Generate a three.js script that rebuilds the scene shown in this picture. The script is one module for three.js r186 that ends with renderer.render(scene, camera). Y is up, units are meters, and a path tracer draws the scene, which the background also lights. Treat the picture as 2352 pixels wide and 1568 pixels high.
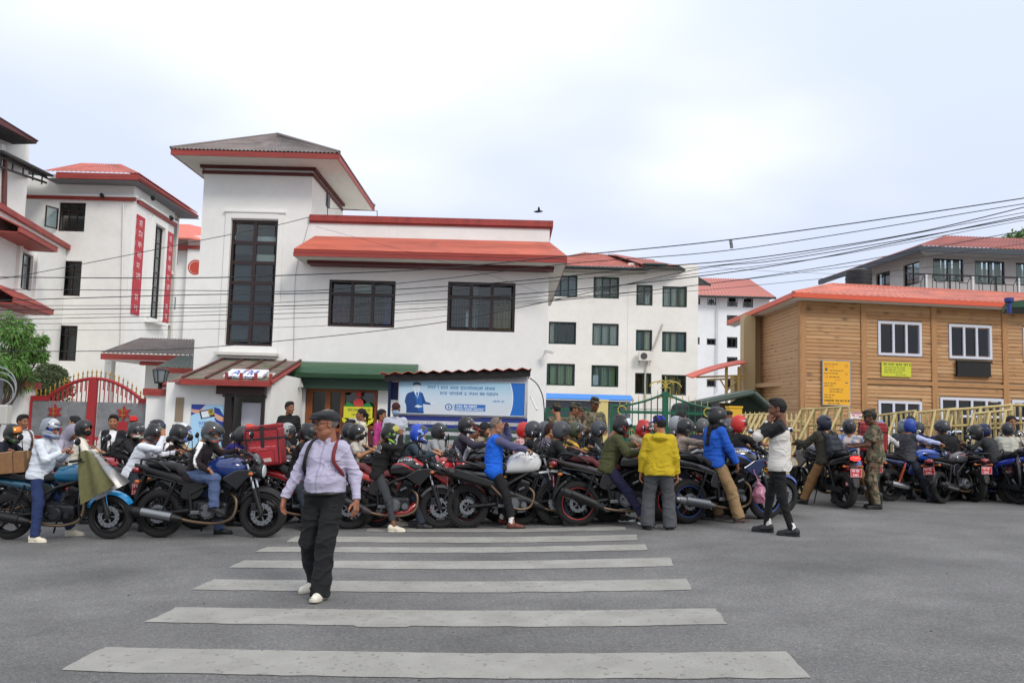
import * as THREE from 'three';
import { mergeGeometries } from 'three/addons/utils/BufferGeometryUtils.js';
import { RoundedBoxGeometry } from 'three/addons/geometries/RoundedBoxGeometry.js';

// ---------- camera, sky, sun, exposure ----------
const V3 = (x, y, z) => new THREE.Vector3(x, y, z);
const R = THREE.MathUtils.degToRad, lerp = THREE.MathUtils.lerp, clamp = THREE.MathUtils.clamp;
const scene = new THREE.Scene();
const FOC = 1900, PITCH = R(4.8), ROLL = R(1.5), EYE = 1.7;
const camera = new THREE.PerspectiveCamera(2 * Math.atan(784 / FOC) * 180 / Math.PI, 1024 / 682, 0.1, 3000);
camera.position.set(0, EYE, 0);
camera.rotation.set(PITCH, 0, ROLL, 'XYZ');
camera.updateMatrixWorld(true);
const renderer = new THREE.WebGLRenderer();
renderer.toneMapping = THREE.LinearToneMapping;
renderer.toneMappingExposure = 1.1;
renderer.shadowMap.enabled = true;

let seedN = 7;
const rnd = () => { seedN = (seedN * 1664525 + 1013904223) >>> 0; return seedN / 4294967296; };
const rr = (a, b) => a + (b - a) * rnd();
const hash3 = (x, y, z) => { let h = Math.imul(x | 0, 374761393) ^ Math.imul(y | 0, 668265263) ^ Math.imul(z | 0, 2147483647 - 1274126177); h = Math.imul(h ^ (h >>> 13), 1274126177); return ((h ^ (h >>> 16)) >>> 0) / 4294967296; };
const sm = (t) => t * t * (3 - 2 * t);
function noise3(x, y, z) {
  const X = Math.floor(x), Y = Math.floor(y), Z = Math.floor(z), u = sm(x - X), v = sm(y - Y), w = sm(z - Z);
  const l = (a, b, t) => a + (b - a) * t;
  return l(l(l(hash3(X, Y, Z), hash3(X + 1, Y, Z), u), l(hash3(X, Y + 1, Z), hash3(X + 1, Y + 1, Z), u), v),
    l(l(hash3(X, Y, Z + 1), hash3(X + 1, Y, Z + 1), u), l(hash3(X, Y + 1, Z + 1), hash3(X + 1, Y + 1, Z + 1), u), v), w);
}
const fbm3 = (x, y, z, o = 4) => { let s = 0, a = 0.5, n = 0; for (let i = 0; i < o; i++) { s += a * noise3(x, y, z); n += a; a *= 0.5; x *= 2.03; y *= 2.03; z *= 2.03; } return s / n; };
const sstep = (a, b, x) => sm(clamp((x - a) / (b - a), 0, 1));

{ // overcast sky: white cloud sheet with faint blue thin places, brighter towards the zenith
  const W = 1024, H = 512, d = new Float32Array(W * H * 4);
  for (let j = 0; j < H; j++) {
    const up = ((j + 0.5) / H - 0.5) * Math.PI, y = Math.sin(up), c = Math.cos(up);
    for (let i = 0; i < W; i++) {
      const a = ((i + 0.5) / W - 0.5) * 2 * Math.PI, x = Math.cos(a) * c, z = Math.sin(a) * c, o = (j * W + i) * 4;
      let r, g, b;
      if (y < 0) { r = 0.3; g = 0.3; b = 0.29; } else {
        const k = 1 / (y + 0.22), n = fbm3(x * k * 1.1 + 7.3, z * k * 1.5 + 2.6, 4.1, 5), m = fbm3(x * k * 0.55 + 1.2, z * k * 0.8 + 9.7, 8.3, 3);
        const az = Math.atan2(x, -z), gs = (A, E, w, h) => Math.exp(-(((az - A) / w) ** 2) - ((up - E) / h) ** 2), t = sstep(0.3, 0.72, 0.55 * n + 0.45 * m - 0.07 - 0.26 * gs(0.45, 0.3, 0.34, 0.3) - 0.17 * gs(-0.6, 0.22, 0.3, 0.18) - 0.08 * gs(0.0, 0.3, 0.2, 0.08) + 0.2 * gs(-0.2, 0.45, 0.34, 0.26) + 0.08 * gs(0.1, 0.12, 0.5, 0.08));   // 1 = thick white cloud, 0 = thin bluish
        const L = (1.0 + 0.35 * y) * lerp(0.98, 1.08, t);
        r = L * lerp(0.64, 1.0, t); g = L * lerp(0.71, 1.0, t); b = L * lerp(0.88, 1.01, t);
      }
      d[o] = r; d[o + 1] = g; d[o + 2] = b; d[o + 3] = 1;
    }
  }
  const t = new THREE.DataTexture(d, W, H, THREE.RGBAFormat, THREE.FloatType);
  t.mapping = THREE.EquirectangularReflectionMapping; t.magFilter = THREE.LinearFilter; t.minFilter = THREE.LinearFilter; t.needsUpdate = true;
  scene.background = t; scene.environment = t;
}
const sun = new THREE.DirectionalLight(0xfff9f0, 1.5);   // veiled sun, high to the right and a little behind the viewer
sun.position.set(32, 42, 26); sun.target.position.set(0, 0, -15);
sun.castShadow = true; sun.shadow.radius = 26; sun.shadow.mapSize.set(4096, 4096);
Object.assign(sun.shadow.camera, { left: -45, right: 45, top: 45, bottom: -45, near: 1, far: 140 });
scene.add(sun, sun.target);
// ---------- helpers ----------
const taken = new Map();
function numbered(n) { const k = taken.get(n) || 0; taken.set(n, k + 1); return k ? n + '_' + String(k).padStart(3, '0') : n; }
function tag(o, label, category, group, kind) {
  if (label) o.userData.label = label;
  if (category) o.userData.category = category;
  if (group) o.userData.group = group;
  if (kind) o.userData.kind = kind;
  return o;
}
function thing(name, label, category, pos = [0, 0, 0], turn = 0, group) {
  const o = new THREE.Group(); o.name = numbered(name); o.position.set(...pos); o.rotation.y = turn; scene.add(o);
  return tag(o, label, category, group);
}
function mesh(name, geo, mat, parent) {
  const m = new THREE.Mesh(Array.isArray(geo) ? merge(geo) : geo, mat);
  m.name = name; m.castShadow = m.receiveShadow = true; if (parent) parent.add(m); return m;
}
function top1(name, geo, mat, label, category, group, kind) {   // a thing that is one mesh
  const m = mesh(numbered(name), geo, mat, scene); return tag(m, label, category, group, kind);
}
const struct = (name, geo, mat) => tag(mesh(numbered(name), geo, mat, scene), null, null, null, 'structure');
function merge(list) {
  list = list.flat(9).map((g) => { if (g.index) g = g.toNonIndexed(); for (const k of Object.keys(g.attributes)) if (!['position', 'normal', 'uv'].includes(k)) g.deleteAttribute(k); if (!g.attributes.uv) g.setAttribute('uv', new THREE.BufferAttribute(new Float32Array(g.attributes.position.count * 2), 2)); return g; });
  return list.length === 1 ? list[0] : mergeGeometries(list);
}
function uvM(g, s = 1) {   // uv in metres by the way each face points
  if (g.index) g = g.toNonIndexed();
  const p = g.attributes.position, n = g.attributes.normal, uv = new Float32Array(p.count * 2);
  for (let i = 0; i < p.count; i++) {
    const ax = Math.abs(n.getX(i)), ay = Math.abs(n.getY(i)), az = Math.abs(n.getZ(i));
    if (ay > ax && ay > az) { uv[2 * i] = p.getX(i) * s; uv[2 * i + 1] = p.getZ(i) * s; }
    else if (ax > az) { uv[2 * i] = p.getZ(i) * s; uv[2 * i + 1] = p.getY(i) * s; }
    else { uv[2 * i] = p.getX(i) * s; uv[2 * i + 1] = p.getY(i) * s; }
  }
  g.setAttribute('uv', new THREE.BufferAttribute(uv, 2)); return g;
}
const _m = new THREE.Matrix4(), _q = new THREE.Quaternion(), _e = new THREE.Euler();
function place(g, x = 0, y = 0, z = 0, rx = 0, ry = 0, rz = 0, s = 1) {
  _m.compose(V3(x, y, z), _q.setFromEuler(_e.set(rx, ry, rz, 'YXZ')), Array.isArray(s) ? V3(...s) : V3(s, s, s)); return g.applyMatrix4(_m);
}
const box = (w, h, d, x = 0, y = 0, z = 0, rx = 0, ry = 0, rz = 0) => place(new THREE.BoxGeometry(w, h, d), x, y, z, rx, ry, rz);
const rbox = (w, h, d, r, x = 0, y = 0, z = 0, rx = 0, ry = 0, rz = 0, seg = 2) => place(new RoundedBoxGeometry(w, h, d, seg, r), x, y, z, rx, ry, rz);
const bx = (x0, x1, y0, y1, z0, z1) => box(Math.abs(x1 - x0), Math.abs(y1 - y0), Math.abs(z1 - z0), (x0 + x1) / 2, (y0 + y1) / 2, (z0 + z1) / 2);
const sph = (r, x = 0, y = 0, z = 0, s = 1, a = 12, b = 8) => place(new THREE.SphereGeometry(r, a, b), x, y, z, 0, 0, 0, s);
const cylX = (r, h, x, y, z, seg = 16) => place(new THREE.CylinderGeometry(r, r, h, seg), x, y, z, 0, 0, Math.PI / 2);
const cylZ = (r, h, x, y, z, seg = 16, r2 = r) => place(new THREE.CylinderGeometry(r2, r, h, seg), x, y, z, Math.PI / 2, 0, 0);
const cylY = (r, h, x, y, z, seg = 16, r2 = r) => place(new THREE.CylinderGeometry(r2, r, h, seg), x, y, z);
function rod(a, b, r, r2 = r, seg = 8) {   // tapered bar between two points
  const A = V3(...a), B = V3(...b), d = B.clone().sub(A), g = new THREE.CylinderGeometry(r2, r, d.length(), seg);
  return g.applyQuaternion(_q.setFromUnitVectors(V3(0, 1, 0), d.clone().normalize())).translate((A.x + B.x) / 2, (A.y + B.y) / 2, (A.z + B.z) / 2);
}
const tube = (pts, r, seg = 16, rad = 7, closed = false) => new THREE.TubeGeometry(new THREE.CatmullRomCurve3(pts.map((p) => V3(...p)), closed), seg, r, rad, closed);
function bars(pts, r, seg = 6) { const o = []; for (let i = 1; i < pts.length; i++) o.push(rod(pts[i - 1], pts[i], r, r, seg)); return o; }
const torusZ = (R0, r, x, y, z, a = 10, b = 36, arc = Math.PI * 2) => place(new THREE.TorusGeometry(R0, r, a, b, arc), x, y, z);
function poly(pts, depth, z = 0, bevel = 0, holes = []) {   // profile in x,y pushed out along z, centred on z
  const s = new THREE.Shape(pts.map((p) => new THREE.Vector2(p[0], p[1])));
  for (const h of holes) s.holes.push(new THREE.Path(h.map((p) => new THREE.Vector2(p[0], p[1]))));
  const g = new THREE.ExtrudeGeometry(s, { depth: depth - 2 * bevel, bevelEnabled: bevel > 0, bevelThickness: bevel, bevelSize: bevel, bevelOffset: -bevel, bevelSegments: 2, curveSegments: 8 });
  return g.translate(0, 0, z - depth / 2 + bevel);
}
function spline(pts, n = 24) { return new THREE.CatmullRomCurve3(pts.map((p) => V3(p[0], p[1], 0)), true, 'centripetal').getPoints(n).slice(0, n).map((p) => [p.x, p.y]); }
function quadG(a, b, c, d) {   // a four-cornered face a b c d (anticlockwise), uv 0..1
  const g = new THREE.BufferGeometry(), f = new Float32Array([...a, ...b, ...c, ...a, ...c, ...d]);
  g.setAttribute('position', new THREE.BufferAttribute(f, 3)); g.setAttribute('uv', new THREE.BufferAttribute(new Float32Array([0, 0, 1, 0, 1, 1, 0, 0, 1, 1, 0, 1]), 2)); g.computeVertexNormals(); return g;
}
function slabG(a, b, c, d, t) {   // a four-cornered sheet of thickness t below its face
  const A = V3(...a), B = V3(...b), C = V3(...c), D = V3(...d), n = B.clone().sub(A).cross(D.clone().sub(A)).normalize().multiplyScalar(-t);
  const lo = [A, B, C, D].map((p) => p.clone().add(n).toArray());
  const o = [quadG(a, b, c, d), quadG(lo[3], lo[2], lo[1], lo[0])], up = [a, b, c, d];
  for (let i = 0; i < 4; i++) { const j = (i + 1) % 4; o.push(quadG(up[i], lo[i], lo[j], up[j])); }
  return merge(o);
}
// the photograph's pixels (2352 wide) to places
function ray(px, py) { return V3((px - 1176) / FOC, -(py - 784) / FOC, -1).applyQuaternion(camera.quaternion); }
function at(px, py, D) { const r = ray(px, py), k = D / -r.z; return V3(r.x * k, EYE + r.y * k, -D); }
const gy0 = (x) => 0.025 * x + 0.015 * Math.log(1 + Math.exp(2 * Math.min(x, 2.2)));   // the street climbs towards the right, then levels out
const gy = (x) => x > 2.2 ? 0.1213 + 0.0825 * (1 - Math.exp(-(x - 2.2) / 1.5)) : x < -12 ? gy0(-12) - 0.2 * (1 - Math.exp((x + 12) / 8)) : gy0(x);
function gp(px, py) { const r = ray(px, py); let k = 10; for (let i = 0; i < 30; i++) k = (gy(r.x * k) - EYE) / r.y; return V3(r.x * k, EYE + r.y * k, r.z * k); }
const rc = (x0, y0, x1, y1, D) => { const a = at(x0, y0, D), b = at(x1, y1, D); return { x0: a.x, x1: b.x, y0: b.y, y1: a.y, w: b.x - a.x, h: a.y - b.y, cx: (a.x + b.x) / 2, cy: (a.y + b.y) / 2 }; };

// ---------- textures and materials ----------
const texes = {};
function canvasTex(w, h, draw, srgb = true) {
  const c = document.createElement('canvas'); c.width = w; c.height = h; draw(c.getContext('2d'), w, h);
  const t = new THREE.CanvasTexture(c); if (srgb) t.colorSpace = THREE.SRGBColorSpace; t.wrapS = t.wrapT = THREE.RepeatWrapping; t.magFilter = THREE.LinearFilter; t.anisotropy = 8; return t;
}
function dataTex(n, f, srgb = false) {   // f(u, v) in 0..1 tiles -> [r, g, b] in 0..255
  const d = new Uint8Array(n * n * 4);
  for (let j = 0; j < n; j++) for (let i = 0; i < n; i++) { const c = f(i / n, j / n), o = (j * n + i) * 4; d[o] = clamp(c[0], 0, 255); d[o + 1] = clamp(c[1], 0, 255); d[o + 2] = clamp(c[2], 0, 255); d[o + 3] = 255; }
  const t = new THREE.DataTexture(d, n, n, THREE.RGBAFormat); t.wrapS = t.wrapT = THREE.RepeatWrapping; t.magFilter = THREE.LinearFilter; t.minFilter = THREE.LinearMipmapLinearFilter; if (srgb) t.colorSpace = THREE.SRGBColorSpace; t.needsUpdate = true; return t;
}
function tnoise(u, v, k, z = 0, kv = k) {   // tiling noise, k cells across
  const x = u * k, y = v * kv, X = Math.floor(x), Y = Math.floor(y), a = sm(x - X), b = sm(y - Y), h = (i, j) => hash3(((i % k) + k) % k, ((j % kv) + kv) % kv, z * 31 + k);
  return lerp(lerp(h(X, Y), h(X + 1, Y), a), lerp(h(X, Y + 1), h(X + 1, Y + 1), a), b);
}
const tf = (u, v, k, z, o = 4) => { let s = 0, a = 0.5, n = 0; for (let i = 0; i < o; i++) { s += a * tnoise(u, v, k << i, z + i); n += a; a *= 0.55; } return s / n; };
const rep = (t, x, y = x) => { const c = t.clone(); c.repeat.set(x, y); c.needsUpdate = true; return c; };
texes.plaster = dataTex(512, (u, v) => { const a = tf(u, v, 4, 1, 5), s = tf(u, v * 0.999, 24, 3, 3), q = Math.pow(tf(u, v, 3, 9, 5), 2); const k = 247 + 14 * (a - 0.5) + 8 * (s - 0.5) - 22 * Math.max(0, q - 0.36) - 26 * Math.max(0, tnoise(u, v, 64, 71, 4) * 0.6 + tf(u, v, 5, 74, 3) * 0.6 - 0.78); return [k, k, k - 1.5 - 3 * q]; }, true);
texes.grain = dataTex(256, (u, v) => { const k = 128 + 150 * (tf(u, v, 16, 2, 4) - 0.5); return [k, k, k]; });
texes.fine = dataTex(256, (u, v) => { const k = 128 + 220 * (tf(u, v, 64, 5, 3) - 0.5); return [k, k, k]; });
texes.cloth = dataTex(256, (u, v) => { const k = 225 + 40 * (tf(u, v, 8, 6, 4) - 0.5) + 16 * (hash3(u * 256, v * 256, 3) - 0.5); return [k, k, k]; }, true);
texes.metalDirt = dataTex(512, (u, v) => { const a = tf(u, v, 5, 11, 5), b = tf(u, v, 40, 12, 3); const k = 215 + 100 * (a - 0.5) + 36 * (b - 0.5) - 60 * Math.max(0, tnoise(u, v, 60, 73, 4) - 0.72); return [k, k - 3, k - 6]; }, true);
const mats = new Map();
function M(color, rough = 0.8, o = {}) {
  const key = color + '|' + rough + '|' + Object.entries(o).map(([k, v]) => k + (v?.uuid || (v?.getHexString ? v.getHexString() : v))).join();
  if (!mats.has(key)) { const phys = ['clearcoat', 'sheen', 'transmission', 'ior', 'specularIntensity'].some((k) => k in o); const m = new (phys ? THREE.MeshPhysicalMaterial : THREE.MeshStandardMaterial)({ color, roughness: rough, ...o }); mats.set(key, m); }
  return mats.get(key);
}
const plasterT = rep(texes.plaster, 0.22), grainT = rep(texes.grain, 0.9);
const wallM = (c = 0xe9e8e4) => M(c, 0.9, { map: plasterT, bumpMap: grainT, bumpScale: 0.004 });
const paintM = (c, r = 0.5) => M(c, r, { map: rep1('metalDirt', 0.4) });
const rep1 = (() => { const c = {}; return (n, k) => c[n + k] || (c[n + k] = rep(texes[n], k)); })();
const GLASS = M(0xdfe8ea, 0.03, { transmission: 1, thickness: 0, ior: 1.5 });
const GLASSD = M(0xc2cccd, 0.03, { transmission: 1, thickness: 0, ior: 1.5 });
const DARKG = M(0x0b0d0f, 0.06, { specularIntensity: 1 });
const BLACK = M(0x0c0c0d, 0.55), BLACKG = M(0x08080a, 0.18, { clearcoat: 0.6 }), RUBBER = M(0x1c1b1a, 0.92, { bumpMap: rep1('fine', 6), bumpScale: 0.002 }), CHROME = M(0xc9cccf, 0.16, { metalness: 1 }), STEEL = M(0x8a8d90, 0.38, { metalness: 0.9 }), ALU = M(0x6d6f72, 0.5, { metalness: 0.7 }), GUN = M(0x27282a, 0.45, { metalness: 0.5 });
const RED = M(0xb0443b, 0.55, { map: rep1('metalDirt', 0.5) }), DKRED = M(0x6b2726, 0.6, { map: rep1('metalDirt', 0.5) });
const mir = (f) => [f(1), f(-1)];
const lin = (hex) => { const c = new THREE.Color(hex); return [c.r, c.g, c.b]; };
// ---------- ground, crossing, pavement ----------
texes.asphalt = dataTex(1024, (u, v) => {
  const a = tf(u, v, 6, 21, 5), b = tnoise(u, v, 256, 4), c = hash3(u * 1024, v * 1024, 8), big = hash3(u * 512, v * 512, 5);
  let k = 118 + 34 * (a - 0.5) + 26 * (b - 0.5) + 22 * (c - 0.5); if (big > 0.985) k += 46 * b + 18; if (big < 0.02) k -= 30;
  return [k + 1, k, k - 2];
}, true);
texes.asphaltBump = dataTex(512, (u, v) => { const k = 128 + 130 * (tnoise(u, v, 256, 4) - 0.5) + 70 * (tf(u, v, 32, 7, 3) - 0.5); return [k, k, k]; });
texes.stripe = dataTex(1024, (u, v) => {
  const a = tf(u, v, 8, 31, 5), s = tf(u, v, 60, 33, 3), c = hash3(u * 1024, v * 1024, 18); let k = 145 + 30 * (a - 0.5) + 16 * (c - 0.5); if (s > 0.7) k -= 26 * clamp((s - 0.7) * 9, 0, 1); if (tf(u, v, 5, 36, 3) > 0.58 && c > 0.86) k -= 36;
  return [k + 2, k, k - 7];
}, true);
function sheet(xs, zs, yf, colF) {
  const nx = xs.length, nz = zs.length, P = [], U = [], C = [], I = [];
  for (const z of zs) for (const x of xs) { P.push(x, yf(x, z), z); U.push(x, z); const c = colF ? colF(x, z) : 1; C.push(c, c, c); }
  for (let j = 0; j < nz - 1; j++) for (let i = 0; i < nx - 1; i++) { const a = j * nx + i; I.push(a, a + 1, a + nx, a + 1, a + nx + 1, a + nx); }
  const g = new THREE.BufferGeometry(); g.setAttribute('position', new THREE.Float32BufferAttribute(P, 3)); g.setAttribute('uv', new THREE.Float32BufferAttribute(U, 2)); if (colF) g.setAttribute('color', new THREE.Float32BufferAttribute(C, 3)); g.setIndex(I); g.computeVertexNormals(); return g;
}
const span = (a, b, n) => Array.from({ length: n + 1 }, (_, i) => a + (b - a) * i / n);
const asph = new THREE.MeshStandardMaterial({ color: 0xffffff, map: rep(texes.asphalt, 0.28), bumpMap: rep(texes.asphaltBump, 0.5), bumpScale: 0.006, roughness: 0.88, vertexColors: true });
const wear = (x, z) => 0.72 + 0.34 * (fbm3(x * 0.35 + 3, 1, z * 0.9, 4) - 0.5) + 0.22 * (fbm3(x * 1.7, 5, z * 2.3, 3) - 0.5) - 0.1 * sstep(0.6, 0.75, fbm3(x * 0.9 + 20, 3, z * 0.9, 3));
struct('road', sheet([-300, -120, -60, -40, -26, ...span(-18, 18, 144), 26, 40, 60, 120, 300], [40, 20, 10, ...span(4, -17, 84), -20, -24, -30, -40, -60, -100, -200, -500].sort((a, b) => b - a).reverse(), (x) => gy(x), wear), asph);
const stripeM = new THREE.MeshStandardMaterial({ color: 0xffffff, map: rep(texes.stripe, 0.4), bumpMap: rep(texes.asphaltBump, 0.5), bumpScale: 0.003, roughness: 0.8 });
[[[240, 1487], [1805, 1497], [1862, 1557], [135, 1541]], [[405, 1395], [1645, 1398], [1672, 1435], [332, 1430]], [[490, 1331], [1576, 1330], [1588, 1355], [437, 1355]], [[560, 1287], [1540, 1281], [1550, 1301], [522, 1304]], [[612, 1256], [1483, 1250], [1487, 1263], [583, 1268]], [[680, 1232], [1462, 1228], [1465, 1241], [658, 1245]], [[845, 1213], [1435, 1210], [1440, 1218], [838, 1221]]].forEach((q, k) => {
  const [a, b, c, d] = q.map((p) => gp(...p)), nu = 120, nv = 6, P = [], U = [], I = [];
  for (let j = 0; j <= nv; j++) for (let i = 0; i <= nu; i++) {
    const u = i / nu, v = j / nv, x = lerp(lerp(a.x, b.x, u), lerp(d.x, c.x, u), v), z = lerp(lerp(a.z, b.z, u), lerp(d.z, c.z, u), v);
    const e = (j === 0 || j === nv) ? 0.03 * (fbm3(x * 5, k, z, 3) - 0.5) * (j ? 1.6 : 1) + (j === nv && k === 1 && u > 0.37 && u < 0.46 ? 0.045 : 0) : 0, ex = (i === 0 || i === nu) ? 0.03 * (noise3(x, k, z * 9) - 0.5) : 0;
    P.push(x + ex, gy(x + ex) + 0.005, z + e); U.push(x, z + k * 1.7);
  }
  for (let j = 0; j < nv; j++) for (let i = 0; i < nu; i++) { const o = j * (nu + 1) + i; I.push(o, o + nu + 1, o + 1, o + 1, o + nu + 1, o + nu + 2); }
  const g = new THREE.BufferGeometry(); g.setAttribute('position', new THREE.Float32BufferAttribute(P, 3)); g.setAttribute('uv', new THREE.Float32BufferAttribute(U, 2)); g.setIndex(I); g.computeVertexNormals();
  struct('crosswalk_stripe', g, stripeM);
});
 { // grit and small litter on the asphalt
  const g = []; for (let i = 0; i < 60; i++) { const x = rr(-7, 8), z = -rr(4.5, 12), r = rr(0.004, 0.009); g.push(place(new THREE.IcosahedronGeometry(r, 0), x, gy(x) + r * 0.35, z, rr(0, 3), rr(0, 3), 0, [rr(0.8, 2.2), 0.6, 1])); }
  tag(mesh('grit', g, M(0x4a4640, 0.9), scene), 'scattered grit and crumbs on the asphalt', 'grit', null, 'stuff');
}
const PAV = 0.15, PAVX = 4.3, pavZ = (x) => x < PAVX ? -16.65 : -18.4, onPav = (p) => p.z < pavZ(p.x) ? PAV : 0;
texes.concrete = dataTex(512, (u, v) => { const k = 150 + 50 * (tf(u, v, 6, 41, 5) - 0.5) + 24 * (tf(u, v, 64, 42, 2) - 0.5); return [k, k - 2, k - 7]; }, true);
const CONC = M(0xffffff, 0.92, { map: rep(texes.concrete, 0.3) });
struct('pavement', [[-200, -80, -40, ...span(-24, PAVX, 29)], [PAVX, ...span(5, 24, 19), 40, 80, 200]].flatMap((xs, k) => { const z0 = k ? -18.4 : -16.65; return [sheet(xs, [-120, -60, -30, -20, z0], (x) => gy(x) + PAV), sheet(xs, [z0, z0 + 0.001], (x, z) => gy(x) + (z > z0 ? -0.05 : PAV))]; }).concat([bx(PAVX, PAVX + 0.002, -0.1, gy(PAVX) + PAV - 0.002, -18.4, -16.65)]), CONC);
// ---------- walls, windows, roofs ----------
function frameAt(A, B) {   // local frame: X from A to B, Y up, Z outward (towards the left of A->B turned to the viewer)
  const a = V3(A[0], 0, A[1]), X = V3(B[0] - A[0], 0, B[1] - A[1]), len = X.length(); X.normalize();
  const Z = V3(-X.z, 0, X.x), m = new THREE.Matrix4().makeBasis(X, V3(0, 1, 0), Z).setPosition(a);
  const inv = m.clone().invert();
  return { m, len, Z, uv: (px, py) => { const r = ray(px, py), o = V3(0, EYE, 0), k = a.clone().sub(o).dot(Z) / r.dot(Z); return o.addScaledVector(r, k).applyMatrix4(inv); } };
}
const front = (D, x0, x1) => frameAt([x0, -D], [x1, -D]);
function rectOn(F, x0, y0, x1, y1) { const a = F.uv(x0, y0), b = F.uv(x1, y1); return { u0: Math.min(a.x, b.x), u1: Math.max(a.x, b.x), y0: Math.min(a.y, b.y), y1: Math.max(a.y, b.y) }; }
function wallG(F, u0, u1, y0, y1, th, holes = []) {   // wall with openings, outer face at Z = 0
  const s = new THREE.Shape([[u0, y0], [u1, y0], [u1, y1], [u0, y1]].map((p) => new THREE.Vector2(...p)));
  for (const h of holes) s.holes.push(new THREE.Path([[h.u0, h.y0], [h.u0, h.y1], [h.u1, h.y1], [h.u1, h.y0]].map((p) => new THREE.Vector2(...p))));
  return uvM(new THREE.ExtrudeGeometry(s, { depth: th, bevelEnabled: false }).translate(0, 0, -th)).applyMatrix4(F.m);
}
const onF = (F, g) => g.applyMatrix4(F.m);
const lb = (F, u0, u1, y0, y1, z0, z1) => onF(F, bx(u0, u1, y0, y1, z0, z1));
function windowOn(parent, F, r, o = {}) {   // frame with mullions; each pane its own piece
  const { cols = [1, 1], rows = [1], fw = 0.06, mw = fw * 0.7, mat = M(0x2b1a17, 0.5), rec = 0.08, glass = GLASSD, curtain, blind, depth = 0.07 } = o;
  const z1 = -rec, z0 = z1 - depth, fr = [bx(r.u0, r.u1, r.y1 - fw, r.y1, z0, z1), bx(r.u0, r.u1, r.y0, r.y0 + fw, z0, z1), bx(r.u0, r.u0 + fw, r.y0 + fw, r.y1 - fw, z0, z1), bx(r.u1 - fw, r.u1, r.y0 + fw, r.y1 - fw, z0, z1)];
  const W = r.u1 - r.u0 - 2 * fw, H = r.y1 - r.y0 - 2 * fw, cs = cols.reduce((a, b) => a + b), rs = rows.reduce((a, b) => a + b), panes = [];
  let u = r.u0 + fw; const ys = []; let y = r.y1 - fw; for (const q of rows) { ys.push([y - H * q / rs, y]); y -= H * q / rs; }
  cols.forEach((c, i) => {
    const ua = u, ub = u + W * c / cs; u = ub;
    if (i) fr.push(bx(ua - mw / 2, ua + mw / 2, r.y0 + fw, r.y1 - fw, z0 + 0.004, z1 - 0.004));
    ys.forEach(([ya, yb], j) => { if (j && !i) fr.push(bx(r.u0 + fw, r.u1 - fw, yb - mw / 2, yb + mw / 2, z0 + 0.007, z1 - 0.007)); panes.push([ua, ub, ya, yb, i, j]); });
  });
  const w = mesh('window', fr.map((g) => onF(F, g)), mat, parent);
  for (const [a, b, c, d, i, j] of panes) { if (o.openCol === i && !(o.openRows && !o.openRows.includes(j))) continue; mesh('pane', onF(F, bx(a + mw / 2, b - mw / 2, c + mw / 2, d - mw / 2, z1 - depth * 0.62, z1 - depth * 0.5)), glass, w); }
  if (curtain) for (const [f0, f1, col, top = 1] of curtain) {   // hanging cloth with real folds
    const a = r.u0 + fw + W * f0, b = r.u0 + fw + W * f1, n = Math.max(8, Math.round((b - a) * 26)), P = [], I = [];
    for (let i = 0; i <= n; i++) { const x = lerp(a, b, i / n), z = z0 - 0.09 + 0.035 * Math.sin(i * 2.1 + Math.sin(i * 0.7) * 1.5); P.push(x, r.y0 + 0.05, z, x, r.y0 + (r.y1 - r.y0) * top - 0.02, z + 0.01 * Math.sin(i)); if (i) { const k = 2 * i; I.push(k - 2, k, k - 1, k, k + 1, k - 1); } }
    const g = new THREE.BufferGeometry(); g.setAttribute('position', new THREE.Float32BufferAttribute(P, 3)); g.setIndex(I); g.computeVertexNormals(); mesh('curtain', onF(F, g), M(col, 0.95, { side: THREE.DoubleSide }), w);
  }
  if (blind) for (const [f0, f1, g0, g1, col] of blind) mesh('panel', onF(F, bx(r.u0 + fw + W * f0, r.u0 + fw + W * f1, r.y0 + fw + H * g0, r.y0 + fw + H * g1, z0 - 0.03, z0 - 0.015)), M(col, 0.8), w);
  if (o.casement) for (const [u, side, ang, ca = 0, cb = 1] of o.casement) {   // a sash swung outward about one jamb
    const sw = o.sashW || (r.u1 - r.u0) * 0.33, y0 = lerp(r.y0, r.y1, ca) + 0.03, y1 = lerp(r.y0, r.y1, cb) - 0.03, f = 0.05, m = new THREE.Matrix4().makeRotationY(side * R(ang)).setPosition(u, 0, 0.01);
    const s0 = side > 0 ? -sw : 0, s1 = side > 0 ? 0 : sw, fr2 = [bx(s0, s1, y1 - f, y1, -0.02, 0.02), bx(s0, s1, y0, y0 + f, -0.02, 0.02), bx(s0, s0 + f, y0 + f, y1 - f, -0.02, 0.02), bx(s1 - f, s1, y0 + f, y1 - f, -0.02, 0.02)];
    const s = mesh('sash', fr2.map((g) => onF(F, g.applyMatrix4(m))), mat, w); mesh('sash_pane', onF(F, bx(s0 + f, s1 - f, y0 + f, y1 - f, -0.004, 0.004).applyMatrix4(m)), GLASS, w);
  }
  return w;
}
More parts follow.
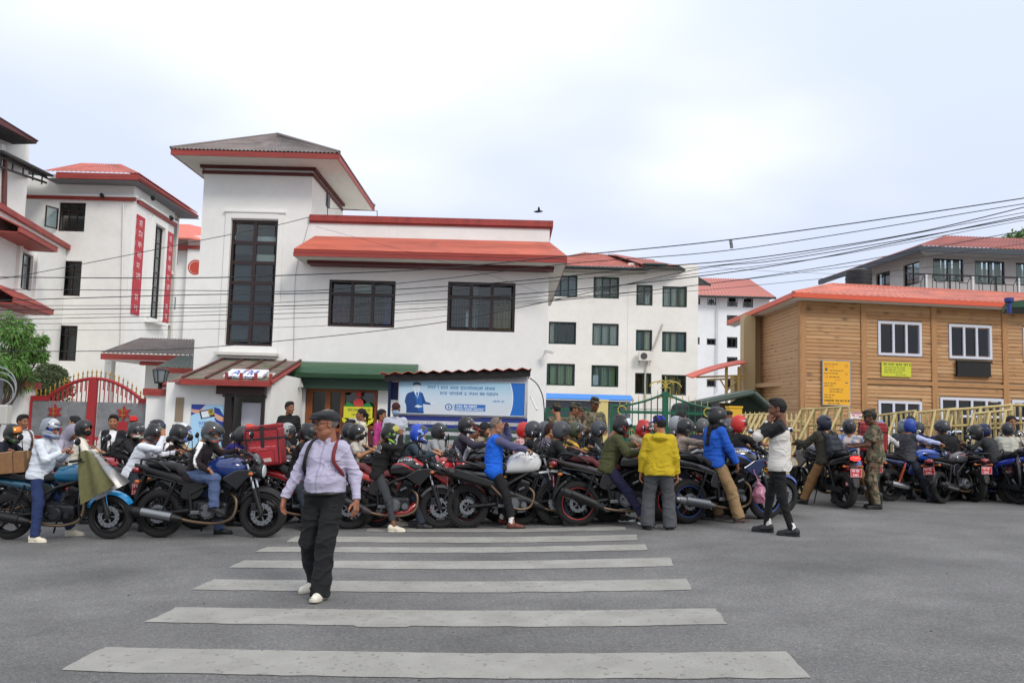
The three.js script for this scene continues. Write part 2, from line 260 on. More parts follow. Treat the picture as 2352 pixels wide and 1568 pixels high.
function corrug(a, b, c, d, pitch = 0.12, amp = 0.018, th = 0.012) {   // ribbed sheet: a-b lower edge, d-c upper edge, ribs run up the slope
  const A = V3(...a), B = V3(...b), C = V3(...c), D = V3(...d), n = B.clone().sub(A).cross(D.clone().sub(A)).normalize(), N = Math.max(4, Math.round(A.distanceTo(B) / pitch) * 4), P = [], I = [], U = [];
  for (const s of [1, -1]) for (let i = 0; i <= N; i++) { const u = i / N, w = amp * (Math.sin(i * Math.PI / 2) > 0.5 ? 1 : Math.sin(i * Math.PI / 2) < -0.5 ? -1 : 0) + s * th / 2; for (const q of [A.clone().lerp(B, u), D.clone().lerp(C, u)]) { q.addScaledVector(n, w); P.push(q.x, q.y, q.z); } U.push(u * A.distanceTo(B), 0, u * A.distanceTo(B), A.distanceTo(D)); }
  const o = 2 * (N + 1); for (let i = 0; i < N; i++) { const k = 2 * i; I.push(k, k + 2, k + 1, k + 2, k + 3, k + 1, o + k, o + k + 1, o + k + 2, o + k + 2, o + k + 1, o + k + 3, k, o + k, k + 2, k + 2, o + k, o + k + 2); }
  const g = new THREE.BufferGeometry(); g.setAttribute('position', new THREE.Float32BufferAttribute(P, 3)); g.setAttribute('uv', new THREE.Float32BufferAttribute(U, 2)); g.setIndex(I); const h = g.toNonIndexed(); h.computeVertexNormals(); return h;
}
const tri3 = (a, b, c, t = 0.02) => { const A = V3(...a), n = V3(...b).sub(A).cross(V3(...c).sub(A)).normalize().multiplyScalar(-t), lo = [a, b, c].map((p) => V3(...p).add(n).toArray()); const f = (x, y, z) => { const g = new THREE.BufferGeometry(); g.setAttribute('position', new THREE.Float32BufferAttribute([...x, ...y, ...z], 3)); g.setAttribute('uv', new THREE.Float32BufferAttribute([0, 0, 1, 0, 0.5, 1], 2)); g.computeVertexNormals(); return g; }; return merge([f(a, b, c), f(lo[2], lo[1], lo[0])]); };
// Devanagari lettering drawn in strokes: each letter is its width and its strokes on a grid (headline at row 2, foot at row 9)
const DEV = {
  'त': '6 52 59/55 25 17 39', 'प': '6 52 59/12 15 26 56', 'ा': '3 12 19', 'ई': '5 12 32/22 24 14 15 46 38 17/30 40 51', 'र': '4 12 33 25 16 49', 'ह': '5 32 34 14 15 45 37 17 28 49', 'म': '6 12 18 26 56/52 59', 'ी': '3 22 29/22 11 00', 'ज': '6 52 59/56 25 16 38', 'स': '7 12 33 25 16 39/62 69/26 66', 'न': '6 52 59/56 16 18', 'श': '6 13 34 35 15 16 38/52 59', 'ल': '7 62 69/66 44 36 14 17 38', 'क': '7 42 49/44 14 17 46/44 74 77', 'च': '6 52 59/14 54/14 17 57', 'उ': '5 13 44 25 46 48 18 16', 'भ': '7 62 69/12 34 14/34 38 66', 'छ': '6 32 13 25 45 37 17 18 59 57', 'ब': '6 52 59/54 24 16 47 56/24 47', 'ट': '5 32 34 14 17 48', 'ड': '5 32 34 14 15 45 37 17', 'व': '6 52 59/54 24 16 27 56', 'घ': '7 62 69/12 34 15 17 66', 'ण': '7 62 69/12 17 37 32', 'थ': '7 62 69/13 33 34 15 17 66', 'य': '6 52 59/12 34 15 17 56', 'ग': '5 42 49/12 17 27', 'द': '5 32 34 14 17 37 49',
};
function devW(s) { let w = 0; for (const ch of s) w += ch === ' ' ? 4 : DEV[ch] ? +DEV[ch][0] : ch === 'ि' || ch === 'ो' ? 3 : 0; return w; }
function dev(g, s, x, y, h, col, lw = 0.9) {   // baseline y, letter height h; returns the end
  const k = h / 7; g.strokeStyle = col; g.lineWidth = lw * k; g.lineCap = 'round'; g.lineJoin = 'round';
  const line = (pts, ox) => { g.beginPath(); pts.forEach(([a, b], i) => g[i ? 'lineTo' : 'moveTo'](ox + a * k, y + (b - 9) * k)); g.stroke(); };
  let cx = x, w0 = x, last = x; const head = () => { if (cx > w0 + 1) line([[0, 2], [(cx - w0) / k, 2]], w0); };
  const chars = [...s];
  for (let i = 0; i < chars.length; i++) {
    const ch = chars[i], top = last;
    if (ch === ' ') { head(); cx += 4 * k; w0 = cx; continue; }
    if (ch === 'े' || ch === 'ै' || ch === 'ं' || ch === 'ु' || ch === 'ृ' || ch === '्') { const e = cx - 1.2 * k; if (ch === 'े' || ch === 'ै') line([[0, 2], [-1.6, 0.2]], e); if (ch === 'ै') line([[0, 2], [-0.4, 0]], e); if (ch === 'ं') line([[-1, 0.4], [-0.9, 0.5]], e); if (ch === 'ु') line([[-1.5, 9.3], [0, 10], [0.4, 11]], e); if (ch === 'ृ') line([[0, 9.3], [-1.4, 10], [0, 11]], e); continue; }
    if (ch === 'ो') { line([[1, 2], [1, 9]], cx); line([[1, 2], [-0.6, 0.2]], cx); cx += 3 * k; continue; }
    if (chars[i + 1] === 'ि') { line([[1, 2], [1, 9]], cx); line([[1, 2], [2.5, 0.3], [4, 1.8]], cx); cx += 2.4 * k; }
    if (ch === 'ि') continue;
    const d = DEV[ch]; if (!d) continue; const sp = d.indexOf(' ');
    for (const st of d.slice(sp + 1).split('/')) line(st.split(' ').map((p) => [+p[0], +p[1]]), cx);
    last = cx; cx += +d.slice(0, sp) * k;
  }
  head(); return cx;
}
// ---------- the white bank building with the tower ----------
const BROWN = M(0x2a1614, 0.45), BROWNL = M(0x3a211c, 0.5);
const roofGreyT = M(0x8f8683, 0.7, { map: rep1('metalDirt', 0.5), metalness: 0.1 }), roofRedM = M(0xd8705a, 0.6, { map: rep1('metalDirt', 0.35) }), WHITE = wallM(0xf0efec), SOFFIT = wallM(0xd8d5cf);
const bank = thing('bank_building', 'white two storey building with a square hip roofed tower and long red awning', 'building');
{
  const D = 23, tw = rc(457, 388, 713, 830, D), mr = rc(713, 497, 1260, 900, D), base = -1.2, back = -31;
  const F = front(D, 0, 10);
  const tl = at(457, 600, D).x, tr = at(716, 440, D).x, rgt = at(1259, 700, D).x, pTop = at(990, 501, D).y, tTop = at(590, 386, D).y;
  const wT = rectOn(F, 532, 503.7, 625, 795.5), w1 = rectOn(F, 756, 641.5, 905, 753), w2 = rectOn(F, 1029, 646, 1181.5, 763);
  const door = rectOn(F, 702, 884, 862, 1060), dr = rectOn(F, 646, 893, 680, 1060);
  mesh('tower_wall', [wallG(F, tl, tr, base, tTop, 0.25, [wT, { ...dr, u1: Math.min(dr.u1, tr - 0.05) }]), wallG(frameAt([tr, -D - 0.251], [tr, -D - 4]), 0, 3.75, pTop - 0.3, tTop, 0.25), wallG(frameAt([tl, -D - 4], [tl, -D - 0.251]), 0, 3.75, base, tTop, 0.25), uvM(bx(tl, tr, pTop - 0.3, tTop, -D - 4.25, -D - 4))], WHITE, bank);
  mesh('front_wall', [wallG(F, tr + 0.002, rgt, base, pTop - 0.1, 0.25, [w1, w2, { ...door, y0: base + 0.4 }])], WHITE, bank);
  mesh('side_wall', [uvM(bx(rgt - 0.25, rgt, base, pTop - 0.1, back, -D - 0.252)), uvM(bx(tl, rgt - 0.26, base, pTop - 0.4, back - 0.25, back)), uvM(bx(tl, tl + 0.25, base, pTop - 0.4, back, -D - 4.02))], WHITE, bank);
  mesh('flat_roof', [bx(tl + 0.26, rgt - 0.26, pTop - 0.75, pTop - 0.6, back, -D - 0.26), bx(tl + 0.26, rgt - 0.26, at(900, 815, D).y - 0.2, at(900, 815, D).y, back, -D - 0.26)], SOFFIT, bank);
  // coping
  const cb = at(990, 515, D).y;
  mesh('coping', [uvM(bx(tr - 0.02, rgt + 0.09, cb, pTop, -D - 0.3, -D + 0.09)), uvM(bx(tr - 0.02, rgt + 0.06, cb - 0.045, cb - 0.002, -D - 0.2, -D + 0.045)), uvM(bx(rgt - 0.2, rgt + 0.09, cb, pTop, back, -D - 0.301))], RED, bank);
  // awning around the front and the right side
  const a = at(674, 575, 22), b = at(1303, 583, 22), t0 = at(723, 543, D), t1 = at(1256, 554, D), yb = (a.y + b.y) / 2, yt = (t0.y + t1.y) / 2, zf = -22, ro = b.x, th = 0.2;
  const aw = mesh('awning', [slabG([a.x, yb, zf], [ro, yb, zf], [rgt, yt, -D + 0.001], [t0.x, yt, -D + 0.001], 0.04), slabG([ro, yb, zf], [ro, yb, back], [rgt + 0.001, yt, back], [rgt + 0.001, yt, -D], 0.04), tri3([a.x, yb, zf], [t0.x, yt, -D], [a.x, yb, -D])], roofRedM, bank);
  mesh('fascia', [bx(a.x + 0.02, ro - 0.02, yb - 0.1, yb - 0.045, zf + 0.002, zf + 0.05), bx(a.x, ro, yb - 0.2, yb - 0.102, zf + 0.01, zf + 0.04), bx(a.x, a.x + 0.03, yb - 0.2, yb - 0.045, -D + 0.02, zf), bx(ro - 0.03, ro, yb - 0.2, yb - 0.045, back, zf)], RED, aw);
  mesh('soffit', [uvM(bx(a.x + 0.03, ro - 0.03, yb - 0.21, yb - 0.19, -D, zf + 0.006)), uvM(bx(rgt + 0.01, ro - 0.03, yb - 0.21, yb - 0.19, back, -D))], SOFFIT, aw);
  mesh('cornice', [bx(a.x + 0.25, rgt + 0.12, yb - 0.3, yb - 0.212, -D + 0.002, -D + 0.5)], DKRED, aw);
  // tower cornice lines, soffit, roof
  const sy = at(590, 360, 22.05).y, el = at(392, 352, 22.05).x, er = at(780, 350, 22.05).x, zb = -27.9, apex = at(637, 309, 24.95), ey = at(590, 347, 22.05).y;
  mesh('cornice', [bx(tl - 0.1, tr + 0.1, tTop - 0.04, tTop + 0.06, -D - 4.1, -D + 0.1), bx(tl - 0.05, tr + 0.05, tTop - 0.2, tTop - 0.11, -D - 4.05, -D + 0.05)], DKRED, bank);
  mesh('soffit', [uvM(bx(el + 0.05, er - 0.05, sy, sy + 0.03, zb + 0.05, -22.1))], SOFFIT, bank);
  const rf = mesh('roof', [corrug([el, ey, -22], [er, ey, -22], [apex.x + 0.01, apex.y, apex.z], [apex.x - 0.01, apex.y, apex.z], 0.11), corrug([er, ey, -22], [er, ey, zb], [apex.x, apex.y, apex.z - 0.01], [apex.x, apex.y, apex.z + 0.01], 0.11), corrug([el, ey, zb], [el, ey, -22], [apex.x, apex.y, apex.z + 0.01], [apex.x, apex.y, apex.z - 0.01], 0.11), corrug([er, ey, zb], [el, ey, zb], [apex.x - 0.01, apex.y, apex.z], [apex.x + 0.01, apex.y, apex.z], 0.11)], roofGreyT, bank);
  mesh('fascia', [bx(el, er, sy - 0.01, ey - 0.02, -22.05, -22.02), bx(er - 0.05, er - 0.02, sy - 0.01, ey - 0.02, zb, -22.051), bx(el + 0.02, el + 0.05, sy - 0.01, ey - 0.02, zb, -22.051), bx(el, er, sy - 0.01, ey - 0.02, zb, zb + 0.03)], RED, rf);
  mesh('ridge_cap', [[el, -22], [er, -22], [er, zb], [el, zb]].map(([x, z]) => rod([x, ey + 0.02, z], [apex.x, apex.y + 0.02, apex.z], 0.05, 0.05, 6)), roofGreyT, rf);
  // windows
  windowOn(bank, F, wT, { cols: [1, 1], rows: [1, 1, 1, 1, 1, 1], fw: 0.07, mw: 0.1, mat: BROWN, rec: 0.06, glass: GLASS, blind: [[0.02, 0.97, 0.68, 0.74, 0xb8b2a4], [0.02, 0.5, 0.02, 0.9, 0x33383a]] });
  const s = rectOn(F, 520, 487, 640, 800);
  mesh('window_surround', [uvM(bx(wT.u0 - 0.16, wT.u0 - 0.002, wT.y0, wT.y1 + 0.2, -D, -D + 0.05)), uvM(bx(wT.u1 + 0.002, wT.u1 + 0.16, wT.y0, wT.y1 + 0.2, -D, -D + 0.05)), uvM(bx(wT.u0, wT.u1, wT.y1 + 0.03, wT.y1 + 0.2, -D, -D + 0.06)), uvM(bx(wT.u0 - 0.2, wT.u1 + 0.2, wT.y1 + 0.201, wT.y1 + 0.25, -D, -D + 0.09)), uvM(bx(wT.u0 - 0.16, wT.u1 + 0.16, wT.y0 - 0.2, wT.y0 - 0.002, -D, -D + 0.05))], WHITE, bank);
  mesh('window_sill', [uvM(bx(wT.u0 - 0.2, wT.u1 + 0.2, wT.y0 - 0.28, wT.y0 - 0.2, -D, -D + 0.3)), uvM(bx(wT.u0 - 0.12, wT.u1 + 0.12, wT.y0 - 0.36, wT.y0 - 0.281, -D, -D + 0.2))], SOFFIT, bank);
  for (const [w, k] of [[w1, 0], [w2, 1]]) {
    const p = windowOn(bank, F, w, { cols: [1, 1, 1], rows: [0.28, 0.72], fw: 0.07, mw: 0.09, mat: BROWN, rec: 0.07, glass: GLASS, curtain: k ? [[0.36, 0.44, 0x8f9a94], [0.44, 0.47, 0x7c2a22], [0.7, 0.98, 0x8a7a3f, 0.7]] : [[0.02, 0.26, 0x6b3a40, 0.74], [0.86, 0.95, 0x24408a, 0.72]], blind: k ? [[0.26, 0.3, 0.05, 0.4, 0xcfd3d2]] : [[0.36, 0.64, 0.76, 0.98, 0xb9b39e]] });
    const g = []; for (let i = 0; i <= 22; i++) { const u = lerp(w.u0 + 0.1, w.u1 - 0.1, i / 22); g.push(bx(u - 0.005, u + 0.005, w.y0 + 0.06, w.y0 + (w.y1 - w.y0) * 0.7, -0.2 - D, -0.19 - D)); } for (let i = 0; i < 4; i++) { const y = lerp(w.y0 + 0.1, w.y0 + (w.y1 - w.y0) * 0.68, i / 3); g.push(bx(w.u0 + 0.07, w.u1 - 0.07, y - 0.007, y + 0.007, -0.205 - D, -0.201 - D)); }
    mesh('window_grille', g, BLACK, p);
  }
  // shop under the green canopy
  const gl = at(688, 838, D).x, gr = at(961, 842, D).x, g0 = at(825, 833, D).y, GREEN = M(0x3d6a4b, 0.45, { map: rep1('metalDirt', 0.6) });
  const prof = [[0, g0], [0.35, g0 - 0.06], [0.62, g0 - 0.18], [0.7, g0 - 0.34], [0.62, g0 - 0.46]];
  const P = []; for (let i = 0; i < prof.length - 1; i++) P.push(slabG([gl, prof[i + 1][1], -D + prof[i + 1][0]], [gr, prof[i + 1][1], -D + prof[i + 1][0]], [gr, prof[i][1], -D + prof[i][0]], [gl, prof[i][1], -D + prof[i][0]], 0.02));
  const can = mesh('shop_canopy', P, GREEN, bank); for (const x of [gl + 0.01, gr - 0.01]) mesh('canopy_end', poly([[0, g0 - 0.5], ...prof.slice().reverse(), [0, g0 - 0.5]].slice(1), 0.012).rotateY(-Math.PI / 2).translate(x, 0, -D + 0.001), GREEN, can);
  mesh('shutter_box', bx(gl + 0.02, gr - 0.02, g0 - 0.75, g0 - 0.46, -D + 0.002, -D + 0.4), M(0x1f3a2c, 0.6), can);
  const WOOD = M(0x9a5526, 0.5, { map: rep1('cloth', 2) }), z = -D - 0.12, dy1 = door.y1 - 0.05, yl = at(780, 975, D).y;
  const xs = [702, 716, 745, 757, 780, 791, 858, 868].map((p) => at(p, 930, D).x);
  const sf = mesh('shopfront', [bx(xs[0], xs[7], dy1 - 0.12, dy1, z - 0.05, z + 0.05), ...[0, 2, 4, 6].map((i) => bx(xs[i], xs[i + 1], base + 0.4, dy1 - 0.121, z - 0.05, z + 0.06)), bx(xs[5], xs[6], yl - 0.1, yl, z - 0.05, z + 0.055), bx(xs[1], xs[4], yl - 0.2, yl - 0.1, z - 0.049, z + 0.05)], WOOD, bank);
  for (const [i, j] of [[1, 2], [3, 4], [5, 6]]) mesh('pane', bx(xs[i], xs[j], yl, dy1 - 0.121, z - 0.006, z + 0.006), GLASSD, sf);
  mesh('lower_panel', [bx(xs[1], xs[4], base + 0.4, yl - 0.201, z - 0.03, z + 0.02), bx(xs[5], xs[6], base + 0.4, yl - 0.101, z - 0.03, z + 0.02)], M(0x5a1f22, 0.6), sf);
  // recessed doorway left of the shop
  const W2 = M(0x8b6a48, 0.6, { map: rep1('cloth', 2) }), dd = mesh('door', [bx(dr.u0, dr.u0 + 0.1, base + 0.4, dr.y1, -D - 0.2, -D - 0.1), bx(dr.u0 + 0.1, tr - 0.07, dr.y1 - 0.1, dr.y1, -D - 0.2, -D - 0.1), bx(dr.u0 + 0.101, dr.u0 + 0.28, base + 0.4, dr.y1 - 0.101, -D - 0.17, -D - 0.13)], W2, bank);
  mesh('pane', bx(dr.u0 + 0.281, tr - 0.06, base + 0.4, dr.y1 - 0.101, -D - 0.16, -D - 0.15), GLASSD, dd);
  // downpipes and cables on the wall
  mesh('wall_cable', [tube([at(712, 500, D - 0.02), at(700, 545, D - 0.03), at(680, 620, D - 0.03), at(676, 700, D - 0.03), at(674, 825, D - 0.03)].map((p) => p.toArray()), 0.006, 30, 5)], M(0x8d8d8d, 0.6), bank);
  mesh('antenna_rod', [rod(at(752, 500, 23.6).toArray(), at(752, 455, 23.6).toArray(), 0.012), rod(at(752, 478, 23.6).toArray(), at(866, 484, 26).toArray(), 0.008), rod(at(866, 500, 26).toArray(), at(866, 484, 26).toArray(), 0.012)], GUN, bank);
  const vent = frameAt([tr, -D - 0.25], [tr, -D - 4]); mesh('vent', lb(vent, 1.5, 1.8, at(763, 468, 25).y - 0.12, at(763, 468, 25).y + 0.25, 0, 0.06), ALU, bank);
}
// ---------- porch with the cash machine, in front of the tower ----------
{
  const porch = thing('atm_porch', 'white cash machine porch with a mossy sloping roof at the tower foot', 'porch');
  const A = at(416, 869, 18.5), B = at(621, 874, 18.5), C = at(692, 828, 22.99), Dd = at(512, 826, 22.99), E = at(367, 879, 21.6), y = (A.y + B.y) / 2; A.y = B.y = y; C.y = Dd.y = (C.y + Dd.y) / 2;
  texes.mossy = dataTex(256, (u, v) => { const a = tf(u, v, 6, 51, 4), b = tf(u, v, 20, 52, 3); const g = sstep(0.5, 0.68, a); return [122 + 50 * (b - 0.5) - 34 * g, 104 + 50 * (b - 0.5) - 8 * g, 96 + 46 * (b - 0.5) - 26 * g]; }, true);
  const MOSS = M(0xffffff, 0.85, { map: rep(texes.mossy, 0.5) }), p = (v) => v.toArray();
  const rf = mesh('roof', [slabG(p(A), p(B), p(C), p(Dd), 0.05), slabG(p(E), p(A), p(Dd), [Dd.x - 0.02, Dd.y, Dd.z], 0.05)].map((g) => uvM(g)), MOSS, porch);
  const PUR = M(0x6a3f3b, 0.7, { map: rep1('metalDirt', 0.6) });
  for (let i = 0; i < 5; i++) { const u = [0.01, 0.27, 0.53, 0.8, 0.99][i], a = A.clone().lerp(B, u), b = Dd.clone().lerp(C, u); a.y += 0.03; b.y += 0.03; mesh('roof_batten', rod(p(a), p(b), 0.035, 0.035, 4), PUR, rf); }
  mesh('fascia', [box(B.x - A.x, 0.13, 0.05, (A.x + B.x) / 2, y - 0.07, -18.48), rod([A.x, y - 0.07, -18.5], [E.x, E.y - 0.07, E.z], 0.06, 0.06, 4), rod([B.x, y - 0.05, -18.5], [C.x, C.y - 0.05, C.z], 0.06, 0.06, 4)], RED, rf);
  const F = frameAt([at(378, 950, 19).x, -19], [at(620, 950, 19).x, -19]), L = F.len, base = -0.9, dr = rectOn(F, 520, 884, 600, 1100), top = y - 0.08;
  mesh('wall', [wallG(F, 0, L, base, top, 0.2, [{ ...dr, y0: base + 0.3, y1: top - 0.14 }]), wallG(frameAt([at(620, 950, 19).x, -19.201], [at(620, 950, 19).x - 0.25, -22.9]), 0, 3.6, base, top + 0.28, 0.18), wallG(frameAt([at(378, 950, 19).x, -22.9], [at(378, 950, 19).x, -19.201]), 0, 3.6, base, top, 0.18)], WHITE, porch);
  mesh('porch_lintel', lb(F, dr.u0 - 0.18, dr.u1 + 0.02, F.uv(550, 906).y, F.uv(550, 883).y, 0.01, 0.16), M(0x3a1d1a, 0.5), porch);
  const df = mesh('door_frame', [lb(F, dr.u0, dr.u0 + 0.16, base + 0.3, F.uv(550, 906).y - 0.002, -0.1, 0.08), lb(F, dr.u1 - 0.08, dr.u1, base + 0.3, F.uv(550, 906).y - 0.002, -0.1, 0.06), lb(F, dr.u0 - 0.05, dr.u1 + 0.03, F.uv(550, 912).y, F.uv(550, 907).y, 0.0, 0.1)], M(0x1d1110, 0.45), porch);
  const pr = rectOn(F, 545, 924, 593, 1080), bp = canvasTex(256, 512, (g) => {
    g.fillStyle = '#d9d9e2'; g.fillRect(0, 0, 256, 512); g.fillStyle = '#c8372b';
    for (let i = -2; i <= 2; i++) { g.beginPath(); g.ellipse(52 + i * 9, 206 + Math.abs(i) * 2, 9, 22 - Math.abs(i) * 3, i * 0.3, 0, 7); g.fill(); }
    g.fillStyle = '#2f3580'; g.font = 'bold 58px sans-serif'; g.fillText('NIMB', 92, 226); g.fillStyle = '#8a8db8'; g.fillRect(94, 238, 150, 5);
  });
  mesh('atm_panel', onF(F, place(new THREE.BoxGeometry(pr.u1 - pr.u0, pr.y1 - pr.y0, 0.04), (pr.u0 + pr.u1) / 2, (pr.y0 + pr.y1) / 2, -0.35)), M(0xffffff, 0.4, { map: bp }), porch);
  const ps = rectOn(F, 440, 928, 517, 1040), pt = canvasTex(256, 384, (g) => {
    g.fillStyle = '#a9d3ee'; g.fillRect(0, 0, 256, 384); g.fillStyle = '#1f3f97';
    g.beginPath(); g.moveTo(0, 0); g.lineTo(96, 0); g.lineTo(40, 70); g.lineTo(0, 90); g.fill(); g.beginPath(); g.moveTo(160, 20); g.lineTo(200, 30); g.lineTo(256, 130); g.lineTo(256, 250); g.lineTo(170, 120); g.fill(); g.beginPath(); g.moveTo(196, 150); g.lineTo(256, 240); g.lineTo(256, 384); g.lineTo(226, 320); g.fill();
    g.strokeStyle = '#c8372b'; g.lineWidth = 4; g.beginPath(); g.moveTo(100, 0); g.lineTo(56, 52); g.stroke();
    g.fillStyle = '#d9a88c'; g.beginPath(); g.moveTo(0, 38); g.quadraticCurveTo(70, 50, 130, 34); g.quadraticCurveTo(140, 44, 120, 54); g.quadraticCurveTo(70, 66, 40, 76); g.lineTo(0, 62); g.fill();
    g.beginPath(); g.moveTo(256, 110); g.quadraticCurveTo(210, 90, 168, 66); g.quadraticCurveTo(156, 80, 172, 104); g.quadraticCurveTo(200, 138, 256, 136); g.fill();
    g.save(); g.translate(120, 74); g.rotate(-0.25); g.fillStyle = '#1b2438'; g.fillRect(-56, -34, 100, 66); g.fillStyle = '#e6ebf1'; g.fillRect(-46, -26, 56, 50); g.fillStyle = '#b59a2f'; g.fillRect(4, -30, 40, 44); g.fillStyle = '#57712e'; g.fillRect(14, -22, 18, 20); g.restore();
    g.fillStyle = '#2356b8'; g.font = 'bold 32px sans-serif'; g.fillText('GO', 56, 160); g.font = '21px sans-serif'; g.fillText('CASHLESS', 106, 160); g.fillText('CONTACTLESS', 62, 184); g.fillStyle = '#4f8ad0'; g.fillRect(74, 192, 126, 3);
    g.fillStyle = '#3f9be0'; g.beginPath(); g.moveTo(140, 260); g.lineTo(230, 200); g.lineTo(226, 300); g.fill();
  });
  mesh('poster', lb0(F, ps, 0.004, 0.02), M(0xffffff, 0.35, { map: pt }), porch);
  const nr = rectOn(F, 404, 912, 419, 968); mesh('meter_niche', lb(F, nr.u0, nr.u1, nr.y0, nr.y1, 0.003, 0.02), M(0x8a7a66, 0.7), porch);
  // sign lying against the roof on red posts
  const s0 = at(530, 861, 18.75), s1 = at(598, 861, 18.75), sg = thing('atm_sign', 'white cash machine sign board propped on the mossy porch roof', 'sign');
  const st = canvasTex(256, 96, (g) => { g.fillStyle = '#eef0f4'; g.fillRect(0, 0, 256, 96); g.fillStyle = '#2c46a0'; g.font = 'bold 84px sans-serif'; g.fillText('ATM', 36, 78); g.fillStyle = '#c23a30'; g.fillRect(104, 4, 40, 10); });
  const m = new THREE.Matrix4().makeRotationX(R(-73)).setPosition((s0.x + s1.x) / 2 - 0.05, y + 0.16, -18.95);
  mesh('sign_board', new THREE.BoxGeometry(0.86, 0.6, 0.05).applyMatrix4(m), M(0xffffff, 0.4, { map: st }), sg);
  for (const u of [0, 0.33, 0.66, 1]) mesh('post', box(0.06, 0.2, 0.06, lerp(s0.x - 0.02, s1.x + 0.3, u), y + 0.06, -18.52), RED, sg);
  // lean-to awning over the side doorway
  const aw = thing('door_awning', 'small bent grey sheet awning over the doorway beside the porch', 'awning');
  const q = [at(650, 872, 22.9), at(690, 868, 22.9), at(697, 888, 22.1), at(664, 892, 22.1)]; mesh('sheet', corrug(p(q[3]), p(q[2]), p(q[1]), p(q[0]), 0.1, 0.012), M(0xa9a9a2, 0.7), aw); mesh('bracket', [rod(p(q[3]), at(655, 893, 22.95).toArray(), 0.012), rod(p(q[2]), at(692, 890, 22.95).toArray(), 0.012)], GUN, aw);
}
function lb0(F, r, z0, z1) { return onF(F, place(new THREE.BoxGeometry(r.u1 - r.u0, r.y1 - r.y0, z1 - z0), (r.u0 + r.u1) / 2, (r.y0 + r.y1) / 2, (z0 + z1) / 2)); }
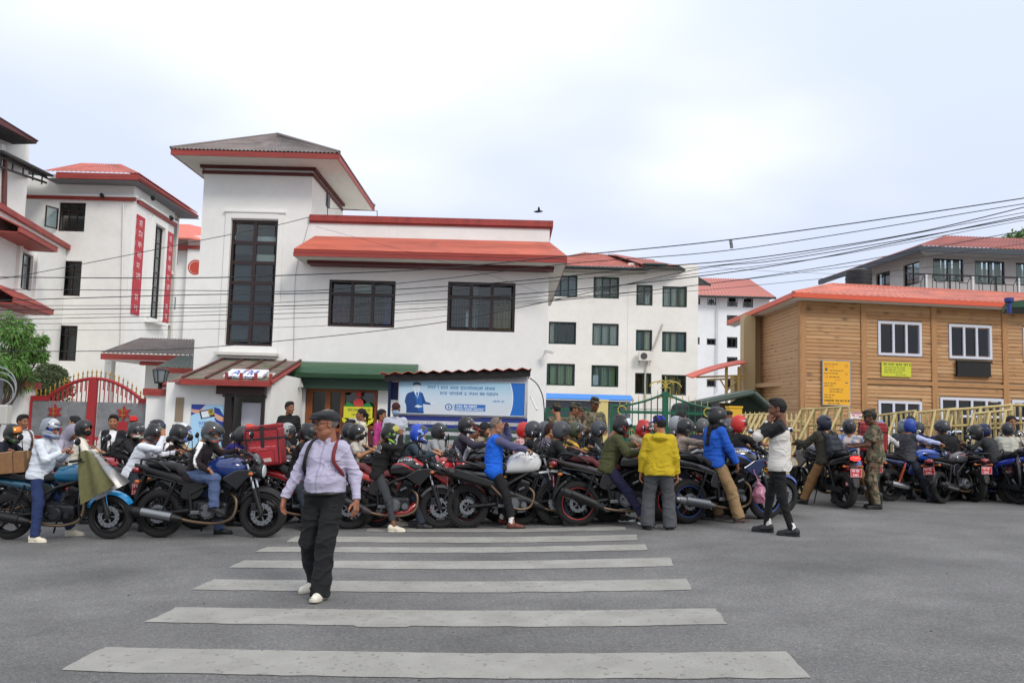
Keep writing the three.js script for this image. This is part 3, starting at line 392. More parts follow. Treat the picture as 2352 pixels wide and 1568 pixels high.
// ---------- white complex on the left ----------
const TILE = M(0xb94c3f, 0.6, { map: rep1('metalDirt', 0.3) });
{
  const b = thing('left_building', 'white three storey building with red banners and tall narrow window', 'building');
  const D = 36, c0 = at(292, 680, D).x, F = front(D, 0, 10), xl = at(-60, 900, D).x, base = -2, top = at(300, 404, D).y, cy = at(200, 456, D).y;
  const S = frameAt([c0, -D - 0.301], [c0 - 0.35, -D - 7]), u1 = 4.75, W = [[135, 464, 192, 532], [124, 598, 182, 680], [104, 746, 172, 829]].map((r) => rectOn(F, ...r)), tw = rectOn(S, 343, 511, 374, 727);
  tw.y0 = S.uv(342, 728).y; tw.y1 = S.uv(352, 512).y; tw.u0 = S.uv(347.5, 598).x; tw.u1 = S.uv(371, 598).x;
  mesh('wall', [wallG(F, xl, c0, base, top, 0.3, W), wallG(S, 0, u1, base, top, 0.3, [tw])], WHITE, b);
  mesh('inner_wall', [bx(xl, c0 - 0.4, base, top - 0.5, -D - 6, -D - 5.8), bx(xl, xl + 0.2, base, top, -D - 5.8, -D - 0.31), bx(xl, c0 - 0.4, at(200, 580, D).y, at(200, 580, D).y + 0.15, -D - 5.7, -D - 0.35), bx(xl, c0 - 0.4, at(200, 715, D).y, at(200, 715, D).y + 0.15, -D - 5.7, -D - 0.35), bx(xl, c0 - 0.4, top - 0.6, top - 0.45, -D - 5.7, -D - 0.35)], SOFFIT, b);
  mesh('cornice', [bx(xl, c0 + 0.12, cy - 0.07, cy + 0.07, -D, -D + 0.12), lb(S, 0, u1 + 0.05, cy - 0.07, cy + 0.07, 0, 0.12)], RED, b); mesh('ledge', [uvM(bx(xl, c0 + 0.2, cy + 0.072, cy + 0.16, -D, -D + 0.2)), uvM(lb(S, 0, u1 + 0.1, cy + 0.072, cy + 0.16, 0, 0.2))], WHITE, b);
  // roof with eaves
  const ey = at(318, 397, D - 1).y, ex = at(318, 397, D - 1).x, ry = at(300, 386, D + 1.2).y, xr0 = at(100, 400, D - 1).x, zb = -D - 6.3;
  const rf = mesh('roof', [corrug([xr0, ey, -D + 1], [ex, ey, -D + 1], [ex - 2.3, ry + 0.4, -D - 2], [xr0, ry + 0.4, -D - 2], 0.2), corrug([ex, ey, -D + 1], [ex - 0.2, ey, zb], [ex - 2.6, ry + 0.4, zb + 2], [ex - 2.3, ry + 0.4, -D - 2], 0.2)], M(0xd07060, 0.7, { map: rep1('metalDirt', 0.3) }), b);
  mesh('fascia', [bx(xr0 + 0.5, ex - 0.03, ey - 0.3, ey - 0.04, -D + 0.92, -D + 0.97), rod([ex - 0.05, ey - 0.17, -D + 0.97], [ex - 0.25, ey - 0.17, zb], 0.13, 0.13, 4)], RED, rf); mesh('soffit', bx(xr0, ex - 0.1, ey - 0.32, ey - 0.301, zb, -D + 0.9), M(0x77767a, 0.9), rf);
  W.forEach((w, i) => windowOn(b, F, w, { cols: [1, 1, 1], rows: [0.26, 0.74], mat: BROWN, rec: 0.1, openCol: 0, openRows: [1], casement: [[w.u0, -1, 112, 0.03, i ? 0.76 : 0.8]], sashW: 0.62, curtain: i === 2 ? [[0.66, 0.98, 0x8d8680, 0.74]] : null }));
  windowOn(b, S, tw, { cols: [1, 1], rows: [1, 1, 1, 1, 1, 1], fw: 0.08, mat: BROWN, rec: 0.06, glass: GLASS, curtain: [[0, 1, 0xa8a48f]] });
  mesh('window_surround', [uvM(lb(S, tw.u0 - 0.3, tw.u0 - 0.002, tw.y0, tw.y1 + 0.3, 0, 0.1)), uvM(lb(S, tw.u1 + 0.002, tw.u1 + 0.3, tw.y0, tw.y1 + 0.3, 0, 0.1)), uvM(lb(S, tw.u0, tw.u1, tw.y1 + 0.02, tw.y1 + 0.3, 0, 0.1)), uvM(lb(S, tw.u0 - 0.4, tw.u1 + 0.4, tw.y0 - 0.28, tw.y0 - 0.14, 0, 0.35))], WHITE, b);
  mesh('downpipe', [rod([at(284, 470, D).x, at(284, 470, D).y, -D + 0.06], [at(278, 800, D).x, at(278, 800, D).y, -D + 0.06], 0.04)], M(0xd9d7d2, 0.6), b);
  // red banners with white lettering reading downwards
  const txt = ['सै', 'नि', 'क', 'श्री', 'म', 'ती', '', 'सं', 'घ'].map((s) => s.replace('श्री', 'शी'));
  const bt = canvasTex(96, 768, (g) => { g.fillStyle = '#b42a33'; g.fillRect(0, 0, 96, 768); txt.forEach((s, i) => dev(g, s, 26, 80 + i * 82, 38, '#d6cdca', 1.0)); });
  [[306, 324.6, 497, 723, 'nearest the wall corner'], [380, 392.5, 536, 742, 'beyond the tall window']].forEach(([a, c, y0, y1, w]) => { const ua = S.uv(a, 598).x, ub = S.uv(c, 598).x, m = (a + c) / 2; top1('banner_sign', lb0(S, { u0: ua, u1: ub, y0: S.uv(m - 5, y1).y, y1: S.uv(m + 7, y0).y }, 0.01, 0.05), M(0xffffff, 0.6, { map: bt }), 'narrow red vertical sign with white letters, ' + w, 'sign'); });
  for (const [px, py] of [[233, 449], [350, 455], [393, 500]]) mesh('spot_lamp', [place(cylZ(0.09, 0.22, 0, 0, 0, 10), ...at(px, py, px < 300 ? D - 0.3 : D + 1).toArray(), 0.5, 0.6, 0)], GUN, b);
  // wing at the left edge running back to the frontal wall
  const w = thing('left_wing', 'white wing with red tiled skirt roofs and an open roof terrace', 'building');
  const n = at(0, 914, 30.1), f = at(128, 916, 36), Q = frameAt([n.x + 0.22 * 6, n.z + 6], [f.x, -35.98]), q0 = Q.uv(0, 700).x - 1.5, qe = Q.len;
  const wr = rectOn(Q, 42, 620, 72, 640), ww = { u0: Q.uv(43, 620).x, u1: Q.uv(74, 620).x, y0: Q.uv(60, 666).y, y1: Q.uv(55, 578).y }, w3 = { u0: Q.uv(110, 780).x, u1: Q.uv(125, 780).x, y0: Q.uv(120, 830).y, y1: Q.uv(118, 752).y };
  const pt = Q.uv(0, 476).y, band = (y, z0, z1, h, m, nm) => mesh(nm, uvM(lb(Q, q0, qe, y - h / 2, y + h / 2, z0, z1)), m, w);
  mesh('wall', wallG(Q, q0, qe, base, pt, 0.3, [ww]), WHITE, w); band(pt - 0.02, 0.01, 0.16, 0.2, RED, 'coping'); band(pt + 0.05, -0.3, 0.0, 0.14, RED, 'coping');
  const Z1 = Q.Z.clone(), O = frameAt([n.x + 1.32 + Z1.x, n.z + 6 + Z1.z], [f.x + Z1.x, -35.98 + Z1.z]);
  const skirt = (pe, p0, y1) => { const e = O.uv(...pe), end = Math.min(e.x, qe - 0.05), y0 = e.y, out = 1; const g = [slabG([q0, y0, out], [end, y0, out], [end - 0.9, y1, 0.001], [q0, y1, 0.001], 0.05), slabG([end, y0, out], [end, y0, 0], [end - 0.02, y0 + 0.02, 0], [end - 0.9, y1, 0.001], 0.05), bx(q0, end, y0 - 0.2, y0 - 0.05, out - 0.1, out - 0.02), bx(q0, end - 0.1, y0 - 0.23, y0 - 0.201, 0.002, out - 0.1)]; return mesh('skirt_roof', g.map((x) => onF(Q, x)), TILE, w); };
  skirt([133, 568], 0, Q.uv(60, 532).y); skirt([124, 712], 0, Q.uv(60, 676).y);
  windowOn(w, Q, ww, { cols: [1, 1], rows: [0.28, 0.72], mat: BROWN, rec: 0.1, fw: 0.08 });
  for (const [a, e, p, r] of [[ww.u0 - 0.35, ww.u0 - 0.1, 680, 560], [ww.u1 + 0.1, ww.u1 + 0.35, 690, 575]]) mesh('pilaster', uvM(lb(Q, a, e, Q.uv(60, p).y, Q.uv(60, r).y, 0, 0.12)), WHITE, w);
  // dark steel terrace roof
  const r0 = at(8, 345, 29), r1 = at(122, 402, 35.5), dk = M(0x2a2a2d, 0.6);
  const tr = mesh('terrace_roof', [slabG([r0.x, r0.y, r0.z], [r1.x, r1.y, r1.z], [r1.x - 5, r1.y + 0.3, r1.z], [r0.x - 5, r0.y + 0.3, r0.z], 0.08)], dk, w);
  mesh('terrace_truss', [rod([r0.x - 0.3, r0.y - 0.55, r0.z], [r1.x - 0.3, r1.y - 0.35, r1.z], 0.05), rod([r0.x - 0.3, r0.y - 0.15, r0.z], [r1.x - 0.3, r1.y - 0.12, r1.z], 0.05), ...[0.1, 0.3, 0.5, 0.7, 0.9].map((k) => { const a = r0.clone().lerp(r1, k); return rod([a.x - 0.3, a.y - 0.1, a.z], [a.x - 0.3, a.y - 0.5, a.z], 0.03); })], dk, tr);
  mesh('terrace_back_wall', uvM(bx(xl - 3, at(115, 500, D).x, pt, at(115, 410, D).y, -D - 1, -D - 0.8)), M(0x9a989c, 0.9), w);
  mesh('terrace_post', [rod([at(10, 470, 30.2).x, pt, -30.2], [at(12, 345, 30.2).x, r0.y, -30.2], 0.09, 0.09, 6)], M(0x5a2a26, 0.6), w);
  // upper corner block with its own eave
  const ub = thing('roof_block', 'dark eaved upper block at the left edge above the terrace', 'building'), q = (x, y, D) => at(x, y, D).toArray();
  mesh('wall', [uvM(bx(at(-40, 300, 30).x, at(6, 300, 30).x, at(5, 480, 30).y, at(5, 330, 30).y, -30.25, -30)), uvM(bx(at(-190, 300, 30).x, at(-41, 300, 30).x, at(5, 480, 30).y, at(-50, 270, 30).y, -33, -29.5))], WHITE, ub); mesh('cornice', [bx(at(-150, 300, 30).x, at(9, 300, 30).x, at(10, 358, 29.9).y, at(10, 350, 29.9).y, -30.2, -29.9)], RED, ub);
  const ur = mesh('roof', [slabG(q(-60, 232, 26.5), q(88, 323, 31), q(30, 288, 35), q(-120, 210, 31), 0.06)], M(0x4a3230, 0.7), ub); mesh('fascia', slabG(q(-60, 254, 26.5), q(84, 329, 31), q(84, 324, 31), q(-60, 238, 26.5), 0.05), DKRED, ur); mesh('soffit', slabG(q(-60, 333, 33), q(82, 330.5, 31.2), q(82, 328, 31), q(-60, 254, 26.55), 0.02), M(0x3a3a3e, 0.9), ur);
}
{ // further white block between the left building and the tower
  const b = thing('rear_left_block', 'white block with a round red medallion, half hidden behind the tower', 'building'), D = 50, F = front(D, 0, 10), x0 = at(380, 600, D).x, x1 = at(520, 600, D).x, k = at(432, 700, D).x, base = -2;
  const w1 = rectOn(F, 397, 577, 407, 608), w2 = rectOn(F, 389, 682, 402, 711);
  mesh('wall', [wallG(F, x0 - 3, k, base, at(430, 545, D).y, 0.3, [w1, w2]), wallG(front(D - 0.6, 0, 1), k, x1, base, at(430, 545, D).y, 0.9)], WHITE, b);
  for (const w of [w1, w2]) windowOn(b, F, w, { cols: [1], mat: BROWN });
  const cy = at(440, 576, D).y; mesh('cornice', [bx(x0 - 3, x1, cy, cy + 0.2, -D, -D + 0.75)], RED, b);
  mesh('roof', [slabG([x0 - 4, at(425, 549, 49).y, -48.6], [at(438, 540, 48.6).x, at(425, 549, 49).y, -48.6], [at(420, 512, 51).x, at(400, 514, 52).y, -52], [x0 - 4, at(400, 514, 52).y, -52], 0.08), slabG([at(438, 540, 48.6).x, at(425, 549, 49).y, -48.6], [x1 + 2, at(462, 552, 50).y - 0.4, -52], [x1 + 2, at(462, 540, 52).y, -55], [at(420, 512, 51).x, at(400, 514, 52).y, -52], 0.08)], M(0xcf7263, 0.7), b);
  mesh('medallion', [place(torusZ(0.42, 0.07, 0, 0, 0), ...at(449, 614, D - 0.55).toArray()), cylZ(0.36, 0.06, ...at(449, 614, D - 0.58).toArray(), 24)], M(0xb8432f, 0.6), b);
}
{ // grey roofed entrance canopy
  const b = thing('entrance_canopy', 'grey corrugated entrance roof with red edge behind the right gate pillar', 'canopy'), p = (x, y, D) => at(x, y, D).toArray(), g = M(0x6f6663, 0.75, { map: rep1('metalDirt', 0.6) });
  const A = p(230, 809, 29), B = p(448, 822, 29), C = p(460, 777, 33), E = p(322, 776, 33); B[1] = A[1]; C[1] = E[1];
  const rf = mesh('roof', corrug(A, B, C, E, 0.16, 0.02), g, b); mesh('fascia', [bx(A[0], B[0], A[1] - 0.24, A[1] - 0.03, -29.06, -29.02), bx(A[0] + 1.3, B[0], A[1] - 0.4, A[1] - 0.27, -29.4, -29.2)], RED, rf); mesh('soffit', uvM(bx(A[0] + 0.1, B[0], A[1] - 0.26, A[1] - 0.245, -33, -29.07)), WHITE, rf);
  const a2 = p(358, 842, 25), b2 = p(446, 850, 25), c2 = p(446, 815, 26.5), e2 = p(412, 817, 26.5); b2[1] = a2[1];
  const r2 = mesh('roof', corrug(a2, b2, c2, e2, 0.14, 0.02), M(0x59635c, 0.7), b); mesh('fascia', [bx(a2[0], b2[0], a2[1] - 0.18, a2[1] - 0.02, -25.06, -25.01)], RED, r2);
  const wx = at(330, 900, 31).x; mesh('wall', [uvM(bx(wx, wx + 0.5, -1.5, A[1] - 0.26, -31.5, -31)), uvM(bx(wx - 0.9, wx - 0.65, -1.5, A[1] - 0.26, -30, -29.7)), uvM(bx(wx + 0.5, wx + 4, -1.5, A[1] - 0.26, -31.7, -31.5))], WHITE, b);
}
{ // red and grey double gate between white pillars
  const D = 21, F = front(D, 0, 10), pil = (x0, x1, y, label) => { const r = rectOn(F, x0, y, x1, 1060), o = thing('gate_pillar', label, 'pillar'); mesh('shaft', uvM(bx(r.u0, r.u1, -1, r.y1, -D - 0.25, -D + 0.25)), WHITE, o); mesh('cap', bx(r.u0 - 0.07, r.u1 + 0.07, r.y1, r.y1 + 0.17, -D - 0.33, -D + 0.33), RED, o); return r; };
  const l = pil(20, 57, 892, 'white gate pillar with red cap under the tree'), r = pil(346, 382, 908, 'white gate pillar with red cap beside the porch');
  const lamp = (px, py, DD, label) => { const c = at(px, py, DD), o = thing('pillar_lamp', label, 'lamp'); o.position.copy(c); mesh('glass', [cylY(0.13, 0.3, 0, 0.35, 0, 6, 0.19)], M(0x7f8a8c, 0.3), o); mesh('frame', [cylY(0.22, 0.05, 0, 0.53, 0, 6, 0.1), cylY(0.05, 0.2, 0, 0.1, 0, 8), cylY(0.14, 0.04, 0, 0.19, 0, 6), ...[0, 1, 2, 3, 4, 5].map((i) => rod([0.13 * Math.sin(i * 1.047), 0.2, 0.13 * Math.cos(i * 1.047)], [0.19 * Math.sin(i * 1.047), 0.5, 0.19 * Math.cos(i * 1.047)], 0.012))], BLACK, o); };
  lamp(66 - 27, 880, D, 'dark lantern on the left gate pillar'); lamp(366, 896, D, 'dark lantern on the right gate pillar');
  const g = thing('double_gate', 'grey sheet double gate with red arched top and gold spikes', 'gate'), L = l.u1 + 0.03, Rr = r.u0 - 0.03, y0 = -0.6, yp = F.uv(130, 918).y, mid = F.uv(209, 950).x, yt = F.uv(212, 869).y, yl = F.uv(80, 913).y;
  const GREY = M(0x8d9296, 0.5, { map: rep1('metalDirt', 0.5) }), GR = M(0x9c2328, 0.5), yb = F.uv(209, 1003).y;
  const a0 = F.uv(108, 912).x, a1 = F.uv(324, 922).x;
  for (const [u0, u1] of [[L, mid - 0.1], [mid + 0.1, Rr]]) mesh('gate_panel', bx(u0 + 0.04, u1 - 0.02, yb, yp - 0.03, -D - 0.02, -D + 0.01), GREY, g);
  const arch = []; for (let i = 0; i <= 20; i++) { const t = i / 20, u = lerp(a0, a1, t); arch.push([u, yl + (yt - yl) * Math.pow(Math.sin(Math.PI * t), 0.85), -D]); }
  mesh('gate_arch', [tube(arch, 0.045, 40, 6), bx(L, a0 + 0.06, yl - 0.07, yl + 0.05, -D - 0.03, -D + 0.03), bx(a1 - 0.06, Rr, yl - 0.07, yl + 0.05, -D - 0.03, -D + 0.03)], GR, g);
  mesh('gate_frame', [bx(mid - 0.1, mid + 0.1, y0, yt + 0.02, -D - 0.06, -D + 0.06), bx(L, L + 0.05, y0, yl - 0.07, -D - 0.03, -D + 0.04), bx(Rr - 0.05, Rr, y0, yl - 0.07, -D - 0.03, -D + 0.04), bx(L + 0.051, mid - 0.101, yb - 0.08, yb, -D - 0.03, -D + 0.03), bx(mid + 0.101, Rr - 0.051, yb - 0.08, yb, -D - 0.03, -D + 0.03), bx(L + 0.051, mid - 0.101, y0, y0 + 0.08, -D - 0.03, -D + 0.03), bx(mid + 0.101, Rr - 0.051, y0, y0 + 0.08, -D - 0.03, -D + 0.03)], GR, g);
  const GOLD = M(0xb08d3a, 0.4, { metalness: 0.6 }), nB = 25;
  for (let i = 0; i < nB; i++) {
    const u = lerp(L + 0.12, Rr - 0.12, i / (nB - 1)), t = (u - a0) / (a1 - a0), inA = t > 0 && t < 1, yA = inA ? yl + (yt - yl) * Math.pow(Math.sin(Math.PI * t), 0.85) : yl;
    if (inA && Math.abs(u - mid) > 0.12) { mesh('gate_bar', rod([u, yp - 0.03, -D], [u, yA, -D], 0.014, 0.014, 5), GR, g); mesh('gate_bar', rod([u + 0.08, yA - 0.28, -D], [u + 0.08, yA, -D], 0.014, 0.014, 5), GR, g); }
    mesh('spike', [place(new THREE.LatheGeometry([[0.001, 0.22], [0.011, 0.17], [0.024, 0.12], [0.008, 0.085], [0.02, 0.05], [0.01, 0]].map((p) => new THREE.Vector2(...p)), 7), u, yA + 0.03, -D)], GOLD, g);
    mesh('gate_bar', rod([u, y0 + 0.08, -D], [u, yb - 0.08, -D], 0.014, 0.014, 5), GR, g);
  }
  for (const [px, py] of [[126, 945], [284, 949]]) { // emblem plates: star above flower above scroll
    const c = F.uv(px, py), s = []; for (let i = 0; i < 12; i++) { const q = i % 2 ? 0.1 : 0.2, an = i * Math.PI / 6 + Math.PI / 2; s.push([c.x + q * Math.cos(an), c.y + q * Math.sin(an)]); }
    const fl = []; for (let i = 0; i < 24; i++) { const q = i % 2 ? 0.19 : 0.23, an = i * Math.PI / 12; fl.push([c.x + q * Math.cos(an) * 0.95, c.y - 0.44 + q * Math.sin(an) * 1.2]); }
    const e = mesh('emblem', [poly(s, 0.03, -D + 0.03), poly(fl, 0.03, -D + 0.031)], GR, g);
    mesh('emblem_sword', [rod([c.x - 0.02, c.y - 0.14, -D + 0.055], [c.x - 0.02, c.y + 0.13, -D + 0.055], 0.012), rod([c.x - 0.07, c.y - 0.05, -D + 0.055], [c.x + 0.06, c.y - 0.05, -D + 0.055], 0.012), rod([c.x - 0.06, c.y + 0.06, -D + 0.055], [c.x + 0.06, c.y + 0.06, -D + 0.055], 0.01)], GOLD, e);
    for (const q of [-1, 1]) mesh('emblem_leaf', place(poly([[0, 0], [0.2, -0.04], [0.34, -0.16], [0.14, -0.14]], 0.02), c.x + q * 0.14, c.y - 0.62, -D + 0.03, 0, q < 0 ? Math.PI : 0, 0), M(0x20452c, 0.6), e);
    mesh('emblem_scroll', [bx(c.x - 0.1, c.x + 0.5, c.y - 0.82, c.y - 0.72, -D + 0.02, -D + 0.045), rod([c.x - 0.1, c.y - 1.1, -D + 0.03], [c.x + 0.46, c.y - 0.84, -D + 0.03], 0.035)], M(0xb5792a, 0.6), e);
  }
}
// ---------- far white blocks ----------
const FARW = wallM(0xf0ece6), GREENF = M(0x17332d, 0.5);
{
  const b = thing('apartment_block', 'cream three storey block with green framed windows beyond the green gate', 'building'), D = 54, F = front(D, 0, 10), base = -2;
  const xl = at(1230, 800, D).x, xm = at(1441, 800, D).x, xr = at(1603, 800, D).x, y1 = at(1400, 612, D).y, y2 = at(1540, 606, D).y;
  const L = [[1299, 632, 1326, 682], [1364, 635, 1422, 686], [1261, 738, 1323, 791], [1361, 742, 1421, 794], [1259, 834, 1320, 886], [1359, 838, 1419, 889]], Rt = [[1462, 653.5, 1499, 702], [1522, 657, 1578, 706], [1461, 757, 1498, 806], [1521, 761, 1577, 809], [1459, 856, 1496, 905], [1520, 860, 1576, 908]];
  const wl = L.map((r) => rectOn(F, ...r)), wr = Rt.map((r) => rectOn(F, ...r)); wl[0].u0 -= 0.9;
  mesh('wall', [wallG(F, xl, xm, base, y1, 0.3, wl), wallG(front(D - 0.02, 0, 1), xm + 0.003, xr, base, y2, 0.3, wr), uvM(bx(xr - 0.3, xr, base, y2, -D - 8, -D - 0.29)), uvM(bx(xl, xr - 0.31, base, y1, -D - 8, -D - 7.8)), ...[622, 710, 815].map((p) => bx(xl, xr - 0.31, at(1400, p, D).y - 0.3, at(1400, p, D).y - 0.15, -D - 7.7, -D - 0.35)), bx(xl - 0.2, xl, base, y1, -D - 7.7, -D - 0.31)], FARW, b);
  const CG = 0x8a9c63, CB = 0xc9bf9c, CW = 0xb9b6a8, K = [[[[0.0, 1, 0x8d9498]], 3], [[[0.1, 0.38, CB], [0.66, 0.8, CG]], 3], [[[0, 0.16, CW]], 3], [[[0.02, 0.98, CW]], 3], [[[0.05, 0.28, CG], [0.32, 0.64, CG], [0.7, 0.95, CG]], 3], [[[0.14, 0.24, CG], [0.32, 0.95, 0x7e9468]], 3]];
  const K2 = [[[[0.5, 0.9, CW, 0.5]], 2], [[[0.04, 0.3, CW], [0.38, 0.6, CW], [0.8, 0.95, CG]], 3], [[[0.03, 0.35, 0x3d6b63], [0.55, 0.95, CB]], 2], [[[0.02, 0.14, 0x3d6b63], [0.16, 0.3, CB], [0.36, 0.6, CB], [0.68, 0.95, 0x3d6b63]], 3], [[[0.7, 0.92, 0x9b9a82]], 2], [[[0.1, 0.26, CB], [0.36, 0.6, 0xb99b6a], [0.7, 0.84, 0xb99b6a, 0.8]], 3]];
  wl.forEach((w, i) => windowOn(b, F, w, { cols: Array(K[i][1]).fill(1), mat: GREENF, fw: 0.09, mw: 0.09, glass: GLASS, curtain: K[i][0], rec: 0.08, casement: i === 5 ? [[w.u1, 1, -130, 0, 1]] : i === 4 ? [[w.u0, -1, 130, 0, 1]] : null, sashW: 0.9, blind: i === 5 ? [[0.02, 0.24, 0.02, 0.55, 0xc9d0d2]] : null }));
  wr.forEach((w, i) => windowOn(b, front(D - 0.02, 0, 1), w, { cols: Array(K2[i][1]).fill(1), mat: GREENF, fw: 0.09, mw: 0.09, glass: GLASS, curtain: K2[i][0], rec: 0.08 }));
  const RT = M(0xb9675a, 0.7, { map: rep1('metalDirt', 0.25) }), DK = M(0x23302f, 0.6), e0 = at(1280, 604, D - 1.2), e1 = at(1492, 619, D - 1.2), rg = at(1392, 581, D + 4), e2 = at(1475, 608, D - 0.9), e3 = at(1534, 606, D - 1.2), e4 = at(1628, 648, D + 5); e0.y = e1.y = (e0.y + e1.y) / 2;
  const rf = mesh('roof', [corrug([e0.x - 2, e0.y, e0.z], [e1.x, e1.y, e1.z], [rg.x + 3.5, rg.y - 0.4, rg.z], [rg.x - 1.5, rg.y, rg.z], 0.3, 0.03)], RT, b);
  { const A = at(1394, 580, D + 4).toArray(), Bq = at(1558, 609, D - 1.2), C = at(1476, 609, D - 1.2), E = at(1631, 645, D + 6), Wi = at(1500, 640, D + 7); C.y = E.y = Wi.y = Bq.y; mesh('roof', [tri3(A, C.toArray(), Bq.toArray(), 0.1), tri3(A, Bq.toArray(), E.toArray(), 0.1)], RT, b); mesh('soffit', slabG(...[C, Bq, E, Wi].map((q) => [q.x, q.y - 0.11, q.z]), 0.02), M(0x6b6863, 0.9), b); mesh('gutter', [rod([Bq.x, Bq.y - 0.08, Bq.z], [E.x, E.y - 0.08, E.z], 0.1)], DK, b); }
  mesh('gutter', [rod([e0.x - 2, e0.y - 0.1, e0.z], [e1.x, e1.y - 0.1, e1.z], 0.09), rod([e2.x, e3.y - 0.05, e3.z], [e3.x, e3.y - 0.05, e3.z], 0.08)], DK, rf); mesh('soffit', [bx(xl, e1.x - 0.1, e0.y - 0.25, e0.y - 0.22, -D - 0.01, -D + 1.15)], M(0x9a958c, 0.9), rf);
  // blue strip roof and shutters below
  const bs = at(1252, 914, D - 14), be = at(1452, 918, D - 14), sh = thing('shutter_row', 'grey roller shutters under a blue strip roof behind the soldiers', 'shutters');
  mesh('strip_roof', slabG([bs.x - 2, bs.y, -D + 14.6], [be.x, bs.y, -D + 14.6], [be.x, bs.y + 0.25, -D + 13.6], [bs.x - 2, bs.y + 0.25, -D + 13.6], 0.05), M(0x2f7fd0, 0.5), sh);
  texes.shutter = dataTex(64, (u, v) => { const s = 150 + 60 * Math.sin(v * Math.PI * 16); return [s, s, s]; }); mesh('shutter', uvM(bx(bs.x - 2, be.x, -1.5, bs.y - 0.06, -D + 13.4, -D + 13.55)), M(0x74777c, 0.6, { bumpMap: rep(texes.shutter, 1), bumpScale: 0.03 }), sh);
  const ac = at(1482, 818, D - 0.4), u = thing('air_conditioner', 'white air conditioner outdoor unit under an upper window of the cream block', 'air conditioner', ac.toArray());
  mesh('case', rbox(0.85, 0.6, 0.32, 0.03), M(0xd9d5cb, 0.5), u); mesh('fan', [torusZ(0.2, 0.02, -0.1, 0, 0.17, 6, 24), cylZ(0.2, 0.01, -0.1, 0, 0.163, 24), cylZ(0.05, 0.02, -0.1, 0, 0.175, 10)], M(0x4b4b4a, 0.6), u); mesh('bracket', [rod([-0.35, -0.3, 0], [-0.35, -0.3, -0.4], 0.02), rod([0.35, -0.3, 0], [0.35, -0.3, -0.4], 0.02), rod([0.35, -0.3, 0.1], [0.35, -0.55, -0.38], 0.015), rod([-0.35, -0.3, 0.1], [-0.35, -0.55, -0.38], 0.015)], GUN, u);
  top1('pipe', tube([at(1522, 745, D - 0.1), at(1505, 790, D - 0.1), at(1487, 830, D - 0.1), at(1482, 870, D - 0.1), at(1484, 960, D - 0.1)].map((v) => v.toArray()), 0.06, 24), M(0xb7b2a6, 0.7), 'pale cable duct curving down the front of the cream block', 'pipe');
}
{
  const b = thing('tall_white_block', 'white four storey block with small dark windows and red roof', 'building'), D = 76, F = front(D, 0, 10), xl = at(1560, 800, D).x, xr = at(1768, 800, D).x, base = -2, top = at(1680, 677, D).y;
  const z = (x) => 1195.1 + x * 0.28577, zy = (y) => 537.8 + y * 0.28577;
  const W = [[1425, 510, 1447, 565], [1505, 512, 1575, 570], [1665, 495, 1748, 583], [1790, 505, 1873, 590], [1662, 650, 1747, 735], [1420, 828, 1443, 885], [1500, 838, 1573, 890], [1662, 825, 1747, 915], [1662, 985, 1747, 1040], [1500, 1165, 1573, 1228], [1660, 1155, 1747, 1245]].map((r) => rectOn(F, z(r[0]), zy(r[1]), z(r[2]), zy(r[3])));
  mesh('wall', [wallG(F, xl, xr, base, top, 0.3, W), bx(xl, xr, base, top, -D - 5, -D - 4.8), ...[725, 770, 815].map((p) => bx(xl, xr, at(1680, p, D).y, at(1680, p, D).y + 0.2, -D - 4.7, -D - 0.4))], wallM(0xf1f2f5), b); for (const w of W) windowOn(b, F, w, { cols: [1, 1], mat: M(0x15191b, 0.5), fw: 0.08, glass: DARKG });
  const e0 = at(1600, 672, D - 1), e1 = at(1783, 682, D - 1), r0 = at(1620, 636, D + 3), r1 = at(1722, 641, D + 3); e0.y = e1.y;
  const rf = mesh('roof', [corrug([e0.x - 2, e1.y, e1.z], [e1.x, e1.y, e1.z], [r1.x, r1.y, r1.z], [r0.x - 2, r1.y, r1.z], 0.35, 0.04), slabG([e1.x, e1.y, e1.z], [e1.x, e1.y, -D - 8], [r1.x, r1.y, r1.z - 1], [r1.x, r1.y, r1.z], 0.1)], M(0xb8766c, 0.7), b); mesh('gutter', [rod([e0.x - 2, e1.y - 0.1, e1.z], [e1.x, e1.y - 0.1, e1.z], 0.1)], M(0x25302f, 0.6), rf);
  mesh('downpipe', rod(at(1649, 682, D - 0.2).toArray(), at(1647, 900, D - 0.2).toArray(), 0.07), M(0xc9cdd2, 0.6), b);
}
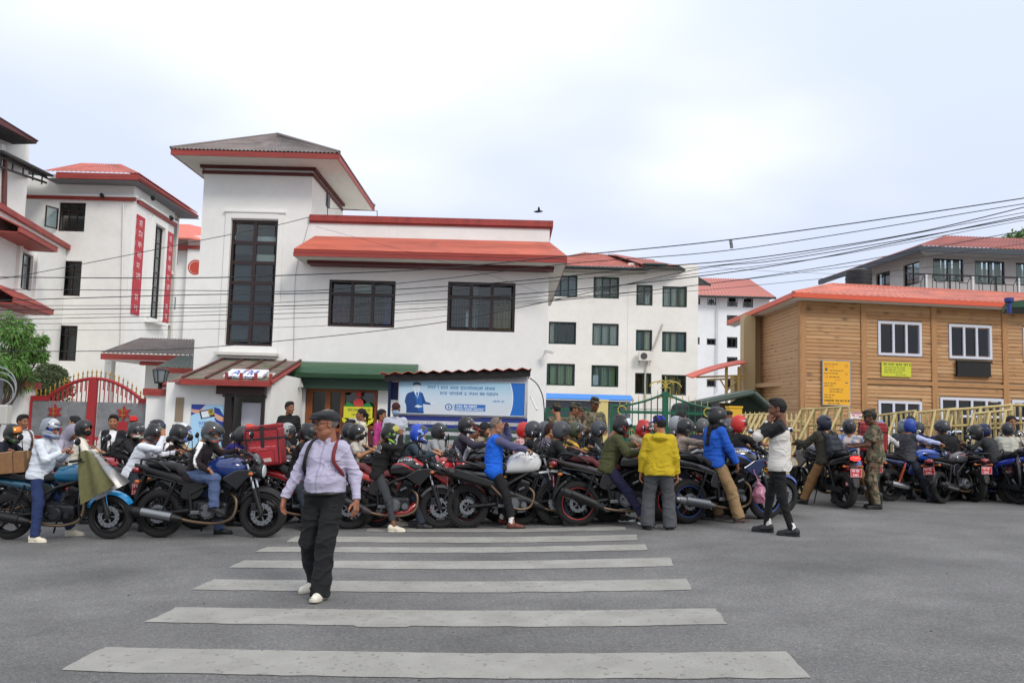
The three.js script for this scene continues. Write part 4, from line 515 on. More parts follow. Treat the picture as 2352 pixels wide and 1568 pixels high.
// ---------- wooden clad house ----------
{
  const b = thing('wooden_house', 'two storey house clad in honey coloured planks with orange roof', 'house'), D = 28, c = at(1844, 950, D), rt = at(2500, 960, D + 1.5), lf = at(1738, 950, 33.5);
  const F = frameAt([c.x, c.z], [rt.x, rt.z]), S = frameAt([lf.x, lf.z], [c.x, c.z]), base = -0.5, ey = F.uv(1850, 681).y, top = ey - 0.02;
  texes.wood = dataTex(512, (u, v) => { const g = tf(u, v * 1, 3, 61, 4), f = tnoise(u * 1, v, 4, 3), s = Math.sin((v * 40 + 6 * tf(u, v, 2, 66, 3)) * 6.28) * 0.5 + 0.5, kn = Math.pow(tnoise(u, v, 9, 64), 9); const k = 1 + 0.16 * (g - 0.5) - 0.07 * s - 0.55 * kn; return [236 * k, 222 * k, 202 * k]; }, true);
  const WD = [0xc49f76, 0xbe976c, 0xcaa880, 0xb78f65, 0xc19a70].map((c, i) => { const t = rep(texes.wood, 0.35, 0.9); t.offset.set(i * 0.23, i * 0.37); return M(c, 0.65, { map: t, bumpMap: rep1('fine', 0.8), bumpScale: 0.002 }); }), POST = M(0xbd9468, 0.65, { map: rep(texes.wood, 0.9, 0.3) });
  const z = (x) => 1613.4 + x * 0.31403, zy = (y) => 507.9 + y * 0.31403, wins = [[1282, 729, 1604, 991], [1800, 752, 2118, 1014], [2342, 778, 2560, 1030], [1285, 1310, 1605, 1480], [1737, 1286, 2204, 1500], [2262, 1306, 2560, 1600]].map((r) => rectOn(F, z(r[0]), zy(r[1]), z(r[2]), zy(r[3])));
  for (const i of [3, 4, 5]) wins[i].y0 = base + (i === 3 ? 0.9 : 0.1);
  mesh('wall', [wallG(F, 0, F.len, base, top, 0.2, wins).translate(0, 0, -0.03), wallG(S, 0, S.len - 0.2, base, top, 0.2).translate(-0.02, 0, -0.02), ...[0].map(() => onF(F, bx(0.3, F.len, base, top, -5, -4.8))), onF(F, bx(0.3, F.len, wins[4].y1 + 0.3, wins[4].y1 + 0.45, -4.7, -0.3))], M(0xb59570, 0.8), b);
  const bays = [735, 1180, 1695, 2215].map((x) => F.uv(z(x), 850).x); bays[0] = 0; bays.push(F.len); const rowH = 0.128;
  const plank = (FF, u0, u1, y, h, k) => { const g = poly([[0.001, 0], [0.024, 0], [0.006, h - 0.006], [0.001, h - 0.006]], u1 - u0).rotateY(Math.PI / 2); const q = uvM(g.translate((u0 + u1) / 2, y, 0).scale(1, 1, 1)); return mesh('plank', onF(FF, q), WD[k % 5], b); };
  const flip = (FF, u0, u1, y, h, k) => { // lapped board: thick lower edge standing proud
    const a = [u0, y, 0.03], bb = [u1, y, 0.03], cc = [u1, y + h, 0.008], d = [u0, y + h, 0.008]; const g = merge([quadG(a, bb, cc, d), quadG([u0, y, 0.001], [u1, y, 0.001], bb, a), quadG(d, cc, [u1, y + h, 0.001], [u0, y + h, 0.001]), quadG([u0, y, 0.001], a, d, [u0, y + h, 0.001]), quadG(bb, [u1, y, 0.001], [u1, y + h, 0.001], cc)]); return mesh('plank', onF(FF, uvM(g)), WD[k % 5], b); };
  let n = 0; const bandY = F.uv(2050, 878).y;
  for (let y = base + 0.7; y < top - 0.05; y += rowH) for (let i = 0; i < 4; i++) {
    if (i && Math.abs(y + rowH / 2 - bandY) < rowH * 0.55) continue;
    let segs = [[bays[i] + 0.1, bays[i + 1] - (i < 3 ? 0.1 : 0)]]; for (const w of wins) if (y + rowH > w.y0 - 0.03 && y < w.y1 + 0.03) segs = segs.flatMap(([a, e]) => w.u1 + 0.02 < a || w.u0 - 0.02 > e ? [[a, e]] : [[a, w.u0 - 0.02], [w.u1 + 0.02, e]].filter(([p, q]) => q - p > 0.03));
    for (const [a, e] of segs) flip(F, a, e, y, rowH - 0.002, Math.floor(rnd() * 5));
  }
  for (let y = base + 0.7; y < top - 0.05; y += rowH) flip(S, 0.02, S.len - 0.12, y, rowH - 0.002, Math.floor(rnd() * 5));
  for (const u of bays.slice(0, 4)) mesh('post', lb(F, u - 0.1, u + 0.1, base, top, u ? 0.001 : -0.12, 0.06), POST, b); mesh('corner_board', lb(S, S.len - 0.118, S.len + 0.04, base, top, 0.001, 0.06), POST, b);
  mesh('band', [lb(F, bays[1] + 0.102, bays[2] - 0.102, bandY - 0.07, bandY + 0.06, 0.001, 0.055), lb(F, bays[2] + 0.102, bays[3] - 0.102, bandY - 0.09, bandY + 0.04, 0.001, 0.055), lb(F, bays[3] + 0.102, F.len, bandY - 0.11, bandY + 0.02, 0.001, 0.055)], POST, b);
  const WF = M(0xc9ccd6, 0.5); wins.forEach((w, i) => windowOn(b, F, w, { cols: i === 4 ? [1, 1, 1, 1] : [1, 1, 1], rows: i > 3 ? [0.22, 0.9] : [1], mat: WF, fw: 0.09, mw: 0.08, rec: -0.05, depth: 0.12, glass: DARKG }));
  // roof: gutter line, ridge, hips
  const g0 = F.uv(1827, 680), oh = 0.65, Y = ey + 0.02, fm = (u, y, zz) => V3(u, y, zz).applyMatrix4(F.m).toArray(), uE = F.len + 2, ridgeY = Y + 1.15;
  const sd = V3(lf.x - c.x, 0, lf.z - c.z).normalize(), outS = -oh;
  const A = fm(-oh, Y, oh), B = fm(uE, Y, oh), C = fm(uE, ridgeY, -4), E = fm(3.3, ridgeY, -4), G = V3(...A).addScaledVector(sd, 9).toArray(); G[1] = Y;
  const OR = M(0xdc7a60, 0.6, { map: rep1('metalDirt', 0.2) }), rf = mesh('roof', [corrug(A, B, C, E, 0.25, 0.022), corrug(G, A, E, V3(...E).addScaledVector(sd, 4).toArray(), 0.25, 0.022)], OR, b);
  mesh('gutter', [slabG([A[0], Y - 0.15, A[2]], [B[0], Y - 0.15, B[2]], [B[0], Y + 0.01, B[2]], [A[0], Y + 0.01, A[2]], 0.12), slabG([G[0], Y - 0.15, G[2]], [A[0], Y - 0.15, A[2]], [A[0], Y + 0.01, A[2]], [G[0], Y + 0.01, G[2]], 0.12)], M(0xcf5434, 0.45), rf);
  mesh('soffit', [slabG(V3(...A).add(V3(0.1, -0.14, -0.1)).toArray(), V3(...B).add(V3(0, -0.14, -0.1)).toArray(), fm(uE, Y - 0.14, -0.15), fm(0, Y - 0.14, -0.15), 0.02), slabG(V3(...G).add(V3(0.1, -0.14, 0)).toArray(), V3(...A).add(V3(0.1, -0.14, -0.1)).toArray(), fm(0, Y - 0.14, -0.15), V3(c.x, Y - 0.14, c.z).addScaledVector(sd, 9).toArray(), 0.02)], SOFFIT, rf);
  mesh('ridge_cap', [rod(A, E, 0.06, 0.06, 6), rod(E, C, 0.06, 0.06, 6)], OR, rf);
  // porch column, railing at the far left end
  const pc = rc(1709, 729, 1737, 930, 32.4); mesh('porch_column', [bx(pc.x0, pc.x1 - 0.03, base, Y - 0.16, -32.9, -32.4)], M(0xb3a27c, 0.8), b); mesh('porch_wall', uvM(bx(pc.x0 - 0.2, pc.x1 - 0.04, base, at(1720, 862, 33).y, -33.6, -33)), M(0xa8956c, 0.8), b);
  // signs on the planks
  const os = rectOn(F, 1886, 827, 1952, 932), ot = canvasTex(256, 400, (g) => {
    g.fillStyle = '#5d86a8'; g.fillRect(0, 0, 256, 400); g.fillStyle = '#e5a81c'; g.fillRect(6, 5, 244, 390);
    const T = ['पटल निर मा हामी सब', 'सवारी रोक नयन', 'पटल भर नमा सब नय', 'सवारी र निर पान नयन', 'हामी सबको साथ', 'सब जनको', 'पटल भर नमा हामी', 'सवारी छ नयन', 'निर पटल सबको र जन', 'हामी नमा सवारी जन', 'पटल र निर नयन', 'सवारी नमा छ'];
    [[16, 40], [16, 62], [64, 96], [14, 122], [60, 154], [110, 178], [16, 210], [16, 232], [64, 262], [64, 284], [16, 314], [16, 336]].forEach(([x, y], i) => dev(g, T[i], x, y, 10, i === 5 || i === 1 ? '#c2612a' : '#3b3324', 1.2)); dev(g, 'निरलवनिको पटल सदन पा लि', 16, 366, 14, '#2c2417', 1.5); dev(g, 'सवारी नगर  काठमाड', 48, 388, 10, '#3b3324', 1.2);
    g.strokeStyle = '#c2612a'; g.lineWidth = 3; for (const [x, y] of [[34, 148], [216, 118]]) { g.beginPath(); g.arc(x, y, 13, 0, 7); g.stroke(); g.beginPath(); g.moveTo(x - 9, y - 9); g.lineTo(x + 9, y + 9); g.stroke(); } g.fillStyle = '#33415c'; g.fillRect(22, 70, 24, 22); g.strokeStyle = '#7a5c1c'; g.strokeRect(204, 36, 22, 18); g.fillRect(204, 192, 24, 8);
  });
  top1('notice_board', lb0(F, os, 0.062, 0.1), M(0xffffff, 0.5, { map: ot }), 'tall orange notice board with dark lettering on the planks', 'sign');
  const gs = rectOn(F, 2023, 831, 2091, 866), gt = canvasTex(256, 132, (g) => { g.fillStyle = '#c3c52d'; g.fillRect(0, 0, 256, 132); dev(g, 'यस घनटा सुनना रहने छ', 14, 30, 18, '#3d4a1c', 1.3); ['पटल निर मा सब नगर सदनको', 'हामी सबको साथ र जन सवारी', 'सवारी नमा निर पान नयन'].forEach((s, i) => dev(g, s, 22, 56 + i * 22, 11, '#4d5a22', 1.2)); dev(g, 'पटल र निर सदन', 120, 122, 10, '#4d5a22', 1.2); });
  top1('notice_sign', lb0(F, gs, 0.04, 0.07), M(0xffffff, 0.5, { map: gt }), 'small lime yellow sign with dark lettering under the upper window', 'sign');
  const bs = rectOn(F, 2194, 830, 2271, 864); const db = thing('display_board', 'blank black electronic display board under the second upper window', 'display'); mesh('panel', lb(F, bs.u0, bs.u1, bs.y0, bs.y1, 0.04, 0.14), M(0x0d0b0a, 0.7), db); mesh('board_frame', [lb(F, bs.u0 - 0.03, bs.u1 + 0.03, bs.y1, bs.y1 + 0.03, 0.04, 0.16), lb(F, bs.u0 - 0.03, bs.u1 + 0.03, bs.y0 - 0.03, bs.y0, 0.04, 0.16)], BLACK, db);
  const sn = rectOn(F, 1952, 946, 1978, 962), snt = canvasTex(96, 64, (g) => { g.fillStyle = '#e9dfe0'; g.fillRect(0, 0, 96, 64); g.fillStyle = '#a8434a'; g.fillRect(4, 4, 88, 14); g.fillRect(10, 26, 30, 12); g.fillRect(48, 28, 36, 8); dev(g, 'सवारी', 20, 58, 10, '#8a2f38'); });
  top1('warning_sign', lb0(F, sn, 0.04, 0.06), M(0xffffff, 0.5, { map: snt }), 'small white sign with red print low on the planks', 'sign');
}
{ // grey house behind with the balcony
  const b = thing('balcony_house', 'grey house with patterned black balcony railing above the orange roof', 'house'), D = 42, z = (x) => 1792.6 + x * 0.2378, zy = (y) => 418.3 + y * 0.2378, c = at(z(1405), 640, D), F = frameAt([c.x, c.z], [c.x + 20, c.z - 1.2]), l = at(z(680), 640, 50), S = frameAt([l.x, l.z], [c.x, c.z]), base = 0, ey = F.uv(z(1405), zy(640)).y;
  const W = [[1478, 733, 1775, 965], [1882, 755, 2175, 993], [2278, 775, 2560, 1005]].map((r) => rectOn(F, z(r[0]), zy(r[1]), z(r[2]), zy(r[3]))), sw = [[1190, 1345], [925, 1060]].map(([a, e]) => ({ u0: S.uv(z(a), 630).x, u1: S.uv(z(e), 630).x, y0: S.uv(z(1270), zy(995)).y, y1: S.uv(z(1270), zy(780)).y })), GW = wallM(0xb9b4b4);
  mesh('wall', [wallG(F, 0, F.len, base, ey, 0.25, W), wallG(S, 0, S.len, base, ey, 0.25, sw), onF(F, bx(0.4, F.len, base, ey, -5.2, -5)), onF(F, bx(0.4, F.len, W[0].y0 - 0.3, W[0].y0 - 0.2, -5, -0.3))], GW, b);
  W.forEach((w) => windowOn(b, F, w, { cols: [1, 1], mat: M(0x14191a, 0.4), fw: 0.07, glass: GLASS, curtain: [[0.0, 0.3, 0x9fae98], [0.34, 0.46, 0xa9b6a4], [0.52, 0.7, 0x9fae98], [0.76, 1, 0x93a38c]] })); sw.forEach((w) => windowOn(b, S, w, { cols: [1, 1], mat: M(0x14191a, 0.4), fw: 0.07 }));
  const a = at(z(1345), zy(608), D - 1.2), rE = a.clone().add(V3(22, 0, -1.3)), ap = at(z(1590), zy(515), D + 3), rB = at(1880, 660, 52), RT = M(0xa3554c, 0.7, { map: rep1('metalDirt', 0.2) }), rr2 = ap.clone().add(V3(18, 0, -1));
  const rf = mesh('roof', [corrug(a.toArray(), rE.toArray(), rr2.toArray(), ap.toArray(), 0.22, 0.02), slabG([rB.x, a.y, rB.z], a.toArray(), ap.toArray(), at(1888, 651, 56).toArray(), 0.06)], RT, b); mesh('gutter', [slabG([a.x, a.y - 0.3, a.z], [rE.x, a.y - 0.3, rE.z], [rE.x, a.y - 0.02, rE.z], [a.x, a.y - 0.02, a.z], 0.1), slabG([rB.x, a.y - 0.3, rB.z], [a.x, a.y - 0.3, a.z], [a.x, a.y - 0.02, a.z], [rB.x, a.y - 0.02, rB.z], 0.1)], M(0x3a4048, 0.6), rf); mesh('soffit', [slabG([a.x + 0.1, a.y - 0.28, a.z - 0.1], [rE.x, a.y - 0.28, rE.z - 0.1], F.uv ? V3(F.len, a.y - 0.28, 0).applyMatrix4(F.m).toArray() : 0, [c.x, a.y - 0.28, c.z], 0.02)], M(0x9f9c9c, 0.9), rf);
  // balcony railing: squares within squares on white balusters
  const G = frameAt([at(2080, 640, D - 2).x, -D + 2], [at(2080, 640, D - 2).x + 20, -D + 0.8]), y1 = G.uv(2200, 632).y, y0 = y1 - 1.15, bal = thing('balcony_railing', 'black balcony railing of framed squares before the grey house', 'railing');
  mesh('balcony_floor', lb(G, -1, 16, y0 - 0.25, y0 - 0.1, -2.2, 0.1), GW, b); mesh('rail', lb(G, 0, 15, y1 - 0.02, y1 + 0.03, -0.03, 0.03), BLACK, bal); mesh('rail', lb(G, 0, 15, y0, y0 + 0.03, -0.02, 0.02), BLACK, bal);
  for (let i = 0; i < 10; i++) { const u = i * 1.18, w = 0.78, ch = (p, q) => rod(p, q, 0.018, 0.018, 4), c0 = [u + 0.2, y0 + 0.05], c1 = [u + 0.2 + w, y1 - 0.05], m = [(c0[0] + c1[0]) / 2, (c0[1] + c1[1]) / 2], s = 0.2; const g = [], ring = (a, e) => g.push(ch([a[0], a[1], 0], [e[0], a[1], 0]), ch([e[0], a[1], 0], [e[0], e[1], 0]), ch([e[0], e[1], 0], [a[0], e[1], 0]), ch([a[0], e[1], 0], [a[0], a[1], 0])); ring(c0, c1); ring([m[0] - s, m[1] - s], [m[0] + s, m[1] + s]); for (const [p, q] of [[0, 0], [1, 0], [0, 1], [1, 1]]) g.push(ch([p ? c1[0] : c0[0], q ? c1[1] : c0[1], 0], [m[0] + (p ? s : -s), m[1] + (q ? s : -s), 0])); mesh('railing_panel', g.map((x) => onF(G, x)), BLACK, bal); mesh('baluster', lb(G, u + 1.04, u + 1.12, y0, y1 - 0.02, -0.02, 0.02), i % 2 ? BLACK : M(0xcfd2d2, 0.5), bal); }
  const tk = at(1973, 655, 41), t = thing('water_tank', 'round black plastic water tank behind the orange roof ridge', 'water tank', [tk.x, tk.y - 0.3, tk.z]); mesh('tank', [cylY(0.62, 1.0, 0, 0.5, 0, 20), ...[0.2, 0.4, 0.6, 0.8].map((y) => cylY(0.64, 0.06, 0, y, 0, 20)), cylY(0.6, 0.15, 0, 1.07, 0, 20, 0.25)], M(0x1b1a1b, 0.5), t); mesh('cap', cylY(0.2, 0.08, 0, 1.17, 0, 12), BLACK, t);
}
// ---------- bank kiosk with the advertisement ----------
{
  const D = 17.4, F = front(D, 0, 10), k = thing('bank_kiosk', 'white bank kiosk with a blue advertisement and red sheet roof edge', 'kiosk'), b = rectOn(F, 917, 868, 1209, 1040), base = -0.6, zf = -D, zb = -D - 1.9, x2 = at(1219, 900, D + 1.9 * 0.4).x;
  const KW = M(0xdfe1e6, 0.6, { map: rep1('metalDirt', 0.3) }), BL = M(0x24337f, 0.5), yl = at(917, 867, D).y, yr = at(1209, 859, D).y;
  mesh('wall', poly([[b.u0, base], [b.u1, base], [b.u1, yr], [b.u0, yl]], 1.9, (zf + zb) / 2), KW, k);
  const s1 = [F.uv(1000, 966).y, F.uv(1000, 955.5).y], s2 = [F.uv(1000, 986).y, F.uv(1000, 974.5).y];
  for (const [p, q] of [s1, s2]) mesh('stripe', [bx(b.u0, b.u1 + 0.004, p, q, zf, zf + 0.004), bx(b.u1, b.u1 + 0.004, p, q, zb, zf)], BL, k);
  // sign
  const s = rectOn(F, 919, 873, 1204, 955), T = canvasTex(1024, 300, (g) => {
    const gr = g.createLinearGradient(0, 0, 0, 300); gr.addColorStop(0, '#9fc9df'); gr.addColorStop(0.45, '#c5d6e2'); gr.addColorStop(1, '#d3d6da'); g.fillStyle = gr; g.fillRect(0, 0, 1024, 300);
    g.fillStyle = '#1769bd'; g.beginPath(); g.moveTo(905, 0); g.quadraticCurveTo(956, 150, 905, 300); g.lineTo(1024, 300); g.lineTo(1024, 0); g.fill(); g.strokeStyle = '#e8edf2'; g.lineWidth = 6; g.beginPath(); g.moveTo(902, 0); g.quadraticCurveTo(953, 150, 902, 300); g.stroke();
    // plain figure of a suited person holding out both hands
    g.fillStyle = '#17427f'; g.beginPath(); g.moveTo(60, 300); g.quadraticCurveTo(66, 230, 46, 200); g.quadraticCurveTo(50, 130, 72, 116); g.lineTo(116, 98); g.lineTo(160, 98); g.lineTo(190, 116); g.quadraticCurveTo(206, 160, 216, 192); g.lineTo(262, 206); g.lineTo(256, 220); g.lineTo(196, 214); g.lineTo(204, 300); g.fill();
    g.fillStyle = '#1f5ea8'; g.beginPath(); g.moveTo(116, 100); g.lineTo(160, 280); g.lineTo(200, 280); g.lineTo(176, 110); g.fill();
    g.fillStyle = '#dfe7ee'; g.beginPath(); g.moveTo(116, 96); g.lineTo(150, 168); g.lineTo(164, 96); g.fill(); g.fillStyle = '#3a77b3'; g.beginPath(); g.moveTo(134, 108); g.lineTo(148, 170); g.lineTo(154, 106); g.fill();
    g.fillStyle = '#cfdde6'; g.beginPath(); g.ellipse(140, 64, 29, 40, 0, 0, 7); g.fill(); g.fillStyle = '#34465a'; g.beginPath(); g.ellipse(140, 34, 33, 22, 0.05, Math.PI, 0); g.lineTo(174, 48); g.quadraticCurveTo(150, 30, 110, 46); g.fill(); g.fillStyle = '#7d93a5'; g.fillRect(124, 56, 12, 3); g.fillRect(146, 56, 12, 3); g.fillRect(132, 84, 16, 3);
    g.fillStyle = '#d5e0e8'; g.beginPath(); g.moveTo(250, 200); g.lineTo(300, 186); g.lineTo(296, 196); g.lineTo(262, 216); g.fill(); g.beginPath(); g.moveTo(126, 240); g.lineTo(150, 222); g.lineTo(200, 236); g.lineTo(160, 250); g.fill();
    dev(g, 'तपाई र हामी जसता सृजनशीलहरुको सोचमा', 226, 72, 24, '#1f5a97', 0.95); dev(g, 'उरजा भरिरहेको छ नेपाल बैंक लिमिटेड', 330, 124, 24, '#1f5a97', 0.95); dev(g, 'महावीर पुन', 766, 182, 15, '#3a6b9c', 1.1); g.strokeStyle = '#3a6b9c'; g.lineWidth = 2; g.beginPath(); g.moveTo(750, 178); g.lineTo(758, 178); g.stroke();
    g.strokeStyle = '#2766a8'; g.lineWidth = 9; g.beginPath(); g.arc(406, 236, 26, 0, 7); g.stroke(); g.fillStyle = '#2766a8'; g.fillRect(403, 222, 6, 30); g.fillRect(394, 232, 24, 4); g.lineWidth = 3; g.beginPath(); g.arc(420, 236, 32, -0.9, 0.9); g.stroke();
    g.fillStyle = '#2a6cb2'; g.fillRect(456, 208, 250, 60); dev(g, 'नेपाल बैंक लिमिटेड', 464, 236, 17, '#eef2f6', 1.3); g.fillStyle = '#eef2f6'; g.fillRect(460, 240, 242, 3); g.font = 'bold 22px sans-serif'; g.fillText('NEPAL BANK LIMITED', 462, 263, 238); g.strokeStyle = '#8a7fa0'; g.lineWidth = 2; g.beginPath(); g.moveTo(490, 276); g.quadraticCurveTo(560, 284, 640, 276); g.stroke();
  });
  const sg = mesh('sign_panel', onF(F, place(new THREE.BoxGeometry(s.u1 - s.u0, s.y1 - s.y0, 0.05), (s.u0 + s.u1) / 2, (s.y0 + s.y1) / 2, 0.026)), M(0xffffff, 0.45, { map: T }), k); mesh('sign_frame', [lb(F, s.u0 - 0.02, s.u0, s.y0 - 0.02, s.y1 + 0.02, 0.002, 0.06), lb(F, s.u1, s.u1 + 0.02, s.y0 - 0.02, s.y1 + 0.02, 0.002, 0.06), lb(F, s.u0, s.u1, s.y1, s.y1 + 0.02, 0.002, 0.06), lb(F, s.u0, s.u1, s.y0 - 0.02, s.y0, 0.002, 0.06)], M(0xb9bcc2, 0.5), k);
  const r0 = at(871, 857, D - 0.25), r1 = at(1221, 846, D - 0.25); mesh('roof', corrug([r0.x, r0.y, -D + 0.25], [r1.x, r1.y, -D + 0.25], [r1.x, r1.y - 0.12, zb - 0.2], [r0.x, r0.y - 0.12, zb - 0.2], 0.26, 0.025), roofRedM, k); mesh('eave', slabG([r0.x + 0.1, r0.y - 0.16, -D + 0.18], [r1.x - 0.02, r1.y - 0.16, -D + 0.18], [r1.x - 0.02, r1.y - 0.03, -D + 0.18], [r0.x + 0.1, r0.y - 0.03, -D + 0.18], 0.1), M(0x1d1a1a, 0.8), k);
  const l = rectOn(F, 886, 872, 916, 1040); mesh('side_counter', [bx(l.u0, b.u0 - 0.003, F.uv(900, 917).y, yl - 0.08, zb, zf - 0.5), bx(l.u0, b.u0 - 0.003, base, F.uv(900, 985).y, zb, zf - 0.5), bx(l.u0, l.u0 + 0.06, base, yl - 0.08, zf - 0.45, zf - 0.4)], M(0x1c2a5c, 0.6), k);
  const cy = at(1222, 905, D + 0.3); top1('loose_tube', tube([at(1217, 868, D), at(1232, 880, D), at(1245, 905, D), at(1250, 940, D), at(1250, 990, D)].map((v) => v.toArray()), 0.012, 24), BLACK, 'black cable hanging in an arc from the kiosk roof corner', 'cable'); top1('wall_bracket', rod(at(1219, 910, D - 0.05).toArray(), at(1233, 941, D - 0.3).toArray(), 0.02), M(0xd5d5d2, 0.5), 'white bar sticking out low on the kiosk side', 'bracket');
  const cam = at(1262, 808, 22.8), c = thing('security_camera', 'small white camera on the right edge of the bank building', 'camera', cam.toArray()); mesh('housing', rbox(0.24, 0.09, 0.1, 0.02, 0, 0, 0.1, 0, -0.6, -0.15), M(0xd8d8d4, 0.5), c); mesh('arm', rod([-0.1, 0.05, -0.2], [0, 0, 0.08], 0.02), M(0xb8b8b4, 0.5), c);
}
{ // emblem plate on the shop window
  const D = 22.95, c = at(823, 935, D), t = thing('emblem_plate', 'painted emblem with red star, lotus and yellow ribbon on the shop window', 'sign', [c.x, c.y, -D + 0.02]), sx = D / FOC, Y = M(0xd2cf2e, 0.5), w = 33 * sx;
  const star = []; for (let i = 0; i < 12; i++) { const q = (i % 2 ? 5 : 10.5) * sx, a = i * Math.PI / 6 + Math.PI / 2; star.push([q * Math.cos(a), 30 * sx + q * Math.sin(a)]); } mesh('star', poly(star, 0.02), M(0xb02a2a, 0.5), t);
  const fl = []; for (let i = 0; i < 20; i++) { const q = (i % 2 ? 10.5 : 13) * sx, a = i * Math.PI / 10; fl.push([q * Math.cos(a), 10 * sx + q * Math.sin(a) * 0.9]); } mesh('lotus', poly(fl, 0.02, 0.008), M(0xbb3a35, 0.5), t);
  for (const s of [-1, 1]) mesh('leaf', place(poly([[0, 0], [20 * sx, 8 * sx], [30 * sx, -4 * sx], [4 * sx, -4 * sx]], 0.02), s * 4 * sx, 4 * sx, 0, 0, s < 0 ? Math.PI : 0), M(0x1f7a3c, 0.5), t);
  const tx = canvasTex(256, 128, (g) => { g.fillStyle = '#d2cf2e'; g.fillRect(0, 0, 256, 128); dev(g, 'सैनिक शीमती संघ', 34, 54, 28, '#5d6420', 1.1); dev(g, 'नेपाली सेना', 70, 106, 26, '#5d6420', 1.1); });
  mesh('plate', place(new THREE.BoxGeometry(2 * w, 26 * sx, 0.02), 0, -12 * sx, 0.01), M(0xffffff, 0.5, { map: tx }), t); mesh('ribbon', [poly([[-w * 1.1, -24 * sx], [-w * 0.3, -36 * sx], [w * 0.3, -36 * sx], [w * 1.1, -24 * sx], [w * 1.05, -33 * sx], [w * 0.4, -48 * sx], [0, -44 * sx], [-w * 0.4, -48 * sx], [-w * 1.05, -33 * sx]], 0.02, 0.012)], Y, t); mesh('date_panel', poly([[-w * 0.7, -25.2 * sx], [0, -36 * sx], [w * 0.7, -25.2 * sx]], 0.018, 0.005), M(0xd9d9d4, 0.5), t);
}
// ---------- green street railing ----------
{
  const D = 16.75, G = M(0x3f5f4c, 0.5, { map: rep1('metalDirt', 0.8) }); let i = 0;
  for (const [a, b] of [[930, 1075], [1077, 1222]]) {
    const x0 = at(a, 1000, D).x, x1 = at(b, 1000, D).x, y0 = gy((x0 + x1) / 2) + PAV, yt = at(1050, 985, D).y, t = thing('street_railing', i++ ? 'green steel railing panel ending beside the man in the blue vest' : 'green steel railing panel behind the rider in the blue helmet', 'railing');
    mesh('top_rail', [rbox(x1 - x0 - 0.01, 0.07, 0.06, 0.015, (x0 + x1) / 2, yt - 0.03, -D), rbox(x1 - x0 - 0.02, 0.09, 0.05, 0.015, (x0 + x1) / 2, yt - 0.18, -D)], G, t); mesh('bottom_rail', bx(x0, x1, y0 + 0.1, y0 + 0.15, -D - 0.02, -D + 0.02), G, t);
    for (let k = 0; k <= 6; k++) { const u = lerp(x0 + 0.06, x1 - 0.06, k / 6); mesh('bar', bx(u - (k % 3 ? 0.02 : 0.05), u + (k % 3 ? 0.02 : 0.05), k % 3 ? y0 + 0.15 : y0, yt - 0.225, -D - 0.025, -D + 0.025), G, t); mesh('spike', cylY(0.012, 0.12, u, yt + 0.06, -D, 6, 0.004), G, t); }
  }
}
